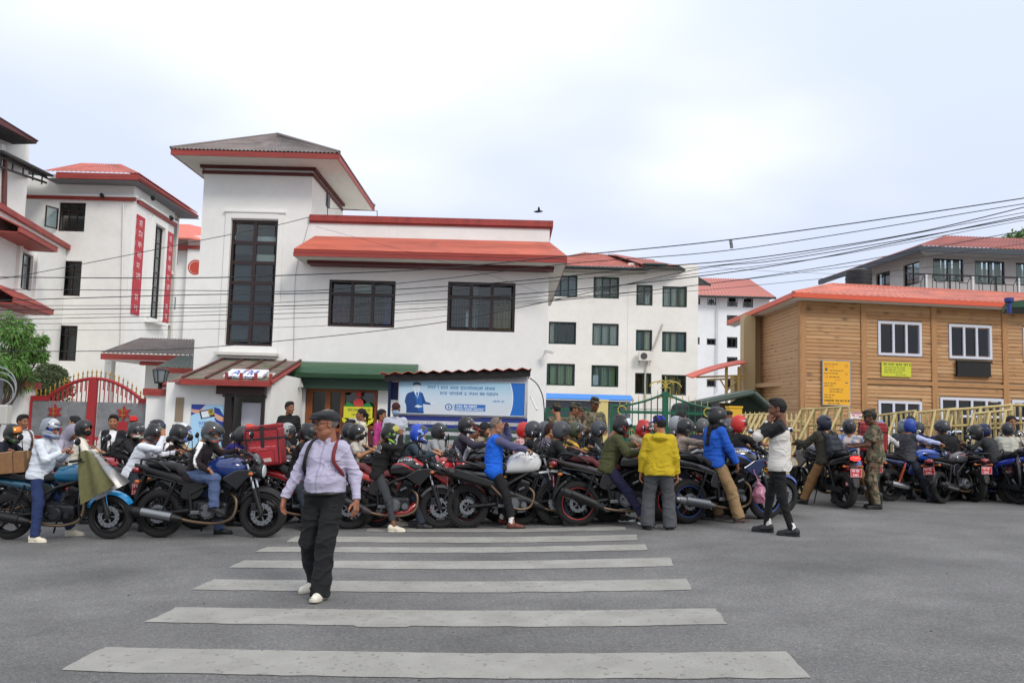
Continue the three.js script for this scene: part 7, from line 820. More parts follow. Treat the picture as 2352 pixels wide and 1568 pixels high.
// ---------- people: bodies and clothes meshed from smooth fields around a posed skeleton ----------
class Field {
  constructor(h) { this.h = h; this.pr = []; this.lo = [9, 9, 9]; this.hi = [-9, -9, -9]; }
  add(a, b, ra, rb = ra, k = 0.03, o = {}) { const p = { a, b, ra, rb, k, ...o }; this.pr.push(p); if (!o.cut) for (let i = 0; i < 3; i++) { const m = Math.max(ra, rb) * (o.sc ? Math.max(...o.sc) : 1) + 0.03, A = a.getComponent(i), B = b.getComponent(i); this.lo[i] = Math.min(this.lo[i], A - m, B - m); this.hi[i] = Math.max(this.hi[i], A + m, B + m); } return this; }
  ell(c, r, k = 0.02, o = {}) { const m = Math.max(...r); return this.add(c, c, m, m, k, { sc: r.map((q) => q / m), ...o }); }
  mesh(color, fold = 0, fs = 1) {
    const { h, lo, hi, pr } = this, n = [0, 1, 2].map((i) => Math.ceil((hi[i] - lo[i]) / h) + 3), o = lo.map((v) => v - h), [nx, ny, nz] = n, F = new Float32Array(nx * ny * nz).fill(0.3);
    for (const p of pr) {
      const ab = p.b.clone().sub(p.a), L2 = ab.lengthSq(), m = Math.max(p.ra, p.rb) * 1.02 + p.k + 2.2 * h, i0 = [], i1 = [], mm = p.sc ? m / Math.min(1, ...p.sc) : m;
      for (let i = 0; i < 3; i++) { const A = p.a.getComponent(i), B = p.b.getComponent(i); i0[i] = clamp(Math.floor((Math.min(A, B) - mm - o[i]) / h), 0, n[i] - 1); i1[i] = clamp(Math.ceil((Math.max(A, B) + mm - o[i]) / h), 0, n[i] - 1); }
      for (let z = i0[2]; z <= i1[2]; z++) for (let y = i0[1]; y <= i1[1]; y++) for (let x = i0[0]; x <= i1[0]; x++) {
        let dx = o[0] + x * h - p.a.x, dy = o[1] + y * h - p.a.y, dz = o[2] + z * h - p.a.z;
        const t = L2 ? clamp((dx * ab.x + dy * ab.y + dz * ab.z) / L2, 0, 1) : 0; dx -= ab.x * t; dy -= ab.y * t; dz -= ab.z * t;
        let d; if (p.sc) { const s0 = Math.hypot(dx / p.sc[0], dy / p.sc[1], dz / p.sc[2]), s1 = Math.hypot(dx / p.sc[0] ** 2, dy / p.sc[1] ** 2, dz / p.sc[2] ** 2), r = lerp(p.ra, p.rb, t); d = s1 > 1e-6 ? s0 * (s0 - r) / s1 : -r; } else if (p.flat) { const q = dx * p.flat.x + dy * p.flat.y + dz * p.flat.z, e = q * (p.fk - 1); d = Math.hypot(dx + p.flat.x * e, dy + p.flat.y * e, dz + p.flat.z * e) - lerp(p.ra, p.rb, t); if (d > 0) d /= Math.max(1, p.fk * 0.8); } else d = Math.hypot(dx, dy, dz) - lerp(p.ra, p.rb, t);
        if (p.pl) for (const [q, w] of p.pl) d = Math.max(d, (o[0] + x * h - q.x) * w.x + (o[1] + y * h - q.y) * w.y + (o[2] + z * h - q.z) * w.z);
        const k = (z * ny + y) * nx + x, f = F[k];
        if (p.cut) { const e = Math.max(p.k - Math.abs(f + d), 0) / p.k; F[k] = Math.max(f, -d) + e * e * p.k * 0.25; } else { const e = Math.max(p.k - Math.abs(f - d), 0) / p.k; F[k] = Math.min(f, d) - e * e * p.k * 0.25; }
      }
    }
    if (fold) for (let z = 0; z < nz; z++) for (let y = 0; y < ny; y++) for (let x = 0; x < nx; x++) { const k = (z * ny + y) * nx + x; if (Math.abs(F[k]) < 0.035) { const X = (o[0] + x * h) * fs, Y = (o[1] + y * h) * fs, Z = (o[2] + z * h) * fs, w = noise3(X * 5, Y * 5, Z * 5) * 2; { const a = 1 - Math.abs(noise3(X * 7 + w, Y * 13 - w * 1.5, Z * 7 + 4) - 0.5) * 2, b2 = 1 - Math.abs(noise3(X * 15 + w * 2, Y * 24 + w, Z * 15) - 0.5) * 2; F[k] += fold * (0.9 - 1.5 * a * a * a - 0.7 * b2 * b2); } } }
    if (this.post) this.post(F, nx, ny, nz, o, h);
    const id = new Int32Array(nx * ny * nz).fill(-1), P = [], N = [], C = [], I = [], at = (x, y, z) => F[(z * ny + y) * nx + x];
    for (let z = 0; z < nz - 1; z++) for (let y = 0; y < ny - 1; y++) for (let x = 0; x < nx - 1; x++) {
      let s = 0, px = 0, py = 0, pz = 0, c = 0; const v = [];
      for (let i = 0; i < 8; i++) { v[i] = at(x + (i & 1), y + ((i >> 1) & 1), z + (i >> 2)); if (v[i] < 0) s++; }
      if (!s || s === 8) continue;
      for (let i = 0; i < 8; i++) for (const b of [1, 2, 4]) if (!(i & b)) { const j = i | b; if ((v[i] < 0) !== (v[j] < 0)) { const t = v[i] / (v[i] - v[j]); px += (i & 1) + (b === 1 ? t : 0); py += ((i >> 1) & 1) + (b === 2 ? t : 0); pz += (i >> 2) + (b === 4 ? t : 0); c++; } }
      const X = o[0] + (x + px / c) * h, Y = o[1] + (y + py / c) * h, Z = o[2] + (z + pz / c) * h;
      id[(z * ny + y) * nx + x] = P.length / 3; P.push(X, Y, Z);
      const a = px / c, b = py / c, e = pz / c, gx = lerp(lerp(v[1] - v[0], v[3] - v[2], b), lerp(v[5] - v[4], v[7] - v[6], b), e), gyy = lerp(lerp(v[2] - v[0], v[3] - v[1], a), lerp(v[6] - v[4], v[7] - v[5], a), e), gz = lerp(lerp(v[4] - v[0], v[5] - v[1], a), lerp(v[6] - v[2], v[7] - v[3], a), b), l = Math.hypot(gx, gyy, gz) || 1;
      N.push(gx / l, gyy / l, gz / l); const q = color ? color(X, Y, Z) : [1, 1, 1]; C.push(q[0], q[1], q[2]);
    }
    for (let z = 1; z < nz - 1; z++) for (let y = 1; y < ny - 1; y++) for (let x = 1; x < nx - 1; x++) {
      const k = (z * ny + y) * nx + x, f = F[k] < 0;
      const quad = (a, b, c, d, w) => { if (w) I.push(a, b, c, a, c, d); else I.push(a, c, b, a, d, c); };
      if (f !== F[k + 1] < 0) quad(id[k - nx - nx * ny], id[k - nx * ny], id[k], id[k - nx], f);
      if (f !== F[k + nx] < 0) quad(id[k - 1 - nx * ny], id[k - nx * ny], id[k], id[k - 1], !f);
      if (f !== F[k + nx * ny] < 0) quad(id[k - 1 - nx], id[k - nx], id[k], id[k - 1], f);
    }
    const g = new THREE.BufferGeometry(); g.setAttribute('position', new THREE.Float32BufferAttribute(P, 3)); g.setAttribute('normal', new THREE.Float32BufferAttribute(N, 3)); g.setAttribute('color', new THREE.Float32BufferAttribute(C, 3)); g.setIndex(I); return g;
  }
}
const joinVC = (l) => l.length === 1 ? l[0] : mergeGeometries(l);
function moved(g, m, flip) { const c = g.clone(); if (flip) { const a = c.index.array; for (let i = 0; i < a.length; i += 3) { const t = a[i + 1]; a[i + 1] = a[i + 2]; a[i + 2] = t; } } return c.applyMatrix4(m); }
// hands: wrist at the origin, fingers along x, palm facing down, thumb towards -z (a right hand)
const handGs = {};
function handG(mode, h = 0.006) {
  const key = mode + h; if (handGs[key]) return handGs[key];
  const f = new Field(h), [c1, c2, c3, sp] = { grip: [58, 74, 55, 0], relax: [16, 26, 22, 0.05], flat: [4, 8, 6, 0.03], pinch: [38, 48, 30, 0] }[mode], z = V3(0, 0, 1);
  f.add(V3(-0.05, 0, 0), V3(0.01, 0, 0), 0.027, 0.025, 0.02, { flat: V3(0, 1, 0), fk: 1.15 });
  for (const q of [-0.028, -0.01, 0.009, 0.026]) f.add(V3(0.008, 0, q * 0.6), V3(0.082 - Math.abs(q - 0.0) * 0.2, 0, q), 0.0145, 0.0125, 0.014);
  [[-0.03, 0.07, 1], [-0.01, 0.08, 1], [0.011, 0.074, 1], [0.03, 0.058, 0.85]].forEach(([q, L, r], i) => { let p = V3(0.084 - Math.abs(q) * 0.25, 0, q), a = 0; const rs = [0.0098, 0.0088, 0.0078, 0.0068]; [[c1 + i * 3, 0.46], [c2, 0.3], [c3, 0.24]].forEach(([c, l], j) => { a += R(c); const n = p.clone().add(V3(Math.cos(a) * L * l, -Math.sin(a) * L * l, q * sp * (j ? 0.4 : 1))); f.add(p, n, rs[j] * r, rs[j + 1] * r, 0.004); p = n; }); });
  const g = mode === 'grip' || mode === 'pinch'; let p = V3(0.02, -0.008, -0.022); for (const [d, l, r0, r1] of [[V3(0.55, -0.35, -0.7), 0.04, 0.0145, 0.0115], [g ? V3(0.75, -0.65, -0.05) : V3(0.85, -0.2, -0.42), 0.032, 0.0115, 0.01], [g ? V3(0.5, -0.6, 0.45) : V3(0.95, -0.2, -0.2), 0.025, 0.0098, 0.0078]]) { const n = p.clone().addScaledVector(d.normalize(), l); f.add(p, n, r0, r1, 0.008); p = n; }
  return (handGs[key] = f.mesh((x, y, zz) => { const k = x > 0.085 && y > -0.004 ? 0.9 : y < -0.012 ? 1.12 : 1; return [k, k, k]; }));
}
// heads: centre of the head at the origin, face towards +x
const headGs = {};
function headG(kind, h) {
  const key = kind + h; if (headGs[key]) return headGs[key];
  const f = new Field(h), [old, fem] = [kind === 'old', kind === 'woman'], V = V3;
  f.ell(V(-0.012, 0.032, 0), [0.099, 0.1, 0.079], 0.03).ell(V(0.03, -0.035, 0), [0.066, 0.085, fem ? 0.055 : 0.06], 0.04).ell(V(0.062, -0.1, 0), [0.026, 0.022, fem ? 0.02 : 0.026], 0.03);
  for (const s of [1, -1]) { f.add(V(0.0, -0.07, s * 0.052), V(0.05, -0.1, s * 0.024), 0.02, 0.018, 0.03).add(V(0.075, 0.03, s * 0.016), V(0.062, 0.03, s * 0.05), 0.013, 0.011, 0.015).ell(V(0.062, -0.025, s * 0.042), [0.024, 0.022, 0.02], 0.025).ell(V(0.098, 0.006, s * 0.034), [0.022, 0.014, 0.02], 0.012, { cut: 1 }).ell(V(0.076, 0.006, s * 0.032), [0.013, 0.0125, 0.013], 0.002); f.ell(V(-0.008, -0.004, s * 0.081), [0.02, 0.034, 0.009], 0.008).ell(V(-0.002, -0.002, s * 0.09), [0.01, 0.02, 0.006], 0.004, { cut: 1 }).add(V(0.096, -0.03, s * 0.012), V(0.098, -0.03, s * 0.014), 0.0085, 0.0085, 0.008); }
  f.add(V(0.085, 0.02, 0), V(0.108, -0.027, 0), 0.0095, 0.0125, 0.012).add(V(0.091, -0.062, 0.02), V(0.098, -0.06, 0), 0.007, 0.008, 0.01).add(V(0.091, -0.062, -0.02), V(0.098, -0.06, 0), 0.007, 0.008, 0.01).add(V(0.09, -0.074, 0.014), V(0.09, -0.074, -0.014), 0.0085, 0.0085, 0.01);
  if (old) for (const s of [1, -1]) f.ell(V(0.03, -0.085, s * 0.05), [0.03, 0.025, 0.018], 0.03).add(V(0.03, -0.115, 0), V(0.0, -0.13, 0), 0.035, 0.04, 0.03);
  f.add(V(-0.03, -0.07, 0), V(-0.045, -0.24, 0), 0.053, 0.06, 0.025);
  return (headGs[key] = f.mesh((x, y, z) => {
    const az = Math.abs(z); if (Math.hypot(x - 0.076, y - 0.006, az - 0.032) < 0.0145 && x > 0.077) return az > 0.026 && az < 0.039 ? [0.1, 0.09, 0.09] : [1.7, 1.9, 2.1];
    if (x > 0.06 && y > 0.026 && y < 0.04 && az > 0.012 && az < 0.054) return old ? [0.55, 0.5, 0.48] : [0.22, 0.2, 0.2];
    if (x > 0.085 && y > -0.082 && y < -0.054 && az < 0.026) return [0.92, 0.68, 0.66];
    const n = 1 + 0.14 * (noise3(x * 60, y * 60, z * 60) - 0.5);
    if (kind === 'man' && x > 0.02 && y < -0.048 && y > -0.13) return [0.8 * n, 0.8 * n, 0.82 * n];
    if (kind === 'beard' && ((x > 0.0 && y < -0.045 && y > -0.14) || (x > -0.005 && x < 0.025 && y < 0.01 && az > 0.06))) return [0.26, 0.24, 0.24];
    return [n, n * 0.99, n * 0.98];
  }));
}
const hairGs = {};
function hairG(kind) {
  if (hairGs[kind]) return hairGs[kind];
  const f = new Field(0.008), V = V3, cut = (p, n) => ({ pl: [[p, n.normalize()]] });
  const th = { short: 0.014, buzz: 0.005, fade: 0.012, long: 0.026, tail: 0.013, bob: 0.02 }[kind];
  f.ell(V(-0.014, 0.036, 0), [0.099 + th, 0.1 + th, 0.079 + th], 0.01, cut(V(0.055, kind === 'buzz' ? 0.07 : 0.055, 0), V(0.75, -0.65, 0)));
  if (kind === 'fade' || kind === 'short') f.ell(V(0.03, 0.115, 0), [0.07, 0.034, 0.066], 0.02);
  if (kind === 'long') f.ell(V(-0.05, -0.05, 0), [0.075, 0.12, 0.095], 0.03).ell(V(0.055, 0.1, 0), [0.055, 0.04, 0.07], 0.03);
  if (kind === 'tail') f.ell(V(-0.125, 0.01, 0), [0.04, 0.04, 0.035], 0.02).add(V(-0.135, -0.02, 0), V(-0.14, -0.19, 0), 0.034, 0.014, 0.02);
  if (kind === 'bob') f.ell(V(-0.07, -0.03, 0), [0.06, 0.08, 0.075], 0.03);
  f.ell(V(0.085, -0.02, 0), [0.062, 0.085, 0.075], 0.01, { cut: 1 });
  f.add(V(0, -0.2, 0), V(0, -0.2, 0), kind === 'tail' || kind === 'long' ? 0.02 : 0.115, undefined, 0.01, { cut: 1 });
  for (const s of [1, -1]) if (kind !== 'long') f.ell(V(-0.005, -0.02, s * 0.09), [0.028, 0.05, 0.03], 0.008, { cut: 1 });
  return (hairGs[kind] = f.mesh((x, y, z) => { const n = 0.75 + 0.6 * noise3(x * 40, y * 90, z * 90); return [n, n, n]; }, 0.004, 2.2));
}
// helmets and caps in the head's own frame
const hatGs = {};
function hatG(kind) {
  if (hatGs[kind]) return hatGs[kind];
  const V = V3, H = { extra: [] }; let f = new Field(0.0085);
  if (kind === 'full' || kind === 'open' || kind === 'cross') {
    f.ell(V(-0.012, 0.03, 0), [0.148, 0.138, 0.126], 0.02).ell(V(-0.025, -0.045, 0), [0.12, 0.11, 0.112], 0.05);
    if (kind !== 'open') { for (const s of [1, -1]) f.add(V(0.0, -0.085, s * 0.1), V(0.105, -0.095, s * 0.055), 0.04, 0.034, 0.03); f.add(V(kind === 'cross' ? 0.15 : 0.125, -0.095, -0.03), V(kind === 'cross' ? 0.15 : 0.125, -0.095, 0.03), 0.033, 0.033, 0.04); f.ell(V(0.135, 0.002, 0), [0.1, 0.056, 0.104], 0.012, { cut: 1 }); } else f.ell(V(0.13, -0.07, 0), [0.105, 0.13, 0.14], 0.012, { cut: 1 });
    f.ell(V(-0.008, 0.0, 0), [0.113, 0.112, 0.094], 0.008, { cut: 1 }).add(V(0, -0.26, 0), V(0.02, -0.14, 0), 0.12, 0.075, 0.02, { cut: 1 });
    if (kind === 'full') f.add(V(-0.1, 0.11, 0), V(-0.165, 0.085, 0), 0.03, 0.012, 0.03, { flat: V(0, 0, 1), fk: 0.5 });
    if (kind === 'cross') f.add(V(0.08, 0.14, 0), V(0.24, 0.16, 0), 0.016, 0.006, 0.03, { flat: V(0, 0, 1), fk: 0.22 });
    const vis = new THREE.SphereGeometry(1, 24, 12, kind === 'open' ? Math.PI * 0.62 : Math.PI * 0.66, kind === 'open' ? Math.PI * 0.76 : Math.PI * 0.68, 0.31 * Math.PI, (kind === 'open' ? 0.36 : 0.25) * Math.PI).scale(0.153, 0.14, 0.13).translate(-0.008, 0.03, 0); H.visor = vis;
    H.extra.push(['hinge', mir((s) => cylZ(0.022, 0.012, 0.02, 0.02, s * 0.127, 12))]);
    if (kind === 'open') H.extra.push(['strap', [tube([[0.0, -0.05, 0.1], [0.03, -0.13, 0.06], [0.04, -0.15, 0], [0.03, -0.13, -0.06], [0.0, -0.05, -0.1]], 0.007, 16, 5)]]);
  } else if (kind === 'cap' || kind === 'army') {
    const p = V(0.0, 0.045, 0); f.ell(V(-0.012, 0.042, 0), [0.113, kind === 'army' ? 0.1 : 0.108, 0.093], 0.01, { pl: [[p, V(0.12, -1, 0).normalize()]] }); if (kind === 'army') f.add(V(-0.09, 0.12, 0), V(0.07, 0.125, 0), 0.045, 0.045, 0.03, { flat: V(0, 1, 0), fk: 2.2 });
    f.ell(V(0.12, 0.05, 0), [0.075, 0.009, 0.075], 0.012);
  } else if (kind === 'flat') { // flat cap: low crown drawn forwards over a short stiff brim
    f.ell(V(-0.018, 0.05, 0), [0.118, 0.07, 0.1], 0.02, { pl: [[V(0, 0.04, 0), V(0.18, -1, 0).normalize()]] }).ell(V(0.02, 0.085, 0), [0.125, 0.036, 0.104], 0.03).ell(V(0.1, 0.062, 0), [0.066, 0.013, 0.078], 0.014);
  } else if (kind === 'beret') f.ell(V(-0.01, 0.09, 0.01), [0.115, 0.045, 0.105], 0.02).ell(V(-0.012, 0.055, 0), [0.108, 0.03, 0.09], 0.02);
  else if (kind === 'hood') { f.ell(V(-0.03, 0.02, 0), [0.135, 0.15, 0.12], 0.02).add(V(-0.05, -0.1, 0), V(-0.05, -0.2, 0), 0.1, 0.11, 0.05).ell(V(0.11, -0.02, 0), [0.1, 0.11, 0.085], 0.02, { cut: 1 }); }
  H.shell = f.mesh(null, kind === 'flat' || kind === 'hood' || kind === 'beret' ? 0.003 : 0, 2);
  const p = H.shell.attributes.position, uv = new Float32Array(p.count * 2); for (let i = 0; i < p.count; i++) { uv[2 * i] = 0.5 + Math.atan2(p.getZ(i), p.getX(i) + 0.01) / 6.2832; uv[2 * i + 1] = 0.5 + (p.getY(i) + 0.01) * 2.6; } H.shell.setAttribute('uv', new THREE.BufferAttribute(uv, 2));
  return (hatGs[kind] = H);
}
const helmT = {};
function helmM(base, marks, seed = 1, rough = 0.38) {   // shell paint; marks = colours of swooping flashes
  const key = [base, marks, seed, rough].join(); if (helmT[key]) return helmT[key];
  if (!marks) return (helmT[key] = M(base, rough));
  const q = (n) => { const v = Math.sin(seed * 12.9898 + n * 78.233) * 43758.5453; return v - Math.floor(v); };
  return (helmT[key] = M(0xffffff, rough, { map: canvasTex(128, 96, (g) => {
    g.fillStyle = base; g.fillRect(0, 0, 128, 96);
    for (let k = 0; k < 9; k++) { const c = marks[k % marks.length], y = 14 + q(k) * 62, x0 = 28 + q(k + 20) * 36, L = 14 + q(k + 40) * 26, w = 3 + q(k + 60) * 8, dy = (q(k + 80) - 0.5) * 34; g.fillStyle = c; for (const s of [0, 1]) { g.save(); if (s) { g.translate(128, 0); g.scale(-1, 1); } g.beginPath(); g.moveTo(x0, y); g.quadraticCurveTo(x0 + L * 0.5, y + dy * 0.1 - w, x0 + L, y + dy); g.quadraticCurveTo(x0 + L * 0.4, y + dy * 0.2 + w * 0.6, x0, y + w); g.fill(); g.restore(); } }
  }) }));
}
const SHOE = (() => { const c = {}; return (k) => { if (c[k]) return c[k]; const f = new Field(0.009), V = V3; f.add(V(-0.05, 0.045, 0), V(0.04, 0.045, 0), 0.042, 0.044, 0.03).add(V(0.06, 0.036, 0.004), V(0.15, 0.03, 0.008), 0.044, 0.032, 0.03).add(V(-0.045, 0.06, 0), V(-0.05, k === 'boot' ? 0.24 : k === 'low' ? 0.07 : 0.1, 0), 0.043, k === 'boot' ? 0.055 : 0.043, 0.03); f.post = (F, nx, ny, nz, o, h) => { for (let z = 0; z < nz; z++) for (let y = 0; y < ny; y++) for (let x = 0; x < nx; x++) { const i = (z * ny + y) * nx + x; F[i] = Math.max(F[i], 0.004 - (o[1] + y * h)); } }; const up = f.mesh(); const s = poly(spline([[-0.1, 0], [-0.07, 0.038], [0.02, 0.04], [0.1, 0.053], [0.17, 0.04], [0.192, 0.008], [0.17, -0.032], [0.1, -0.042], [0.0, -0.034], [-0.07, -0.034]], 26), 0.028, 0, 0.006).rotateX(Math.PI / 2).translate(0, 0.014, 0); return (c[k] = { up, sole: s }); }; })();
function ik(A, T, l1, l2, pole) { const d0 = T.clone().sub(A), d = clamp(d0.length(), 0.08, l1 + l2 - 0.002), u = d0.normalize(), a = (l1 * l1 - l2 * l2 + d * d) / (2 * d), h = Math.sqrt(Math.max(0, l1 * l1 - a * a)), p = pole.clone().addScaledVector(u, -pole.dot(u)).normalize(); return [A.clone().addScaledVector(u, a).addScaledVector(p, h), A.clone().addScaledVector(u, d)]; }
const SKINS = [0x8a5a3f, 0x9a6848, 0x74482f, 0xa97753], clothMs = {};
const clothM = (c, r = 0.9) => clothMs[c + '_' + r] || (clothMs[c + '_' + r] = new THREE.MeshStandardMaterial({ color: c, roughness: r, vertexColors: true }));
const camo = (x, y, z) => { const a = noise3(x * 20, y * 14, z * 20), b = noise3(x * 26 + 9, y * 18, z * 26 + 3), c = noise3(x * 34 + 5, y * 26 + 7, z * 34); return c > 0.7 ? [0.03, 0.03, 0.025] : a > 0.56 ? [0.2, 0.16, 0.1] : b > 0.55 ? [0.15, 0.075, 0.045] : [0.065, 0.08, 0.04]; };
const people = [];
/* s: scale; h: cell; hip, lean, twist, look [yaw, pitch]; hands [right, left] = { p, f: finger direction, n: back of the hand, mode }; feet [right, left] = { p, yaw, pitch }; wear: top / legs / shoes / head */
function person(name, label, root, q) {
  const s = q.s || 0.95, h = q.h || 0.018, t = new THREE.Group(); t.name = numbered('person'); scene.add(t); tag(t, label, 'person'); t.position.copy(root.position); t.rotation.copy(root.rotation); if (root.scale) t.scale.copy(root.scale);
  const V = V3, hip = V(...q.hip), ln = R(q.lean || 0), sd = R(q.side || 0), U = V(Math.sin(ln), Math.cos(ln) * Math.cos(sd), Math.sin(sd)).normalize(), tw = R(q.twist || 0), R0 = V(Math.sin(R(q.hipYaw || 0)), 0, Math.cos(R(q.hipYaw || 0))), F0 = R0.clone().cross(U).negate().normalize().negate();
  const Fw = U.clone().cross(R0).normalize(), Rt = R0.clone().multiplyScalar(Math.cos(tw)).addScaledVector(Fw, Math.sin(tw)).normalize(), Ft = U.clone().cross(Rt).normalize(), P = (u, f = 0, r = 0, top = 0) => hip.clone().addScaledVector(U, u * s).addScaledVector(top ? Ft : Fw, f * s).addScaledVector(top ? Rt : R0, r * s);
  const bow = q.bow || 0, neck = P(0.5, 0.0 + bow), shW = q.shW || 0.18, sh = [1, -1].map((k) => P(0.45, bow * 0.8, k * shW, 1)), hj = [1, -1].map((k) => P(0, 0, k * 0.09));
  const L = { ua: 0.285 * s, fa: 0.25 * s, th: 0.43 * s, sn: 0.41 * s };
  const arms = sh.map((A, i) => { const g = q.hands[i], k = i ? -1 : 1, T = V(...g.p); return ik(A, T, L.ua, L.fa, g.pole ? V(...g.pole) : V(-0.5, -0.75, k * 0.45)); });
  const legs = hj.map((A, i) => { const g = q.feet[i], k = i ? -1 : 1, a = R(g.yaw ?? k * -8), T = V(...g.p).add(V(0, 0.085 * s, 0)); const e = clamp(A.distanceTo(T) * 1.004 / (L.th + L.sn), 1, 1.16); return ik(A, T, L.th * e, L.sn * e, g.pole ? V(...g.pole) : V(1, 0.1, k * 0.25)); });
  const b = q.bulk || 1, lo = q.loose ?? 0.012, W = q.wear, fem = q.kind === 'woman', hd = q.look || [0, 0], hp = R(hd[1]), hy = R(hd[0]);
  // head frame
  const hu = V(Math.sin(ln * 0.4 + hp), Math.cos(ln * 0.4 + hp), 0), hc = neck.clone().addScaledVector(U, 0.045 * s).addScaledVector(hu, 0.125 * s).addScaledVector(V(1, 0, 0), 0.02 * s), hm = new THREE.Matrix4().compose(hc, new THREE.Quaternion().setFromEuler(new THREE.Euler(0, hy, 0)).multiply(new THREE.Quaternion().setFromEuler(new THREE.Euler(R(hd[2] || 0), 0, -(ln * 0.4 + hp)))), V(s, s, s));
  const skin = q.skin ?? SKINS[people.length % 4], bareArm = W.sleeve === 'short' || W.sleeve === 'none';
  // body: one surface from the neck to the feet, with the head and hands meshed finer
  let f = new Field(bareArm ? Math.max(0.013, h * 0.9) : Math.max(0.02, h * 1.25));
  f.add(P(0.02, 0, 0.05), P(0.02, 0, -0.05), 0.085 * s, undefined, 0.05).add(P(0.1), P(0.36, bow * 0.5), 0.08 * s, 0.085 * s, 0.05).add(sh[0].clone().lerp(sh[1], 0.2), sh[1].clone().lerp(sh[0], 0.2), 0.045 * s, undefined, 0.05).add(P(0.44, bow), neck.clone().addScaledVector(hu, 0.06 * s), 0.05 * s, 0.046 * s, 0.03);
  for (const i of [0, 1]) { const [E, Wr] = arms[i], [K, A] = legs[i]; f.add(sh[i], E, 0.044 * s, 0.037 * s, 0.03).add(E, Wr, 0.038 * s, 0.026 * s, 0.02).add(hj[i], K, 0.07 * s, 0.048 * s, 0.04).add(K, A, 0.046 * s, 0.034 * s, 0.03); }
  const parts = [f.mesh((x, y, z) => { const n = 1 + 0.1 * (noise3(x * 40, y * 40, z * 40) - 0.5); return [n, n, n]; }), moved(headG(q.face || (fem ? 'woman' : 'man'), q.hero ? 0.0048 : h > 0.019 ? 0.0085 : 0.0065), hm)];
  for (const i of [0, 1]) { const g = q.hands[i], [E, Wr] = arms[i], k = i ? -1 : 1; if (g.none) continue; const X = g.f ? V(...g.f).normalize() : Wr.clone().sub(E).normalize(), n = g.n ? V(...g.n) : V(0, 1, 0.2 * k), Z = X.clone().cross(n).normalize(), Y = Z.clone().cross(X), m = new THREE.Matrix4().makeBasis(X, Y, Z.multiplyScalar(k)).scale(V(s, s, s)).setPosition(Wr); parts.push(moved(handG(g.mode || 'grip', q.hero ? 0.005 : h > 0.019 ? 0.0075 : 0.006), m, k < 0)); }
  mesh('body', joinVC(parts), clothM(skin, 0.62), t);
  // upper garment
  const hem = q.hem ?? -0.1, top = new Field(h), B = b, pl = [[P(hem), U.clone().negate()]], pt = q.top || {};
  const seg = (p, a, c) => { const ab = c.clone().sub(a), tt = clamp(p.clone().sub(a).dot(ab) / ab.lengthSq(), 0, 1); return p.distanceTo(a.clone().addScaledVector(ab, tt)); };
  const isArm = (x, y, z, d) => { const p = V(x, y, z), dt = Math.hypot(d.dot(R0) * 0.62, d.dot(Fw)) - 0.115 * s; return arms.some(([E, Wr], i) => Math.min(seg(p, sh[i].clone().lerp(E, 0.18), E), seg(p, E, Wr)) - 0.045 * s < dt); };
  const tc = lin(W.top), tcol = (x, y, z) => { const d = V(x, y, z).sub(hip), u = d.dot(U) / s, fr = d.dot(Fw) / s, rr_ = d.dot(R0) / s, n = 1 + 0.07 * (noise3(x * 30, y * 30, z * 30) - 0.5); let c = W.yoke && (u > 0.405 || [0, 1].some((i) => seg(V(x, y, z), sh[i], sh[i].clone().lerp(arms[i][0], 0.5)) < 0.1 * s)) ? lin(W.yoke) : W.sleeveC && isArm(x, y, z, d) ? lin(W.sleeveC) : W.pat ? W.pat(x, y, z, u, fr, rr_, d) : null; c = c || tc; return [c[0] * n, c[1] * n, c[2] * n]; };
  top.add(P(-0.05, 0, 0.072), P(-0.05, 0, -0.072), (0.124 * B + lo) * s, undefined, 0.05, { pl }).add(P(0.08, 0, 0.06), P(0.08, 0, -0.06), (0.108 * B + lo) * s, undefined, 0.05, { pl }).add(P(0.2, bow * 0.3, 0.06), P(0.2, bow * 0.3, -0.06), (0.106 * B + lo) * s, undefined, 0.06, { pl }).add(P(0.34, bow * 0.6 + 0.005, 0.078, 1), P(0.34, bow * 0.6 + 0.005, -0.078, 1), (0.112 + lo) * s, undefined, 0.06).add(sh[0].clone().lerp(sh[1], 0.12), sh[1].clone().lerp(sh[0], 0.12), (0.052 + lo * 0.7) * s, undefined, 0.05).add(P(0.44, bow), P(0.495, bow * 1.1), (0.066 + lo * 0.6) * s, (0.058 + lo * 0.3) * s, 0.03);
  if (q.belly) top.add(P(0.12, 0.035 + 0.06 * q.belly, 0.02), P(0.16, 0.035 + 0.05 * q.belly, -0.02), 0.115 * s, undefined, 0.07, { pl });
  if (fem) for (const k of [1, -1]) top.add(P(0.31, 0.075, k * 0.07), P(0.31, 0.078, k * 0.07), 0.062 * s, undefined, 0.04);
  if (W.sleeve !== 'none') for (const i of [0, 1]) { const [E, Wr] = arms[i], d = Wr.clone().sub(E).normalize(), e = E.clone().sub(sh[i]).normalize(); if (W.sleeve === 'short') top.add(sh[i], E, (0.053 + lo) * s, (0.056 + lo) * s, 0.03, { pl: [[sh[i].clone().lerp(E, 0.72), e]] }); else { const c = Wr.clone().addScaledVector(d, -0.012 * s); top.add(sh[i], E, (0.05 + lo) * s, (0.043 + lo) * s, 0.035).add(E, Wr, (0.043 + lo) * s, (0.031 + lo * 0.8) * s, 0.02, { pl: [[c, d]] }); } }
  if (W.hood) top.ell(P(0.47, -0.1 + bow, 0), [0.085 * s, 0.07 * s, 0.12 * s], 0.04);
  if (W.collar) top.add(P(0.475, bow * 1.1 + 0.008), P(0.535, bow * 1.2 + 0.012), 0.069 * s, 0.066 * s, 0.012, { pl: [[P(0.535, bow), U]] }).ell(P(0.53, 0.085 + bow), [0.035 * s, 0.06 * s, 0.03 * s], 0.012, { cut: 1 });
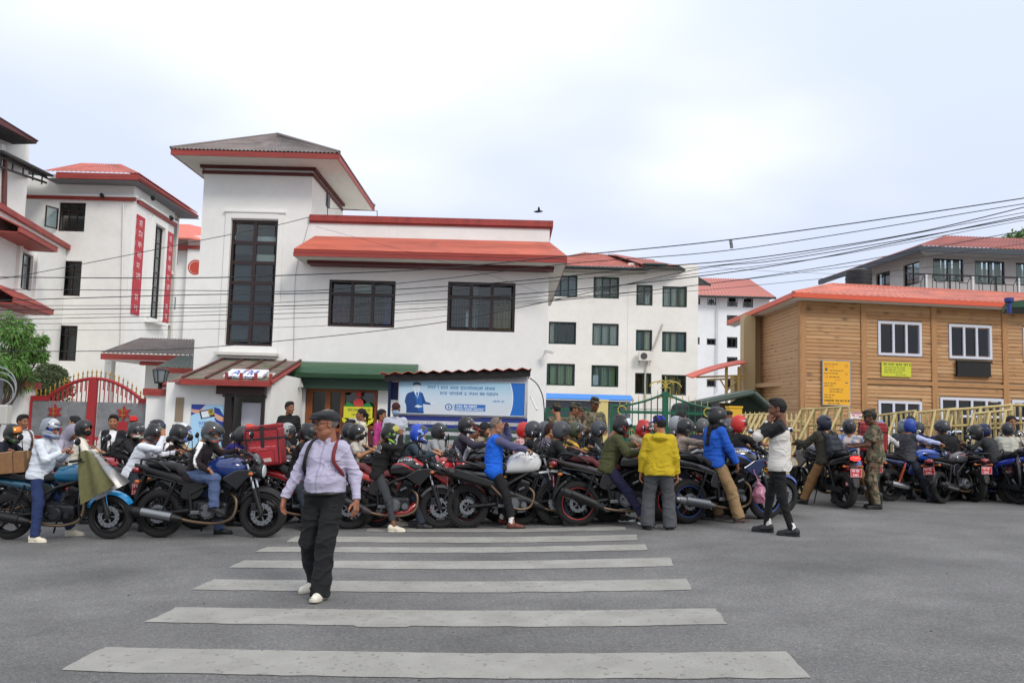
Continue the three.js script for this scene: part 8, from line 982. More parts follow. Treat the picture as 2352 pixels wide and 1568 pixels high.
  mesh(W.topName || 'shirt', top.mesh(tcol, W.foldT ?? 0.0075, 1 / s), clothM(0xffffff, W.roughT || 0.88), t);
  // lower garment
  const bt = new Field(h * 1.05), lw = W.legW ?? 0.016, cf = W.cuff ?? 0.01, bc = lin(W.legs), tu = W.tuck ? 0.07 : 0.02;
  bt.add(P(0.0, 0, 0.06), P(0.0, 0, -0.06), (0.112 * (0.5 + B * 0.5) + 0.004) * s, undefined, 0.05).add(P(tu, 0, 0.06), P(tu, 0, -0.06), (W.tuck ? 0.112 * B + lo - 0.016 : 0.1 * B) * s, undefined, 0.04, { pl: [[P(W.tuck ? hem + 0.012 : 0.06), U]] });
  for (const i of [0, 1]) { const [K, A] = legs[i], d = A.clone().sub(K).normalize(); bt.add(hj[i], K, (0.084 + lw * 0.6) * s, (0.056 + lw) * s, 0.045).add(K, A.clone().addScaledVector(d, 0.03 * s), (0.055 + lw) * s, (0.036 + lw + cf) * s, 0.03, { pl: [[A.clone().addScaledVector(d, (W.ankle ?? 0.005) * s), d]] }); }
  mesh(W.legName || 'trousers', bt.mesh((x, y, z) => { const n = 1 + 0.08 * (noise3(x * 26, y * 26, z * 26) - 0.5), c = (W.patL && W.patL(x, y, z)) || bc; return [c[0] * n, c[1] * n, c[2] * n]; }, W.foldL ?? 0.008, 1 / s), clothM(0xffffff, 0.9), t);
  for (const i of [0, 1]) { const g = q.feet[i], k = i ? -1 : 1, K = SHOE(W.shoeK || 'low'), sp = mesh('shoe', K.up, M(W.shoe, 0.55), t); sp.position.set(...g.p); sp.rotation.set(0, R(g.yaw ?? k * -8), R(g.pitch || 0)); sp.scale.set(s, s, s * k); mesh('sole', K.sole, M(W.sole ?? W.shoe, 0.7), sp); if (W.sock && legs[i]) mesh('sock', [rod(legs[i][1].clone().lerp(legs[i][0], 0.22).toArray(), [g.p[0] - 0.04 * s, g.p[1] + 0.05, g.p[2]], 0.043 * s, 0.04 * s, 10)], M(W.sock, 0.9), t); }
  // head wear
  const put = (n, g, m, par = t) => { const o = mesh(n, g, m, par); if (par === t) o.applyMatrix4(hm); return o; };
  if (W.hair) put('hair', hairG(W.hair), clothM(W.hairC ?? 0x0e0c0b, 0.8));
  if (W.hat) {
    const H = hatG(W.hat), isH = ['full', 'open', 'cross'].includes(W.hat), m = put(isH ? 'helmet' : W.hat === 'hood' ? 'hood' : 'cap', H.shell, W.hatM);
    for (const [n, g] of H.extra) for (const e of g) put(n, e, BLACK, m);
    if (H.visor && W.visor !== null) { const v = put('visor', H.visor, W.visorM || M(0x7f868a, 0.08, { transmission: 0.8, thickness: 0, ior: 1.4 }), m), a = R(W.visor ?? 0), px = 0.0, py = 0.02; v.rotation.z = a; v.position.set(px - (px * Math.cos(a) - py * Math.sin(a)), py - (px * Math.sin(a) + py * Math.cos(a)), 0); }
  }
  if (W.mask) { const g = new Field(0.008); g.ell(V3(0.06, -0.055, 0), [0.07, 0.065, 0.075], 0.02).ell(V3(0.01, -0.02, 0), [0.09, 0.09, 0.062], 0.01, { cut: 1 }); put('mask', hatGs.mask || (hatGs.mask = g.mesh()), M(W.mask, 0.85)); }
  if (W.glasses) put('glasses', [...mir((k) => place(new THREE.TorusGeometry(0.02, 0.0022, 5, 16), 0.102, 0.004, k * 0.034, 0, Math.PI / 2, 0)), rod([0.104, 0.008, -0.014], [0.104, 0.008, 0.014], 0.002), ...mir((k) => rod([0.1, 0.008, k * 0.054], [-0.01, 0.012, k * 0.086], 0.0022))], BLACK);
  if (W.shades) put('sunglasses', [...mir((k) => sph(0.026, 0.045, 0.135, k * 0.032, [0.6, 0.75, 1], 10, 6)), ...mir((k) => rod([0.03, 0.125, k * 0.055], [-0.01, 0.03, k * 0.088], 0.005))], BLACKG);
  const rec = { t, hip, U, Fw, R0, neck, sh, arms, legs, hm, hc, P, s }; people.push(rec); return rec;
}
function backpack(p, color, label, o = {}) {   // worn on the back of a person, straps over both shoulders
  const t = thing('backpack', label, 'backpack'); t.position.copy(p.t.position); t.rotation.copy(p.t.rotation); const f = new Field(0.016), P = p.P, k = o.k || 1; const d = o.d ?? -0.2;
  f.add(P(0.12, d, 0.06), P(0.12, d, -0.06), 0.085 * k, undefined, 0.06).add(P(0.36, d + 0.02, 0.05), P(0.36, d + 0.02, -0.05), 0.075 * k, undefined, 0.06).add(P(0.24, d, 0.06), P(0.24, d, -0.06), 0.085 * k, undefined, 0.06).add(P(0.14, d - 0.07, 0.05), P(0.14, d - 0.07, -0.05), 0.045 * k, undefined, 0.015);
  mesh('bag', f.mesh((x, y, z) => { const n = 0.9 + 0.3 * noise3(x * 20, y * 20, z * 20); return [n, n, n]; }, 0.008), clothM(color, 0.7), t);
  for (const s of [1, -1]) mesh('strap', tube([P(0.4, d + 0.06, s * 0.09), P(0.515, -0.04, s * 0.115), P(0.48, 0.075, s * 0.13), P(0.34, 0.125 + (o.belly || 0) * 0.3, s * 0.145), P(0.22, 0.05, s * 0.19), P(0.12, -0.1, s * 0.14)].map((v) => v.toArray()), 0.017, 24, 6), (o.strapM && s < 0 ? o.strapM : 0) || M(color, 0.8), t);
  mesh('zip', tube([P(0.1, d - 0.088 * k, 0.13 * k), P(0.3, d - 0.075 * k, 0.12 * k), P(0.43, d - 0.02, 0), P(0.3, d - 0.075 * k, -0.12 * k), P(0.1, d - 0.088 * k, -0.13 * k)].map((v) => v.toArray()), 0.006, 24, 4), BLACK, t); return t;
}
// ---------- the queue ----------
const ag = (px, D) => { const p = at(px, 1100, D); return [p.x, gy(p.x), p.z]; };
const gripHand = (X, i) => { const v = X.grip(i ? -1 : 1); return { p: [v.x - 0.075, v.y + 0.045, v.z], f: [0.85, -0.35, 0], n: [0.4, 1, 0] }; };
const down = (X, i, dx = 0.02, dz = 0.27) => ({ p: [dx, 0, (i ? -1 : 1) * dz] });
function rider(X, label, wear, q = {}) {
  const m = X.B.meta, sc = (q.s || 0.92) * 0.965; return person('person', label, X.t, { hip: [m.hip.x + (q.dx || 0), m.hip.y - 0.1 + (q.dy || 0), q.dz || 0], lean: 25, h: 0.018, hands: [q.hr || gripHand(X, 0), q.hl || gripHand(X, 1)], feet: [q.fr || down(X, 0), q.fl || down(X, 1)], ...q, s: sc, wear: { top: 0x222222, legs: 0x222833, shoe: 0x1a1a1a, ...wear } });
}
function stander(pos, yaw, label, wear, q = {}) {
  const s = q.s || 0.96, p = Array.isArray(pos) ? V3(...pos) : pos; p.y = gy(p.x) + onPav(p);
  return person('person', label, { position: p, rotation: new THREE.Euler(0, R(yaw), 0) }, { hip: [0, 0.905 * s, 0], lean: 2, h: 0.018, hands: [{ p: [0.06, 0.82 * s, 0.27 * s], mode: 'relax' }, { p: [0.06, 0.82 * s, -0.27 * s], mode: 'relax' }], feet: [{ p: [0, 0, 0.11] }, { p: [0.02, 0, -0.11] }], ...q, s, wear: { top: 0x333333, legs: 0x222833, shoe: 0x1a1a1a, ...wear } });
}
const pt = (px, D) => { const a = ag(px, D); return V3(...a); };
let oi = 0; const hm = helmM, FULL = (b, m, n, v = 0) => ({ hat: 'full', hatM: hm(b, m, n), visor: v }), OPEN = (b, m, n, v = 0) => ({ hat: 'open', hatM: hm(b, m || ['#' + new THREE.Color(b).lerp(new THREE.Color(oi++ % 3 ? 0xb8bcc0 : 0x000000), 0.22).getHexString()], n || oi, 0.3 + (oi % 4) * 0.09), visor: v + (oi % 3) * 6 }), DV = M(0x15181a, 0.06, { clearcoat: 1 });
const GREYH = '#34373a', BLKH = '#151618';
// nearest row, along the crossing
const X1 = bike(136, 1238, 1, 'commuter', 'teal blue motorcycle carrying a cardboard box behind the seat', { s: 1.0, bodyM: BLACK, tail: 0x0c4258, lampM: glossy(0x0d6f9c), tank: 0x0b5c80, guard: 0x0f83bd, rim: 0x111214, coverM: GUN });
const X3 = bike(484, 1234, 0, 'street', 'dark blue motorcycle with stubby silver exhaust beside the white striped sleeve', { s: 1.05, bodyM: BLACK, tank: 0x16306e, shroud: 0x101216, shieldM: STEEL, rim: 0x0c0c0e });
const X5 = bike(905, 1214, 3, 'sport', 'black motorcycle with red tank flashes under the green helmeted rider', { tankM: tankMap('#0d0d10', '#c3252b', 'Pulsar'), body: 0x0c0c0f, tail: 0xa83028, seatM: M(0x5c2526, 0.7), pan: 0x8d1d20, mufM: M(0x3a3238, 0.4), guard: 0x1a1012 });
const X6 = bike(1176, 1209, 8, 'adventure', 'white tanked black trail motorcycle with knobbly tyres and high exhaust', { s: 0.96, bodyM: BLACK, tankM: tankMap('#d9d9d6', null, 'XPULSE', '#33363a'), guard: 0xdcdcd8, tail: 0x141416, screenM: GLASS });
const X7 = bike(1438, 1204, 1, 'sport', 'black and red motorcycle with red rim stripes and fat black exhaust', { s: 1.06, tankM: tankMap('#0b0b0d', '#a91f24', ''), body: 0x0b0b0d, tail: 0x1a0c0e, seatM: M(0x5a2226, 0.7), shroud: 0x16090b, rimStripe: 0xc4302c, mufM: M(0x1a1a1b, 0.6), guard: 0x170d0f });
const X9 = bike(1672, 1196, 20, 'street', 'black motorcycle with blue flashes and a pink bag on its engine', { s: 1.04, tankM: tankMap('#0c0d10', '#1d56c8', 'Pulsar'), body: 0x0b0c10, shroud: 0x10224c, mufM: STEEL, shieldM: STEEL, rimStripe: 0x2450a8, noMirror: 0 });
// second row and deeper
const X2 = bike(0, 0, 0, 'commuter', 'black motorcycle with curved grab rail under the white shirted rider', { at: ag(352, 12.1), body: 0x0c0c0e, rim: 0x1a1a1c });
const X2b = bike(0, 0, 0, 'street', 'black motorcycle hidden behind the dark blue one, brown jacketed rider', { at: ag(404, 12.9), body: 0x101012 });
const X2c = bike(0, 0, 0, 'commuter', 'grey motorcycle behind the white shirted rider with the backpack rider on it', { at: ag(322, 13.3), body: 0x2a2b2f });
const X4 = bike(0, 0, 0, 'sport', 'maroon motorcycle carrying the red delivery box', { at: ag(716, 12.2), body: 0x5e1218, tail: 0x7a161c, tank: 0x4a0f14, seatM: SEATM });
const X13 = bike(0, 0, 3, 'street', 'silver white motorcycle ridden by the person in the indigo jacket', { at: ag(545, 12.7), body: 0xb9babd, tank: 0xc8c9cc });
const X15 = bike(0, 0, 0, 'street', 'black motorcycle just behind the delivery box', { at: ag(615, 13), body: 0x0e0e10 });
const X5b = bike(0, 0, 4, 'commuter', 'motorcycle with red handlebar cowl under the cream shirted rider', { at: ag(215, 12.9), body: 0xa81f22, lampM: glossy(0xc0262a) });
const X1b = bike(0, 0, 0, 'sport', 'black faired motorcycle cut off by the left edge', { at: ag(22, 12.9), body: 0x101114 });
const X21 = bike(0, 0, 4, 'scooter', 'white and green scooter ridden by the grey shirted person', { at: ag(850, 13), body: 0xc9cdca, lampM: glossy(0x1f9a3e) });
const X25 = bike(0, 0, 2, 'sport', 'bright red faired motorcycle with a red plate on its front', { at: ag(972, 12.4), body: 0xb51c20, lampM: glossy(0xd02428), screenM: SMOKE, frontPlate: 1, guard: 0xa81d20, rimStripe: 0xb82426 });
const X27 = bike(0, 0, 2, 'adventure', 'black trail motorcycle behind the white tanked one', { at: ag(1085, 13), body: 0x121315 });
const X32 = bike(0, 0, 2, 'street', 'black motorcycle between the white tanked one and its neighbour', { at: ag(1245, 12.9), body: 0x0d0d10, lampM: CHROME });
const X35 = bike(0, 0, 3, 'sport', 'motorcycle with bright blue headlight cowl under the black sweater', { at: ag(1300, 12.5), body: 0x0c1220, lampM: glossy(0x1f6fd6), tank: 0x14233f });
const X39 = bike(0, 0, 3, 'street', 'black motorcycle under the rider in the beige and black hoodie', { at: ag(1490, 12.8), body: 0x0f0f11 });
const X41 = bike(0, 0, 4, 'sport', 'dark motorcycle with long grey seat beyond the yellow jacket', { at: ag(1590, 12.9), body: 0x131418, tail: 0x1b3d8f });
const X45 = bike(0, 0, 24, 'commuter', 'black motorcycle with chrome lamp under the red helmeted rider', { at: ag(1722, 13.0), body: 0x101013, lampM: CHROME, guard: 0x1d3f8a });
const X11 = bike(1886, 1157, 104, 'street', 'dark motorcycle seen from behind with glowing tail lamp and red plate', { body: 0x161618, lit: 1 });
const X12 = bike(0, 0, 68, 'scooter', 'maroon scooter under the blue patterned shirt', { at: ag(1952, 15.2), body: 0x571017 });
const X51 = bike(0, 0, 76, 'sport', 'maroon motorcycle carrying a red box behind the soldier', { at: ag(1992, 16.3), body: 0x5c1318 });
const X53 = bike(0, 0, 16, 'commuter', 'blue motorcycle with orange shock absorber under the grey vest', { at: ag(2112, 15.9), body: 0x17264f, tank: 0x2a55b8, shock: 0xb5512a, shieldM: CHROME });
const X14 = bike(2208, 1153, 34, 'commuter', 'parked black and silver motorcycle with its front wheel turned', { s: 0.97, bodyM: M(0x1b1c1f, 0.25, { clearcoat: 0.7 }), tankM: tankMap('#4c4f52', '#8f1f26', ''), steer: -42, lean: -7, shieldM: CHROME, guard: 0x17181a });
const X57 = bike(0, 0, 70, 'street', 'motorcycle with lit tail lamp beyond the parked one', { at: ag(2164, 17), body: 0x1a2038, lit: 1 });
const X59 = bike(0, 0, 118, 'sport', 'blue motorcycle with claw shaped red tail lamp and a red plate', { at: ag(2262, 16.3), body: 0x14204a, tail: 0x2438a0, lit: 1 });
const X60 = bike(0, 0, 60, 'street', 'motorcycle with red side panels beyond the blue one', { at: ag(2318, 16.8), body: 0x8d1f1c });
const X62 = bike(0, 0, 125, 'scooter', 'black scooter cut off by the right edge', { at: ag(2398, 15.4), body: 0x0f1013 });
const CAM = { pat: (x, y, z) => camo(x, y, z), patL: (x, y, z) => camo(x + 3, y, z), topName: 'jacket' };
// ---- riders of the nearest row
rider(X1, 'rider in white shirt and blue jeans with a visored white helmet, hands together', { top: 0xccd3da, legs: 0x1c2c55, shoe: 0xd8cfb8, sole: 0xd9d2c0, collar: 1, ...FULL('#7f858e', ['#27379c', '#15161a', '#aab0b8', '#1c1d22'], 7, 58), visorM: M(0xaab0b5, 0.2, { clearcoat: 1 }), legW: 0.022 }, { h: 0.014, s: 0.9, lean: 8, dx: -0.06, dy: 0.06, belly: 0.7, bulk: 1.12, look: [-4, 14], hr: { p: [0.03, 1.15, 0.09], f: [0.6, 0.5, -0.6], mode: 'pinch', pole: [0, -1, 0.45] }, hl: { p: [0.05, 1.13, -0.05], f: [0.6, 0.4, 0.6], mode: 'pinch', pole: [0, -1, -0.35] }, fr: { p: [-0.18, 0, 0.27], yaw: -6 } });
rider(X3, 'rider in black jacket with white striped sleeves, pale jeans and grey red helmet', { top: 0x17090c, legs: 0x4a5a7c, shoe: 0x111112, ...FULL('#3c3f40', ['#55595a', '#b03a26', '#26282a'], 5, 0), visor: 62, visorM: DV, legW: 0.026, pat: (x, y, z, u, f, r) => r > 0.2 && Math.abs(f - (u > 0.28 ? 0.02 : 0.02 + (0.28 - u) * 0.75)) < 0.022 ? [0.75, 0.75, 0.74] : u > 0.4 && r > 0.08 && Math.abs(f) < 0.03 ? [0.75, 0.75, 0.74] : null }, { h: 0.014, s: 0.88, lean: 18, look: [0, 20], hr: { p: [0.06, 0.85, 0.24], f: [0.5, -0.6, -0.2], mode: 'relax' }, fr: { p: [0.1, 0.34, 0.22], yaw: -4, pitch: -12, pole: [1, 0.6, 0.4] } });
rider(X5, 'rider in black tracksuit top and grey jeans, green patterned helmet, hand at ear', { top: 0x0e0b0b, legs: 0x35363a, shoe: 0xcfc6b0, sole: 0xe2dac6, ...FULL('#14160f', ['#3f8f2a', '#9fd04a', '#aeb8b0', '#2a2d2a'], 3, 50), visorM: M(0xc9c24a, 0.1, { transmission: 0.4, thickness: 0 }), ankle: -0.09, legW: 0.006, cuff: 0, pat: (x, y, z, u, f, r) => u > 0.34 && u < 0.46 && r > 0.1 && Math.abs((f * 40) % 1) > 0.72 && f < 0.0 && f > -0.1 ? [0.6, 0.6, 0.6] : null }, { h: 0.014, lean: 12, look: [0, 26], hr: { p: [0.1, 1.36, 0.15], f: [-0.1, 0.9, -0.4], n: [0.1, 0.3, 1], mode: 'grip', pole: [0.9, -0.4, 0.4] }, fr: { p: [0.02, 0, 0.3] } });
rider(X6, 'elderly rider in bright blue waistcoat shading the eyes, sunglasses on the shaved head', { top: 0x0d5fcf, legs: 0x101013, shoe: 0x5e2a1c, sole: 0x2a1a14, sock: 0xd8d8d8, ankle: -0.11, hair: 'buzz', hairC: 0x6b5e55, shades: 1, topName: 'waistcoat', legW: 0.014, cuff: 0.012, sleeveC: 0x4c4c6a }, { h: 0.013, s: 0.98, lean: 4, dx: -0.02, dy: -0.0, hem: -0.2, loose: 0.02, bulk: 1.08, face: 'old', skin: 0x94664a, look: [0, 4], hl: { p: [-0.05, 1.53, -0.14], f: [0.15, 0.3, 1], n: [0.7, 0.8, 0], mode: 'flat', pole: [1, -0.3, -0.6] }, hr: { p: [0.34, 1.12, 0.36], f: [0.85, -0.3, 0], n: [0.3, 1, 0] }, fr: { p: [-0.02, 0, 0.26], yaw: -4 }, fl: { p: [-0.1, 0, -0.26] } });
rider(X7, 'rider in olive bomber jacket and navy trousers, black red helmet with raised mirror visor', { top: 0x3f4122, legs: 0x1a1838, shoe: 0x1d2226, sole: 0xc9d2d2, sock: 0x6e4a44, ankle: -0.06, topName: 'jacket', ...FULL('#141012', ['#8f1c22', '#b33a30', '#1c1a1c'], 9, 44), visorM: M(0xc9d3d8, 0.08, { metalness: 0.7 }), cuff: 0 }, { h: 0.014, lean: 20, loose: 0.024, bulk: 1.06, look: [-2, 26], hr: { p: [0.24, 1.0, 0.24], f: [0.85, -0.3, -0.3], mode: 'grip' }, fr: { p: [0.2, 0.02, 0.28], yaw: -2, pitch: -14 } });
stander(gp(1513, 1216), 84, 'person in mustard yellow jacket and grey trousers with blue cap, hands at hips', { top: 0xb39a12, legs: 0x46484b, shoe: 0x17191c, hood: 1, topName: 'jacket', hat: 'cap', hatM: clothM(0x1a2a90), hair: 'short', legW: 0.04, cuff: 0.03, ankle: 0.05, sock: 0x20305a }, { h: 0.013, s: 0.92, lean: 5, loose: 0.026, bulk: 1.05, look: [42, 6], hr: { p: [0.07, 0.92, 0.2], f: [0.5, -0.4, -0.7], pole: [-0.2, -0.1, 1] }, hl: { p: [0.32, 0.95, -0.2], f: [0.9, -0.2, 0], pole: [-0.3, -0.4, -0.7] }, feet: [{ p: [0, 0, 0.15], yaw: -14 }, { p: [0.03, 0, -0.15], yaw: 14 }] });
rider(X9, 'rider in royal blue sweater and khaki cargo trousers, black helmet over a black scarf', { top: 0x0f4fae, legs: 0x8d7350, shoe: 0x3d2623, sole: 0x55504a, ...FULL('#121315', ['#5d6062', '#222426'], 12, 70), legW: 0.032, cuff: 0.016 }, { h: 0.013, s: 0.95, lean: 5, dy: 0.06, dx: 0.02, loose: 0.022, look: [-6, 10], hl: { p: [0.24, 1.04, -0.3], pole: [-0.5, 0.1, -1], f: [0.9, 0.2, 0.2] }, hr: { p: [0.02, 0.76, 0.28], f: [0.2, -1, 0], mode: 'relax' }, fr: { p: [0.0, 0, 0.27], yaw: 4 } });
{ const p = people[people.length - 1], t = thing('scarf', 'black scarf hanging down the back of the royal blue sweater', 'scarf'); t.position.copy(p.t.position); t.rotation.copy(p.t.rotation); t.scale.copy(p.t.scale); const f = new Field(0.014); f.add(p.P(0.5, 0, 0.05), p.P(0.5, 0, -0.05), 0.08, undefined, 0.03).add(p.P(0.47, -0.1), p.P(0.24, -0.16, 0.02), 0.05, 0.03, 0.03, { flat: p.Fw, fk: 2 }); mesh('cloth', f.mesh(null, 0.01), clothM(0x0b0a0b), t); }
// ---- the two people on foot in the road
const old = stander(gp(736, 1364), -104, 'elderly person in lilac shirt, flat cap and glasses striding over the crossing', { top: 0xaaa5ba, topName: 'shirt', legs: 0x0e0f11, shoe: 0xd9d5c8, sole: 0xbfb8a8, hat: 'flat', hatM: clothM(0x26272a), hair: 'buzz', hairC: 0x5c5754, tuck: 1, collar: 1, glasses: 1, legW: 0.03, cuff: 0.024, ankle: 0.05, foldT: 0.009, foldL: 0.011, pat: (x, y, z, u, f, r) => f > 0.05 && ((Math.abs(r + 0.005) < 0.008 && u > 0.03) || (r < -0.045 && r > -0.15 && u > 0.2 && u < 0.335 && (r > -0.053 || r < -0.142 || u > 0.327 || u < 0.208))) ? [0.3, 0.27, 0.38] : null }, { hero: 1, h: 0.0095, s: 1.0, shW: 0.165, skin: 0x8a5840, face: 'old', belly: 1.05, bulk: 1.12, hem: 0.05, lean: 1, look: [-46, 4], hands: [{ p: [0.12, 0.86, 0.36], mode: 'relax', f: [0.25, -1, 0.05], n: [0, 0.2, 1] }, { p: [0.02, 0.87, -0.33], mode: 'relax', f: [0.2, -1, -0.1], n: [0.2, 0.2, -1] }], feet: [{ p: [-0.12, 0.012, 0.11], yaw: -24, pitch: -5 }, { p: [0.22, 0, -0.1], yaw: 6, pitch: 5 }] });
backpack(old, 0x1a1416, 'dark backpack with dark red straps worn by the walking elderly person', { d: -0.17, k: 0.8, strapM: M(0x6e2226, 0.8), belly: 0.06 });
mesh('belt', (() => { const P = []; for (let i = 0; i <= 24; i++) { const a = i / 24 * 6.283; P.push(old.P(0.035, 0.035 + Math.cos(a) * 0.142, Math.sin(a) * 0.185).toArray()); } return tube(P, 0.019, 48, 6); })(), M(0x0b0b0c, 0.4), old.t);
const ylw = stander(gp(1792, 1227), 156, 'young person in white top with black shoulders and black trousers, hand at ear', { top: 0xc6c2bc, legs: 0x08080a, shoe: 0x131315, sole: 0x1d1d1f, sock: 0xd0ccc8, ankle: 0.0, hair: 'fade', hairC: 0x0d0a09, collar: 1, legW: 0.004, cuff: -0.004, foldT: 0.009, yoke: 0x121214 }, { h: 0.0105, hero: 1, s: 1.045, shW: 0.175, skin: 0x6b4431, look: [10, 6], lean: 0, hem: -0.11, loose: 0.014, hands: [{ p: [0.14, 0.83, 0.2], mode: 'relax', f: [0.2, -1, 0] }, { p: [0.13, 1.47, -0.1], f: [-0.15, 0.95, 0.1], n: [0.2, 0, -1], mode: 'grip', pole: [0.9, -0.7, -0.3] }], feet: [{ p: [0.19, 0, 0.12], yaw: -8 }, { p: [-0.16, 0, -0.1], yaw: -12 }] });
{ const [E, W] = ylw.arms[1], d = W.clone().sub(E).normalize(), c = W.clone().addScaledVector(d, -0.03), w = mesh('watch', place(new THREE.TorusGeometry(0.036, 0.011, 7, 20), 0, 0, 0), M(0x2a2c2e, 0.3, { metalness: 0.6 }), ylw.t); w.position.copy(c); w.quaternion.setFromUnitVectors(V3(0, 0, 1), d); mesh('watch_face', cylY(0.022, 0.012, 0, 0.042, 0, 14), M(0xb9bfc0, 0.2, { metalness: 0.5 }), w); }
stander(gp(2014, 1168), 168, 'soldier in full camouflage handing something to the scooter rider', { ...CAM, legs: 0x3a3d24, shoe: 0x131314, shoeK: 'boot', hat: 'army', hatM: clothM(0x3a3628), hair: 'fade', sleeve: 'short', legW: 0.03 }, { h: 0.015, s: 0.985, lean: 4, loose: 0.024, skin: 0x5e3c2b, look: [0, 14], hands: [{ p: [0.36, 1.08, 0.1], mode: 'pinch', f: [1, 0.05, 0] }, { p: [0.38, 1.04, -0.1], mode: 'pinch', f: [1, 0, 0.2] }] });
// ---- riders behind, left to right
const PINCH = (x, y, z = 0.06) => ({ hr: { p: [x, y, z], mode: 'pinch', pole: [0, -1, 0.4], f: [0.6, 0.4, -0.3] }, hl: { p: [x, y - 0.02, -z], mode: 'pinch', pole: [0, -1, -0.4], f: [0.6, 0.4, 0.3] } });
rider(X1b, 'rider in navy polo with yellow green helmet and rainbow visor at the left edge', { top: 0x0c1122, sleeve: 'short', ...FULL('#1b2018', ['#b9d02c', '#3e8a34', '#141614'], 2, 34), visorM: M(0xd07a3a, 0.08, { metalness: 0.6 }) }, { look: [0, 14] });
rider(X5b, 'rider in cream shirt with black helmet and black face mask, turned aside', { top: 0xcfc8b8, ...OPEN('#1d1e20', null, 0, 66), visorM: M(0x202225, 0.2), mask: 0x0b0b0c }, { lean: 6, twist: 24, look: [-10, 2], hl: { p: [-0.3, 1.22, -0.36], pole: [-0.4, -0.4, -1], f: [-0.8, 0.1, 0] } });
const b7 = rider(X2c, 'rider in black jacket with silver patterned helmet and black backpack', { top: 0x121114, ...FULL('#2a2a2a', ['#b5b3aa', '#8d8a80', '#8a2a26'], 14, 0) }, { dx: -0.08 }); backpack(b7, 0x0d0d0f, 'big black backpack behind the white shirted rider');
rider(X2, 'rider in plain white shirt with black orange helmet, hand over the face', { top: 0xd4d7df, ...FULL('#141416', ['#b5482a', '#2a2b2e'], 6, 62), visorM: DV }, { look: [0, 24], dx: -0.04, hr: { p: [0.16, 1.34, 0.06], f: [-0.2, 0.8, -0.3], mode: 'relax', pole: [0.7, -1, 0.4] } });
rider(X2b, 'rider in dark brown jacket with white shoulder marks and black helmet', { top: 0x1c0d0f, ...FULL('#17181a', ['#2c2d2f'], 4, 0), pat: (x, y, z, u, f, r) => r > 0.08 && u > 0.36 && f > -0.02 && f < 0.05 ? [0.72, 0.7, 0.66] : null }, { look: [0, 16] });
const sd = (px, D, label, wear, q) => rider({ B: bikeParts('street'), t: (() => { const t = new THREE.Object3D(); t.position.set(...ag(px, D)); t.rotation.y = R(q?.yaw || 0); return t; })(), grip: (s) => V3(0.3, 1.045, s * 0.33) }, label, wear, { h: 0.021, ...q });
const bk = (px, D, yaw, style, label, o) => bike(0, 0, yaw, style, label, { at: ag(px, D), ...o });
sd(409, 13.9, 'rider in pale green shirt with white and blue striped helmet', { top: 0x9aa389, ...FULL('#cfd2d6', ['#2b50c0', '#3a5fd0', '#1a1d24'], 8, 58) }, { look: [0, 22] });
sd(487, 13.6, 'rider in olive jacket with grey helmet beyond the striped sleeve', { top: 0x5a5638, ...FULL('#3a3c3e', ['#55585a', '#222325'], 11, 0) }, { look: [0, 8] });
rider(X13, 'rider in indigo jacket with matte dark helmet bent over a phone', { top: 0x1b1560, ...OPEN('#2c2e30', null, 0, 28), topName: 'jacket' }, { lean: 30, look: [0, 20], ...PINCH(0.3, 1.2) });
const rh = sd(562, 13.6, 'rider in dark top with orange red open helmet, phone in hand', { top: 0x17181b, ...OPEN('#c03a24', null, 0, 20) }, { look: [0, 20], ...PINCH(0.22, 1.22) });
{ const t = thing('phone', 'phone with bright blue screen held by the orange red helmeted rider', 'phone'), c = rh.arms[0][1].clone().applyMatrix4(new THREE.Matrix4().compose(rh.t.position, rh.t.quaternion, V3(1, 1, 1))).add(V3(0.06, 0.08, 0.04)); t.position.copy(c); mesh('case', rbox(0.08, 0.16, 0.01, 0.004, 0, 0, 0, -0.3, 0.3, 0.2), BLACK, t); mesh('screen', rbox(0.07, 0.145, 0.003, 0.001, 0, 0, 0.006, -0.3, 0.3, 0.2), M(0x7fc4d8, 0.2), t); }
rider(X15, 'rider in dark flecked jacket with white black helmet and mirrored visor', { top: 0x151617, ...FULL('#c4c1b6', ['#1a1a1a', '#a8322b', '#3a3a38'], 16, 46), visorM: M(0xd8d2b0, 0.08, { metalness: 0.7 }), pat: (x, y, z) => noise3(x * 55, y * 40, z * 55) > 0.7 ? [0.3, 0.3, 0.3] : null }, { look: [0, 18] });
sd(655, 14.2, 'rider in grey with pale silver helmet behind the delivery box', { top: 0x4a4c4f, ...OPEN('#9a9c9a', null, 0, 10) });
rider(X4, 'delivery rider in black with black helmet, red scarf at the neck', { top: 0x121012, ...FULL('#17181b', ['#34373b'], 17, 6), visorM: DV }, { lean: 16, look: [0, 14], dx: 0.02, pat: null });
sd(152, 13.9, 'person in grey knitted hood between the white shirt and the cream shirt', { top: 0x9a96a4, hat: 'hood', hatM: clothM(0x8b8797) }, { lean: 26, look: [0, 26] });
stander(pt(166, 15.4), 180, 'dark haired person in white behind the grey hood', { top: 0xc9ccd2, hair: 'short' }, { h: 0.022, s: 0.93 });
const st2 = stander(pt(38, 14.6), -20, 'black haired person in white sleeves with a camouflage bag at the left', { top: 0xcfd2d6, hair: 'short', sleeve: 'short' }, { h: 0.021, s: 0.95 }); backpack(st2, 0x5b4a3e, 'brown camouflage backpack near the left edge', { k: 0.95 });
stander(pt(253, 15.0), -86, 'youth in black open jacket over white tee before the red gate', { top: 0x121318, topName: 'jacket', hair: 'short', pat: (x, y, z, u, f, r) => f > 0.05 && Math.abs(r + 0.02) < 0.065 ? [0.78, 0.78, 0.77] : r > 0.2 ? [0.62, 0.6, 0.55] : null }, { h: 0.018, s: 0.95, look: [14, 4] });
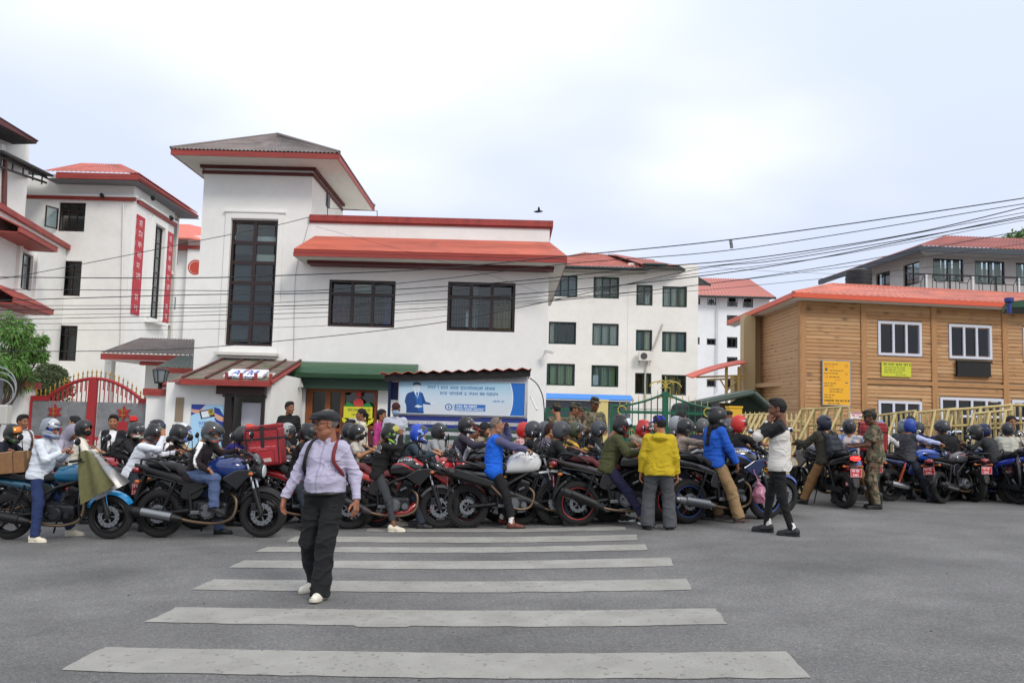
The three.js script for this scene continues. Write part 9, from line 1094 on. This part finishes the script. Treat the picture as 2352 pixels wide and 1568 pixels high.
stander(pt(297, 16.2), -70, 'person in a red cap by the gate emblem', { top: 0x6d1f1e, hat: 'cap', hatM: clothM(0xb8221c) }, { h: 0.022, s: 0.93 });
sd(352, 15.0, 'rider in dark top with black helmet marked in blue', { top: 0x16171b, ...FULL('#15171c', ['#2b3fb0', '#1f2c7a'], 19, 0) }, { s: 0.98 });
stander(pt(656, 18.2), -60, 'young person in black standing in the doorway beside the porch', { top: 0x0d0d0f, hair: 'short' }, { s: 1.02, look: [24, 0] });
sd(798, 14.4, 'rider in grey with matte black helmet right of the flat cap', { top: 0x35373a, ...OPEN('#26282b', null, 0, 0) });
stander(pt(795, 14.9), 0, 'person with black hair and brown top between two black helmets', { top: 0x4a3a30, hair: 'short' }, { h: 0.022, s: 0.9 });
rider(X21, 'rider in pale grey short sleeved shirt with black helmet and dark mask', { top: 0xaaa49a, sleeve: 'short', ...OPEN('#17181a', null, 0, 60), visorM: DV, mask: 0x101114 }, { lean: 10 });
stander(pt(827, 16.9), -160, 'woman with dark ponytail in pale top by the shop window', { top: 0xd0c9b6, hair: 'tail', hairC: 0x140c0a }, { kind: 'woman', s: 0.93 });
stander(pt(868, 17.1), -20, 'woman in pink top by the brown door post', { top: 0xb03a7c, hair: 'bob' }, { kind: 'woman', s: 0.92 });
stander(pt(903, 17.0), -84, 'person with dark red cap and pale blue mask beside the kiosk', { top: 0xb9bcc6, hat: 'cap', hatM: clothM(0x3a1418), mask: 0x8ea6bc }, { s: 1.0 });
const bl = rider(X25, 'rider in slate blue jacket with blue racing helmet, visor raised', { top: 0x2c3a44, topName: 'jacket', ...FULL('#1f45b0', ['#8fa9d8', '#14161f', '#3b66d0', '#c2cbd8'], 21, 48) }, { lean: 24, dx: -0.05, look: [0, 6] }); backpack(bl, 0x121316, 'black backpack on the rider in the blue racing helmet');
sd(1005, 14.0, 'rider in grey and white jacket with dark helmet and black mask', { top: 0x8a8c8e, ...OPEN('#25282c', null, 0, 50), mask: 0x0d0d0e }, {});
rider(X27, 'rider in dusky violet jacket with black red motocross helmet', { top: 0x34303c, topName: 'jacket', hat: 'cross', hatM: hm('#1b1b1d', ['#a32a28', '#6d6f70', '#d0d0d0'], 23), visor: 44 }, { lean: 22, dx: -0.02 });
sd(1086, 14.0, 'rider in white tee with black red cap', { top: 0xd6d6da, sleeve: 'short', hat: 'cap', hatM: hm('#17181a', ['#a02a24'], 3, 0.8), hair: 'short' }, {});
sd(1110, 14.7, 'person with long black hair and white earbud in beige hoodie', { top: 0x8d7d6b, hood: 1, hair: 'long' }, { face: 'beard', s: 0.93 });
sd(1202, 14.3, 'rider in red checked shirt with glossy red helmet', { top: 0xb9a6a4, ...OPEN('#b8251f', null, 0, 0), pat: (x, y, z) => { const a = Math.sin(x * 120) > 0.2, b = Math.sin(y * 120) > 0.2; return a && b ? [0.35, 0.05, 0.06] : a || b ? [0.5, 0.25, 0.25] : null; } }, {});
rider(X32, 'rider in black jacket with dark grey open helmet and clear visor', { top: 0x101113, ...OPEN(GREYH, null, 0, 14), mask: 0x0c0c0d }, { lean: 14, look: [0, 6] });
sd(1250, 14.8, 'rider in dark top with pale visored grey helmet half hidden by the black one', { top: 0x2a2b2e, ...OPEN('#4b4e53', null, 0, 10) }, {});
sd(1264, 13.7, 'woman with dark red hair in grey violet top riding pillion', { top: 0x5a5262, hair: 'bob', hairC: 0x2a0d0b, scarf: 1 }, { kind: 'woman', s: 0.9, dy: 0.02 });
rider(X35, 'rider in black sweater with dark grey helmet, leaning over a blue cowl', { top: 0x101012, ...OPEN('#3b3e42', ['#2e3134'], 3, 6) }, { lean: 24, dx: -0.02, s: 0.95, look: [0, 6] });
sd(1322, 13.8, 'rider in yellow and black striped top with camouflage helmet', { top: 0x17181a, ...OPEN('#39422c', ['#1d2415', '#5d6a44', '#20261a'], 5, 30), pat: (x, y, z, u) => Math.sin(u * 60) > 0.1 && u > 0.3 ? [0.5, 0.3, 0.03] : null }, { s: 0.9 });
const bp7 = sd(1374, 13.9, 'rider in black with smooth grey helmet and black backpack', { top: 0x0f1012, ...OPEN('#3d4147', null, 0, 10) }, {}); backpack(bp7, 0x0e0f11, 'black backpack left of the olive jacket', { k: 0.9 });
rider(X39, 'rider in beige and black hoodie with red and white lettered helmet', { top: 0x8f8272, hood: 1, ...FULL('#a81e22', ['#d8d8d8', '#1a1a1c', '#7a1418'], 25, 50), pat: (x, y, z, u) => u < 0.29 ? [0.014, 0.013, 0.014] : null }, { lean: 20, look: [0, 22] });
rider(X41, 'rider in pale beige jacket with black helmet, arm stretched forwards', { top: 0x9a8a7d, ...OPEN('#1d1f22', null, 0, 16), scarf: 1 }, { lean: 16, look: [0, 12], hr: { p: [0.5, 1.1, 0.22], f: [1, -0.1, 0], mode: 'relax' } });
sd(1552, 14.9, 'rider with silver helmet and raised visor behind the beige jacket', { top: 0x2a2b2f, ...OPEN('#8b8f94', null, 0, 50) }, { s: 0.97 });
stander(pt(1560, 15.6), 10, 'black haired person by the green gate', { top: 0x33302e, hair: 'short' }, { h: 0.022, s: 0.94 });
sd(1614, 14.3, 'rider in navy top with scuffed grey helmet, seen from behind', { top: 0x14173a, ...OPEN('#4a4d4c', ['#6b6e6a', '#303331'], 7, 0) }, { yaw: 50 });
rider(X45, 'rider in black tee with red winged helmet, bare arm on the bar', { top: 0x0d0d0f, sleeve: 'short', ...OPEN('#b8281f', null, 0, 0), hair: 'buzz' }, { lean: 18, bulk: 1.05, s: 0.95, dx: -0.12 });
{ const p = people[people.length - 1], g = poly([[-0.03, 0], [0.035, 0.012], [0.045, 0.032], [0.0, 0.028], [-0.005, 0.016], [-0.035, 0.012]], 0.004), m = mesh('wing_mark', g, M(0xd9d6d4, 0.4), p.t); m.applyMatrix4(p.hm.clone().multiply(new THREE.Matrix4().makeTranslation(-0.03, 0.055, 0.127))); }
sd(1676, 14.3, 'rider in grey green with plain slate helmet between blue sweater and red helmet', { top: 0x34464a, ...OPEN('#4a4d52', null, 0, 0) }, { yaw: 40 });
stander(pt(1672, 17.2), -90, 'soldier in dark beret beyond the slate helmet', { ...CAM, legs: 0x3a3d24, hat: 'beret', hatM: clothM(0x1a1c14) }, { h: 0.022 });
for (const [px, D, yaw, s, label, hat] of [[1278, 17.2, 120, 0.98, 'soldier seen from behind at the corner of the white wall', 1], [1311, 17.0, -20, 0.98, 'soldier with patterned cap facing right before the green bars'], [1328, 18.2, -30, 0.93, 'soldier half hidden between two taller soldiers'], [1360, 17.0, -70, 1.04, 'tall soldier facing the road beside the pale yellow post']]) stander(pt(px, D), yaw, label, { ...CAM, legs: 0x3a3d24, hat: 'army', hatM: clothM(0x4a4534), hair: 'fade' }, { s, look: [0, 10], loose: 0.02, hands: [{ p: [0.3, 1.12, 0.12], mode: 'relax' }, { p: [0.3, 1.08, -0.12], mode: 'relax' }] });
const b11 = rider(X11, 'rider seen from behind in brown green jacket and tan trousers, patterned blue helmet', { top: 0x2f2b20, legs: 0x7d5b36, topName: 'jacket', ...FULL('#1b1f2e', ['#6d7fae', '#a9b4d0', '#10131c'], 27, 0), legW: 0.03 }, { h: 0.015, lean: 10, loose: 0.026, bulk: 1.12, s: 0.98, dx: 0.02, fr: { p: [0.0, 0, 0.34] }, fl: { p: [0.0, 0, -0.34] } }); backpack(b11, 0x1b222c, 'dark blue backpack on the rider seen from behind', { d: -0.21 });
rider(X12, 'rider in blue and grey patterned shirt with matte helmet on the maroon scooter', { top: 0x8d96a8, legs: 0x7d6443, sleeve: 'short', sock: 0x9a8fa6, ...OPEN('#2b2d30', null, 0, 0), pat: (x, y, z, u) => { const n = noise3(x * 18, y * 9, z * 18); return n > 0.6 ? [0.1, 0.2, 0.5] : n < 0.34 ? [0.5, 0.42, 0.4] : null; } }, { h: 0.016, lean: 6, s: 0.95, hr: { p: [0.3, 1.07, 0.42], f: [1, 0, 0.2], mode: 'relax' }, fr: { p: [-0.05, 0, 0.36] } });
rider(X51, 'rider with zebra striped helmet in front of the far red box', { top: 0x2a2a2c, ...FULL('#101112', ['#c9ccd0', '#8f959c', '#d8dade'], 29, 0) }, {});
sd(2024, 17.2, 'rider in white shirt with bright cyan helmet behind the soldier', { top: 0xc9c6c0, ...OPEN('#1d8fc4', null, 0, 0) }, { yaw: 60 });
rider(X53, 'rider in grey vest and pale blue sleeves with royal blue helmet', { top: 0x3b3c42, topName: 'vest', ...OPEN('#143a8f', null, 0, 0), sleeveC: 0xa5aed0 }, { h: 0.015, lean: 10, dx: -0.05, bulk: 1.08, look: [16, 0] });
sd(2078, 17.3, 'rider with silver grey patterned helmet behind the royal blue one', { top: 0x3a3d42, ...FULL('#6d747b', ['#b5bcc4', '#2a2d31'], 31, 0) }, { yaw: 60, s: 0.98 });
stander(pt(2095, 17.6), 80, 'person with short black hair and dark collar among the helmets', { top: 0x1b1d26, hair: 'short' }, { h: 0.022, s: 0.94 });
sd(2112, 16.9, 'rider in dark blue hooded jacket with matte grey helmet', { top: 0x1c2350, hood: 1, ...OPEN('#303336', null, 0, 0) }, { yaw: 66 });
rider(X57, 'rider in blue jacket with white and red striped helmet', { top: 0x1f3272, ...OPEN('#cfcac8', ['#b8322c', '#c4504a'], 33, 0) }, { dx: -0.1 });
sd(2176, 16.5, 'rider in black tee leaning aside with dark grey helmet', { top: 0x0b0b0d, ...OPEN('#2e3136', null, 0, 0), sleeve: 'short' }, { yaw: 100, side: -6, s: 1.0, look: [50, 10] });
rider(X59, 'rider in charcoal jacket with dark navy helmet on the blue motorcycle', { top: 0x26272a, ...FULL('#131c42', ['#22347a', '#0d1020'], 35, 0) }, { h: 0.015 });
rider(X60, 'rider in cream shirt with dark grey helmet, seen from behind', { top: 0xb3b1a4, ...OPEN('#1f2226', null, 0, 0) }, { h: 0.015, lean: 14, bulk: 1.08, dx: -0.1 });
rider(X62, 'rider in lilac shirt cut off by the right edge', { top: 0x8f8ab8, ...OPEN('#26282b', null, 0, 0) }, {});
stander(pt(2326, 17), -100, 'woman in black and cream patterned blouse facing the road', { top: 0xb0a592, hair: 'bob', sleeve: 'short', pat: (x, y, z) => noise3(x * 24, y * 24, z * 24) > 0.5 ? [0.03, 0.025, 0.025] : null }, { kind: 'woman', s: 0.97, bulk: 1.12 });
// ---- motorcycles under the riders of the rear rows
for (const [px, D, yaw, st, label, c] of [[420, 14.1, 0, 'commuter', 'motorcycle under the pale green shirt', 0x20242b], [575, 13.8, 0, 'commuter', 'motorcycle under the orange red open helmet', 0x3a1416], [800, 14.6, 0, 'street', 'motorcycle right of the flat cap, mostly hidden', 0x1a1a1d], [1015, 14.2, 0, 'commuter', 'motorcycle under the grey and white jacket', 0x26282c], [1096, 14.2, 0, 'street', 'motorcycle under the white tee', 0x3c1214], [1330, 14, 2, 'commuter', 'motorcycle under the yellow striped top', 0x101c3a], [1385, 14.1, 0, 'street', 'motorcycle under the black backpack rider', 0x131316], [1560, 15, 6, 'commuter', 'motorcycle under the silver helmet', 0x1d2024], [1620, 14.5, 50, 'street', 'motorcycle under the navy top', 0x15171b], [2184, 16.6, 100, 'commuter', 'motorcycle under the leaning black tee', 0x17181c], [2118, 17.0, 66, 'street', 'motorcycle under the dark blue hooded jacket', 0x14203f]]) bk(px, D, yaw, st, label + ' in the rear rows', { body: c });
// ---- things carried on the motorcycles
function deliveryBox(m, label, text, s = 1) {
  const t = thing('delivery_box', label, 'delivery box'); t.applyMatrix4(m); const RB = M(0xa3202a, 0.62, { map: rep1('cloth', 2), bumpMap: rep1('grain', 1.5), bumpScale: 0.012 }), w = 0.46 * s, h = 0.5 * s, d = 0.46 * s; mesh('bag', [rbox(w, h, d, 0.045, 0, h / 2, 0, 0, 0, 0.02, 3), rbox(w * 0.96, 0.07, d * 0.96, 0.03, 0, h + 0.01, 0, 0, 0, 0.05)], RB, t);
  const k = M(0x201a1c, 0.7); mesh('strap', [bx(-w / 2 - 0.004, w / 2 + 0.004, h * 0.7, h * 0.75, -d / 2 - 0.006, d / 2 + 0.006), bx(-0.02, 0.03, h * 0.5, h + 0.03, -d / 2 - 0.009, d / 2 + 0.009)], k, t); mesh('piping', [...mir((q) => rod([q * (w / 2 - 0.03), 0.04, d / 2], [q * (w / 2 - 0.03), h - 0.04, d / 2], 0.008)), rod([-w / 2 + 0.03, h - 0.02, d / 2], [w / 2 - 0.03, h - 0.02, d / 2], 0.009)], k, t);
  const T = canvasTex(256, 256, (g) => { g.fillStyle = '#a3202a'; g.fillRect(0, 0, 256, 256); g.fillStyle = '#d9b9b6'; g.font = '24px serif'; g.fillText(text, 14, 60, 232); g.font = '11px serif'; g.fillText('Kathmandu, Nepal', 70, 84); g.strokeStyle = '#2a1416'; g.lineWidth = 6; g.strokeRect(28, 104, 200, 146); g.fillStyle = '#c2a9a4'; g.beginPath(); g.moveTo(90, 246); g.lineTo(110, 204); g.lineTo(196, 196); g.lineTo(204, 246); g.fill(); }); mesh('print', box(w * 0.8, h * 0.52, 0.004, 0, h * 0.36, d / 2 + 0.003), M(0xffffff, 0.6, { map: T }), t);
}
const onBike = (X, x, y, z, ry = 0, rz = 0) => { X.t.updateMatrixWorld(); return X.t.matrixWorld.clone().multiply(new THREE.Matrix4().makeRotationFromEuler(new THREE.Euler(0, ry, rz)).setPosition(x, y, z)); };
deliveryBox(onBike(X4, -0.64, 0.9, 0.03, 0.12, 0.08), 'red delivery box with black straps behind the black helmeted rider', 'Daadu Express Pvt. Ltd.', 1.1);
deliveryBox(onBike(X51, -0.62, 0.92, 0), 'red delivery box beside the soldier on the right', 'Express', 1);
{ const t = thing('cardboard_box', 'brown cardboard box tied behind the seat of the teal motorcycle', 'box'); t.applyMatrix4(onBike(X1, -0.72, 0.86, 0.02, 0.25, 0.08)); const C = M(0x8f6844, 0.85, { map: rep1('cloth', 1.5) }); mesh('carton', rbox(0.5, 0.27, 0.36, 0.012, 0, 0.14, 0), C, t); mesh('flap', [box(0.5, 0.006, 0.17, 0, 0.279, 0.095, 0.05), box(0.5, 0.006, 0.17, 0, 0.279, -0.095, -0.05)], C, t); mesh('tape', [box(0.505, 0.004, 0.05, 0, 0.285, 0), box(0.004, 0.1, 0.05, 0.252, 0.23, 0)], M(0xa98a62, 0.4), t); mesh('string', [bx(-0.1, -0.094, -0.002, 0.29, -0.184, 0.184), bx(0.12, 0.126, -0.002, 0.29, -0.184, 0.184)], M(0x2b2622, 0.9), t); }
{ // olive canvas hung over the handlebar of the teal motorcycle, plastic sheet beside it
  const t = thing('canvas_cover', 'olive canvas and clear plastic draped over the teal motorcycle handlebar', 'cover'); t.applyMatrix4(onBike(X1, 0, 0, 0)); const drape = (x0, x1, y0, y1, z, n, fold) => { const P = [], I = [], m = 14; for (let j = 0; j <= m; j++) for (let i = 0; i <= n; i++) { const u = i / n, v = j / m, x = lerp(lerp(0.3, 0.48, u), lerp(x0, x1, u), v), y = lerp(y0 + 0.06 * Math.sin(u * 3), y1 + 0.22 * (1 - u) * -0.6 + 0.12 * u, v); P.push(x, y, z + 0.05 * Math.sin(v * 1.6) + fold * (0.3 + v) * Math.sin(u * 11 + v * 2) + 0.1 * Math.sin(Math.PI * v * 0.5) * (0.4 + 0.3 * u)); if (i && j) { const k = j * (n + 1) + i; I.push(k, k - 1, k - n - 2, k, k - n - 2, k - n - 1); } } const g = new THREE.BufferGeometry(); g.setAttribute('position', new THREE.Float32BufferAttribute(P, 3)); g.setIndex(I); g.computeVertexNormals(); return uvM(g); };
  mesh('canvas', drape(0.42, 0.86, 1.12, 0.62, 0.22, 34, 0.022), M(0x6c6a43, 0.9, { side: THREE.DoubleSide, map: rep1('cloth', 3) }), t); mesh('plastic_sheet', drape(0.56, 1.0, 1.12, 0.66, 0.1, 30, 0.03), M(0xb9b6b4, 0.25, { side: THREE.DoubleSide, transmission: 0.55, thickness: 0 }), t);
}
{ const t = thing('plastic_bag', 'pink plastic bag hanging beside the blue flashed motorcycle engine', 'bag'); t.applyMatrix4(onBike(X9, 0.36, 0.38, 0.27)); const f = new Field(0.012); f.ell(V3(0, 0, 0), [0.1, 0.12, 0.09], 0.02).add(V3(0, 0.1, 0), V3(-0.03, 0.25, -0.02), 0.04, 0.01, 0.04); mesh('bag', f.mesh(null, 0.016, 1.5), M(0xc07f95, 0.3, { transmission: 0.35, thickness: 0 }), t); mesh('handle', tube([[-0.03, 0.24, -0.02], [-0.05, 0.32, -0.06], [-0.02, 0.36, -0.1]], 0.006, 8, 5), M(0xb06a84, 0.5), t); }
{ const t = thing('loose_helmet', 'glossy black helmet hung on the mirror of the parked motorcycle', 'helmet'); t.applyMatrix4(onBike(X14, 0.3, 1.32, 0.3, 1.9, 0.2)); mesh('shell', hatG('full').shell, hm('#0c0d0f', ['#33363a'], 37), t); mesh('visor', hatG('full').visor, DV, t); }
renderer.render(scene, camera);
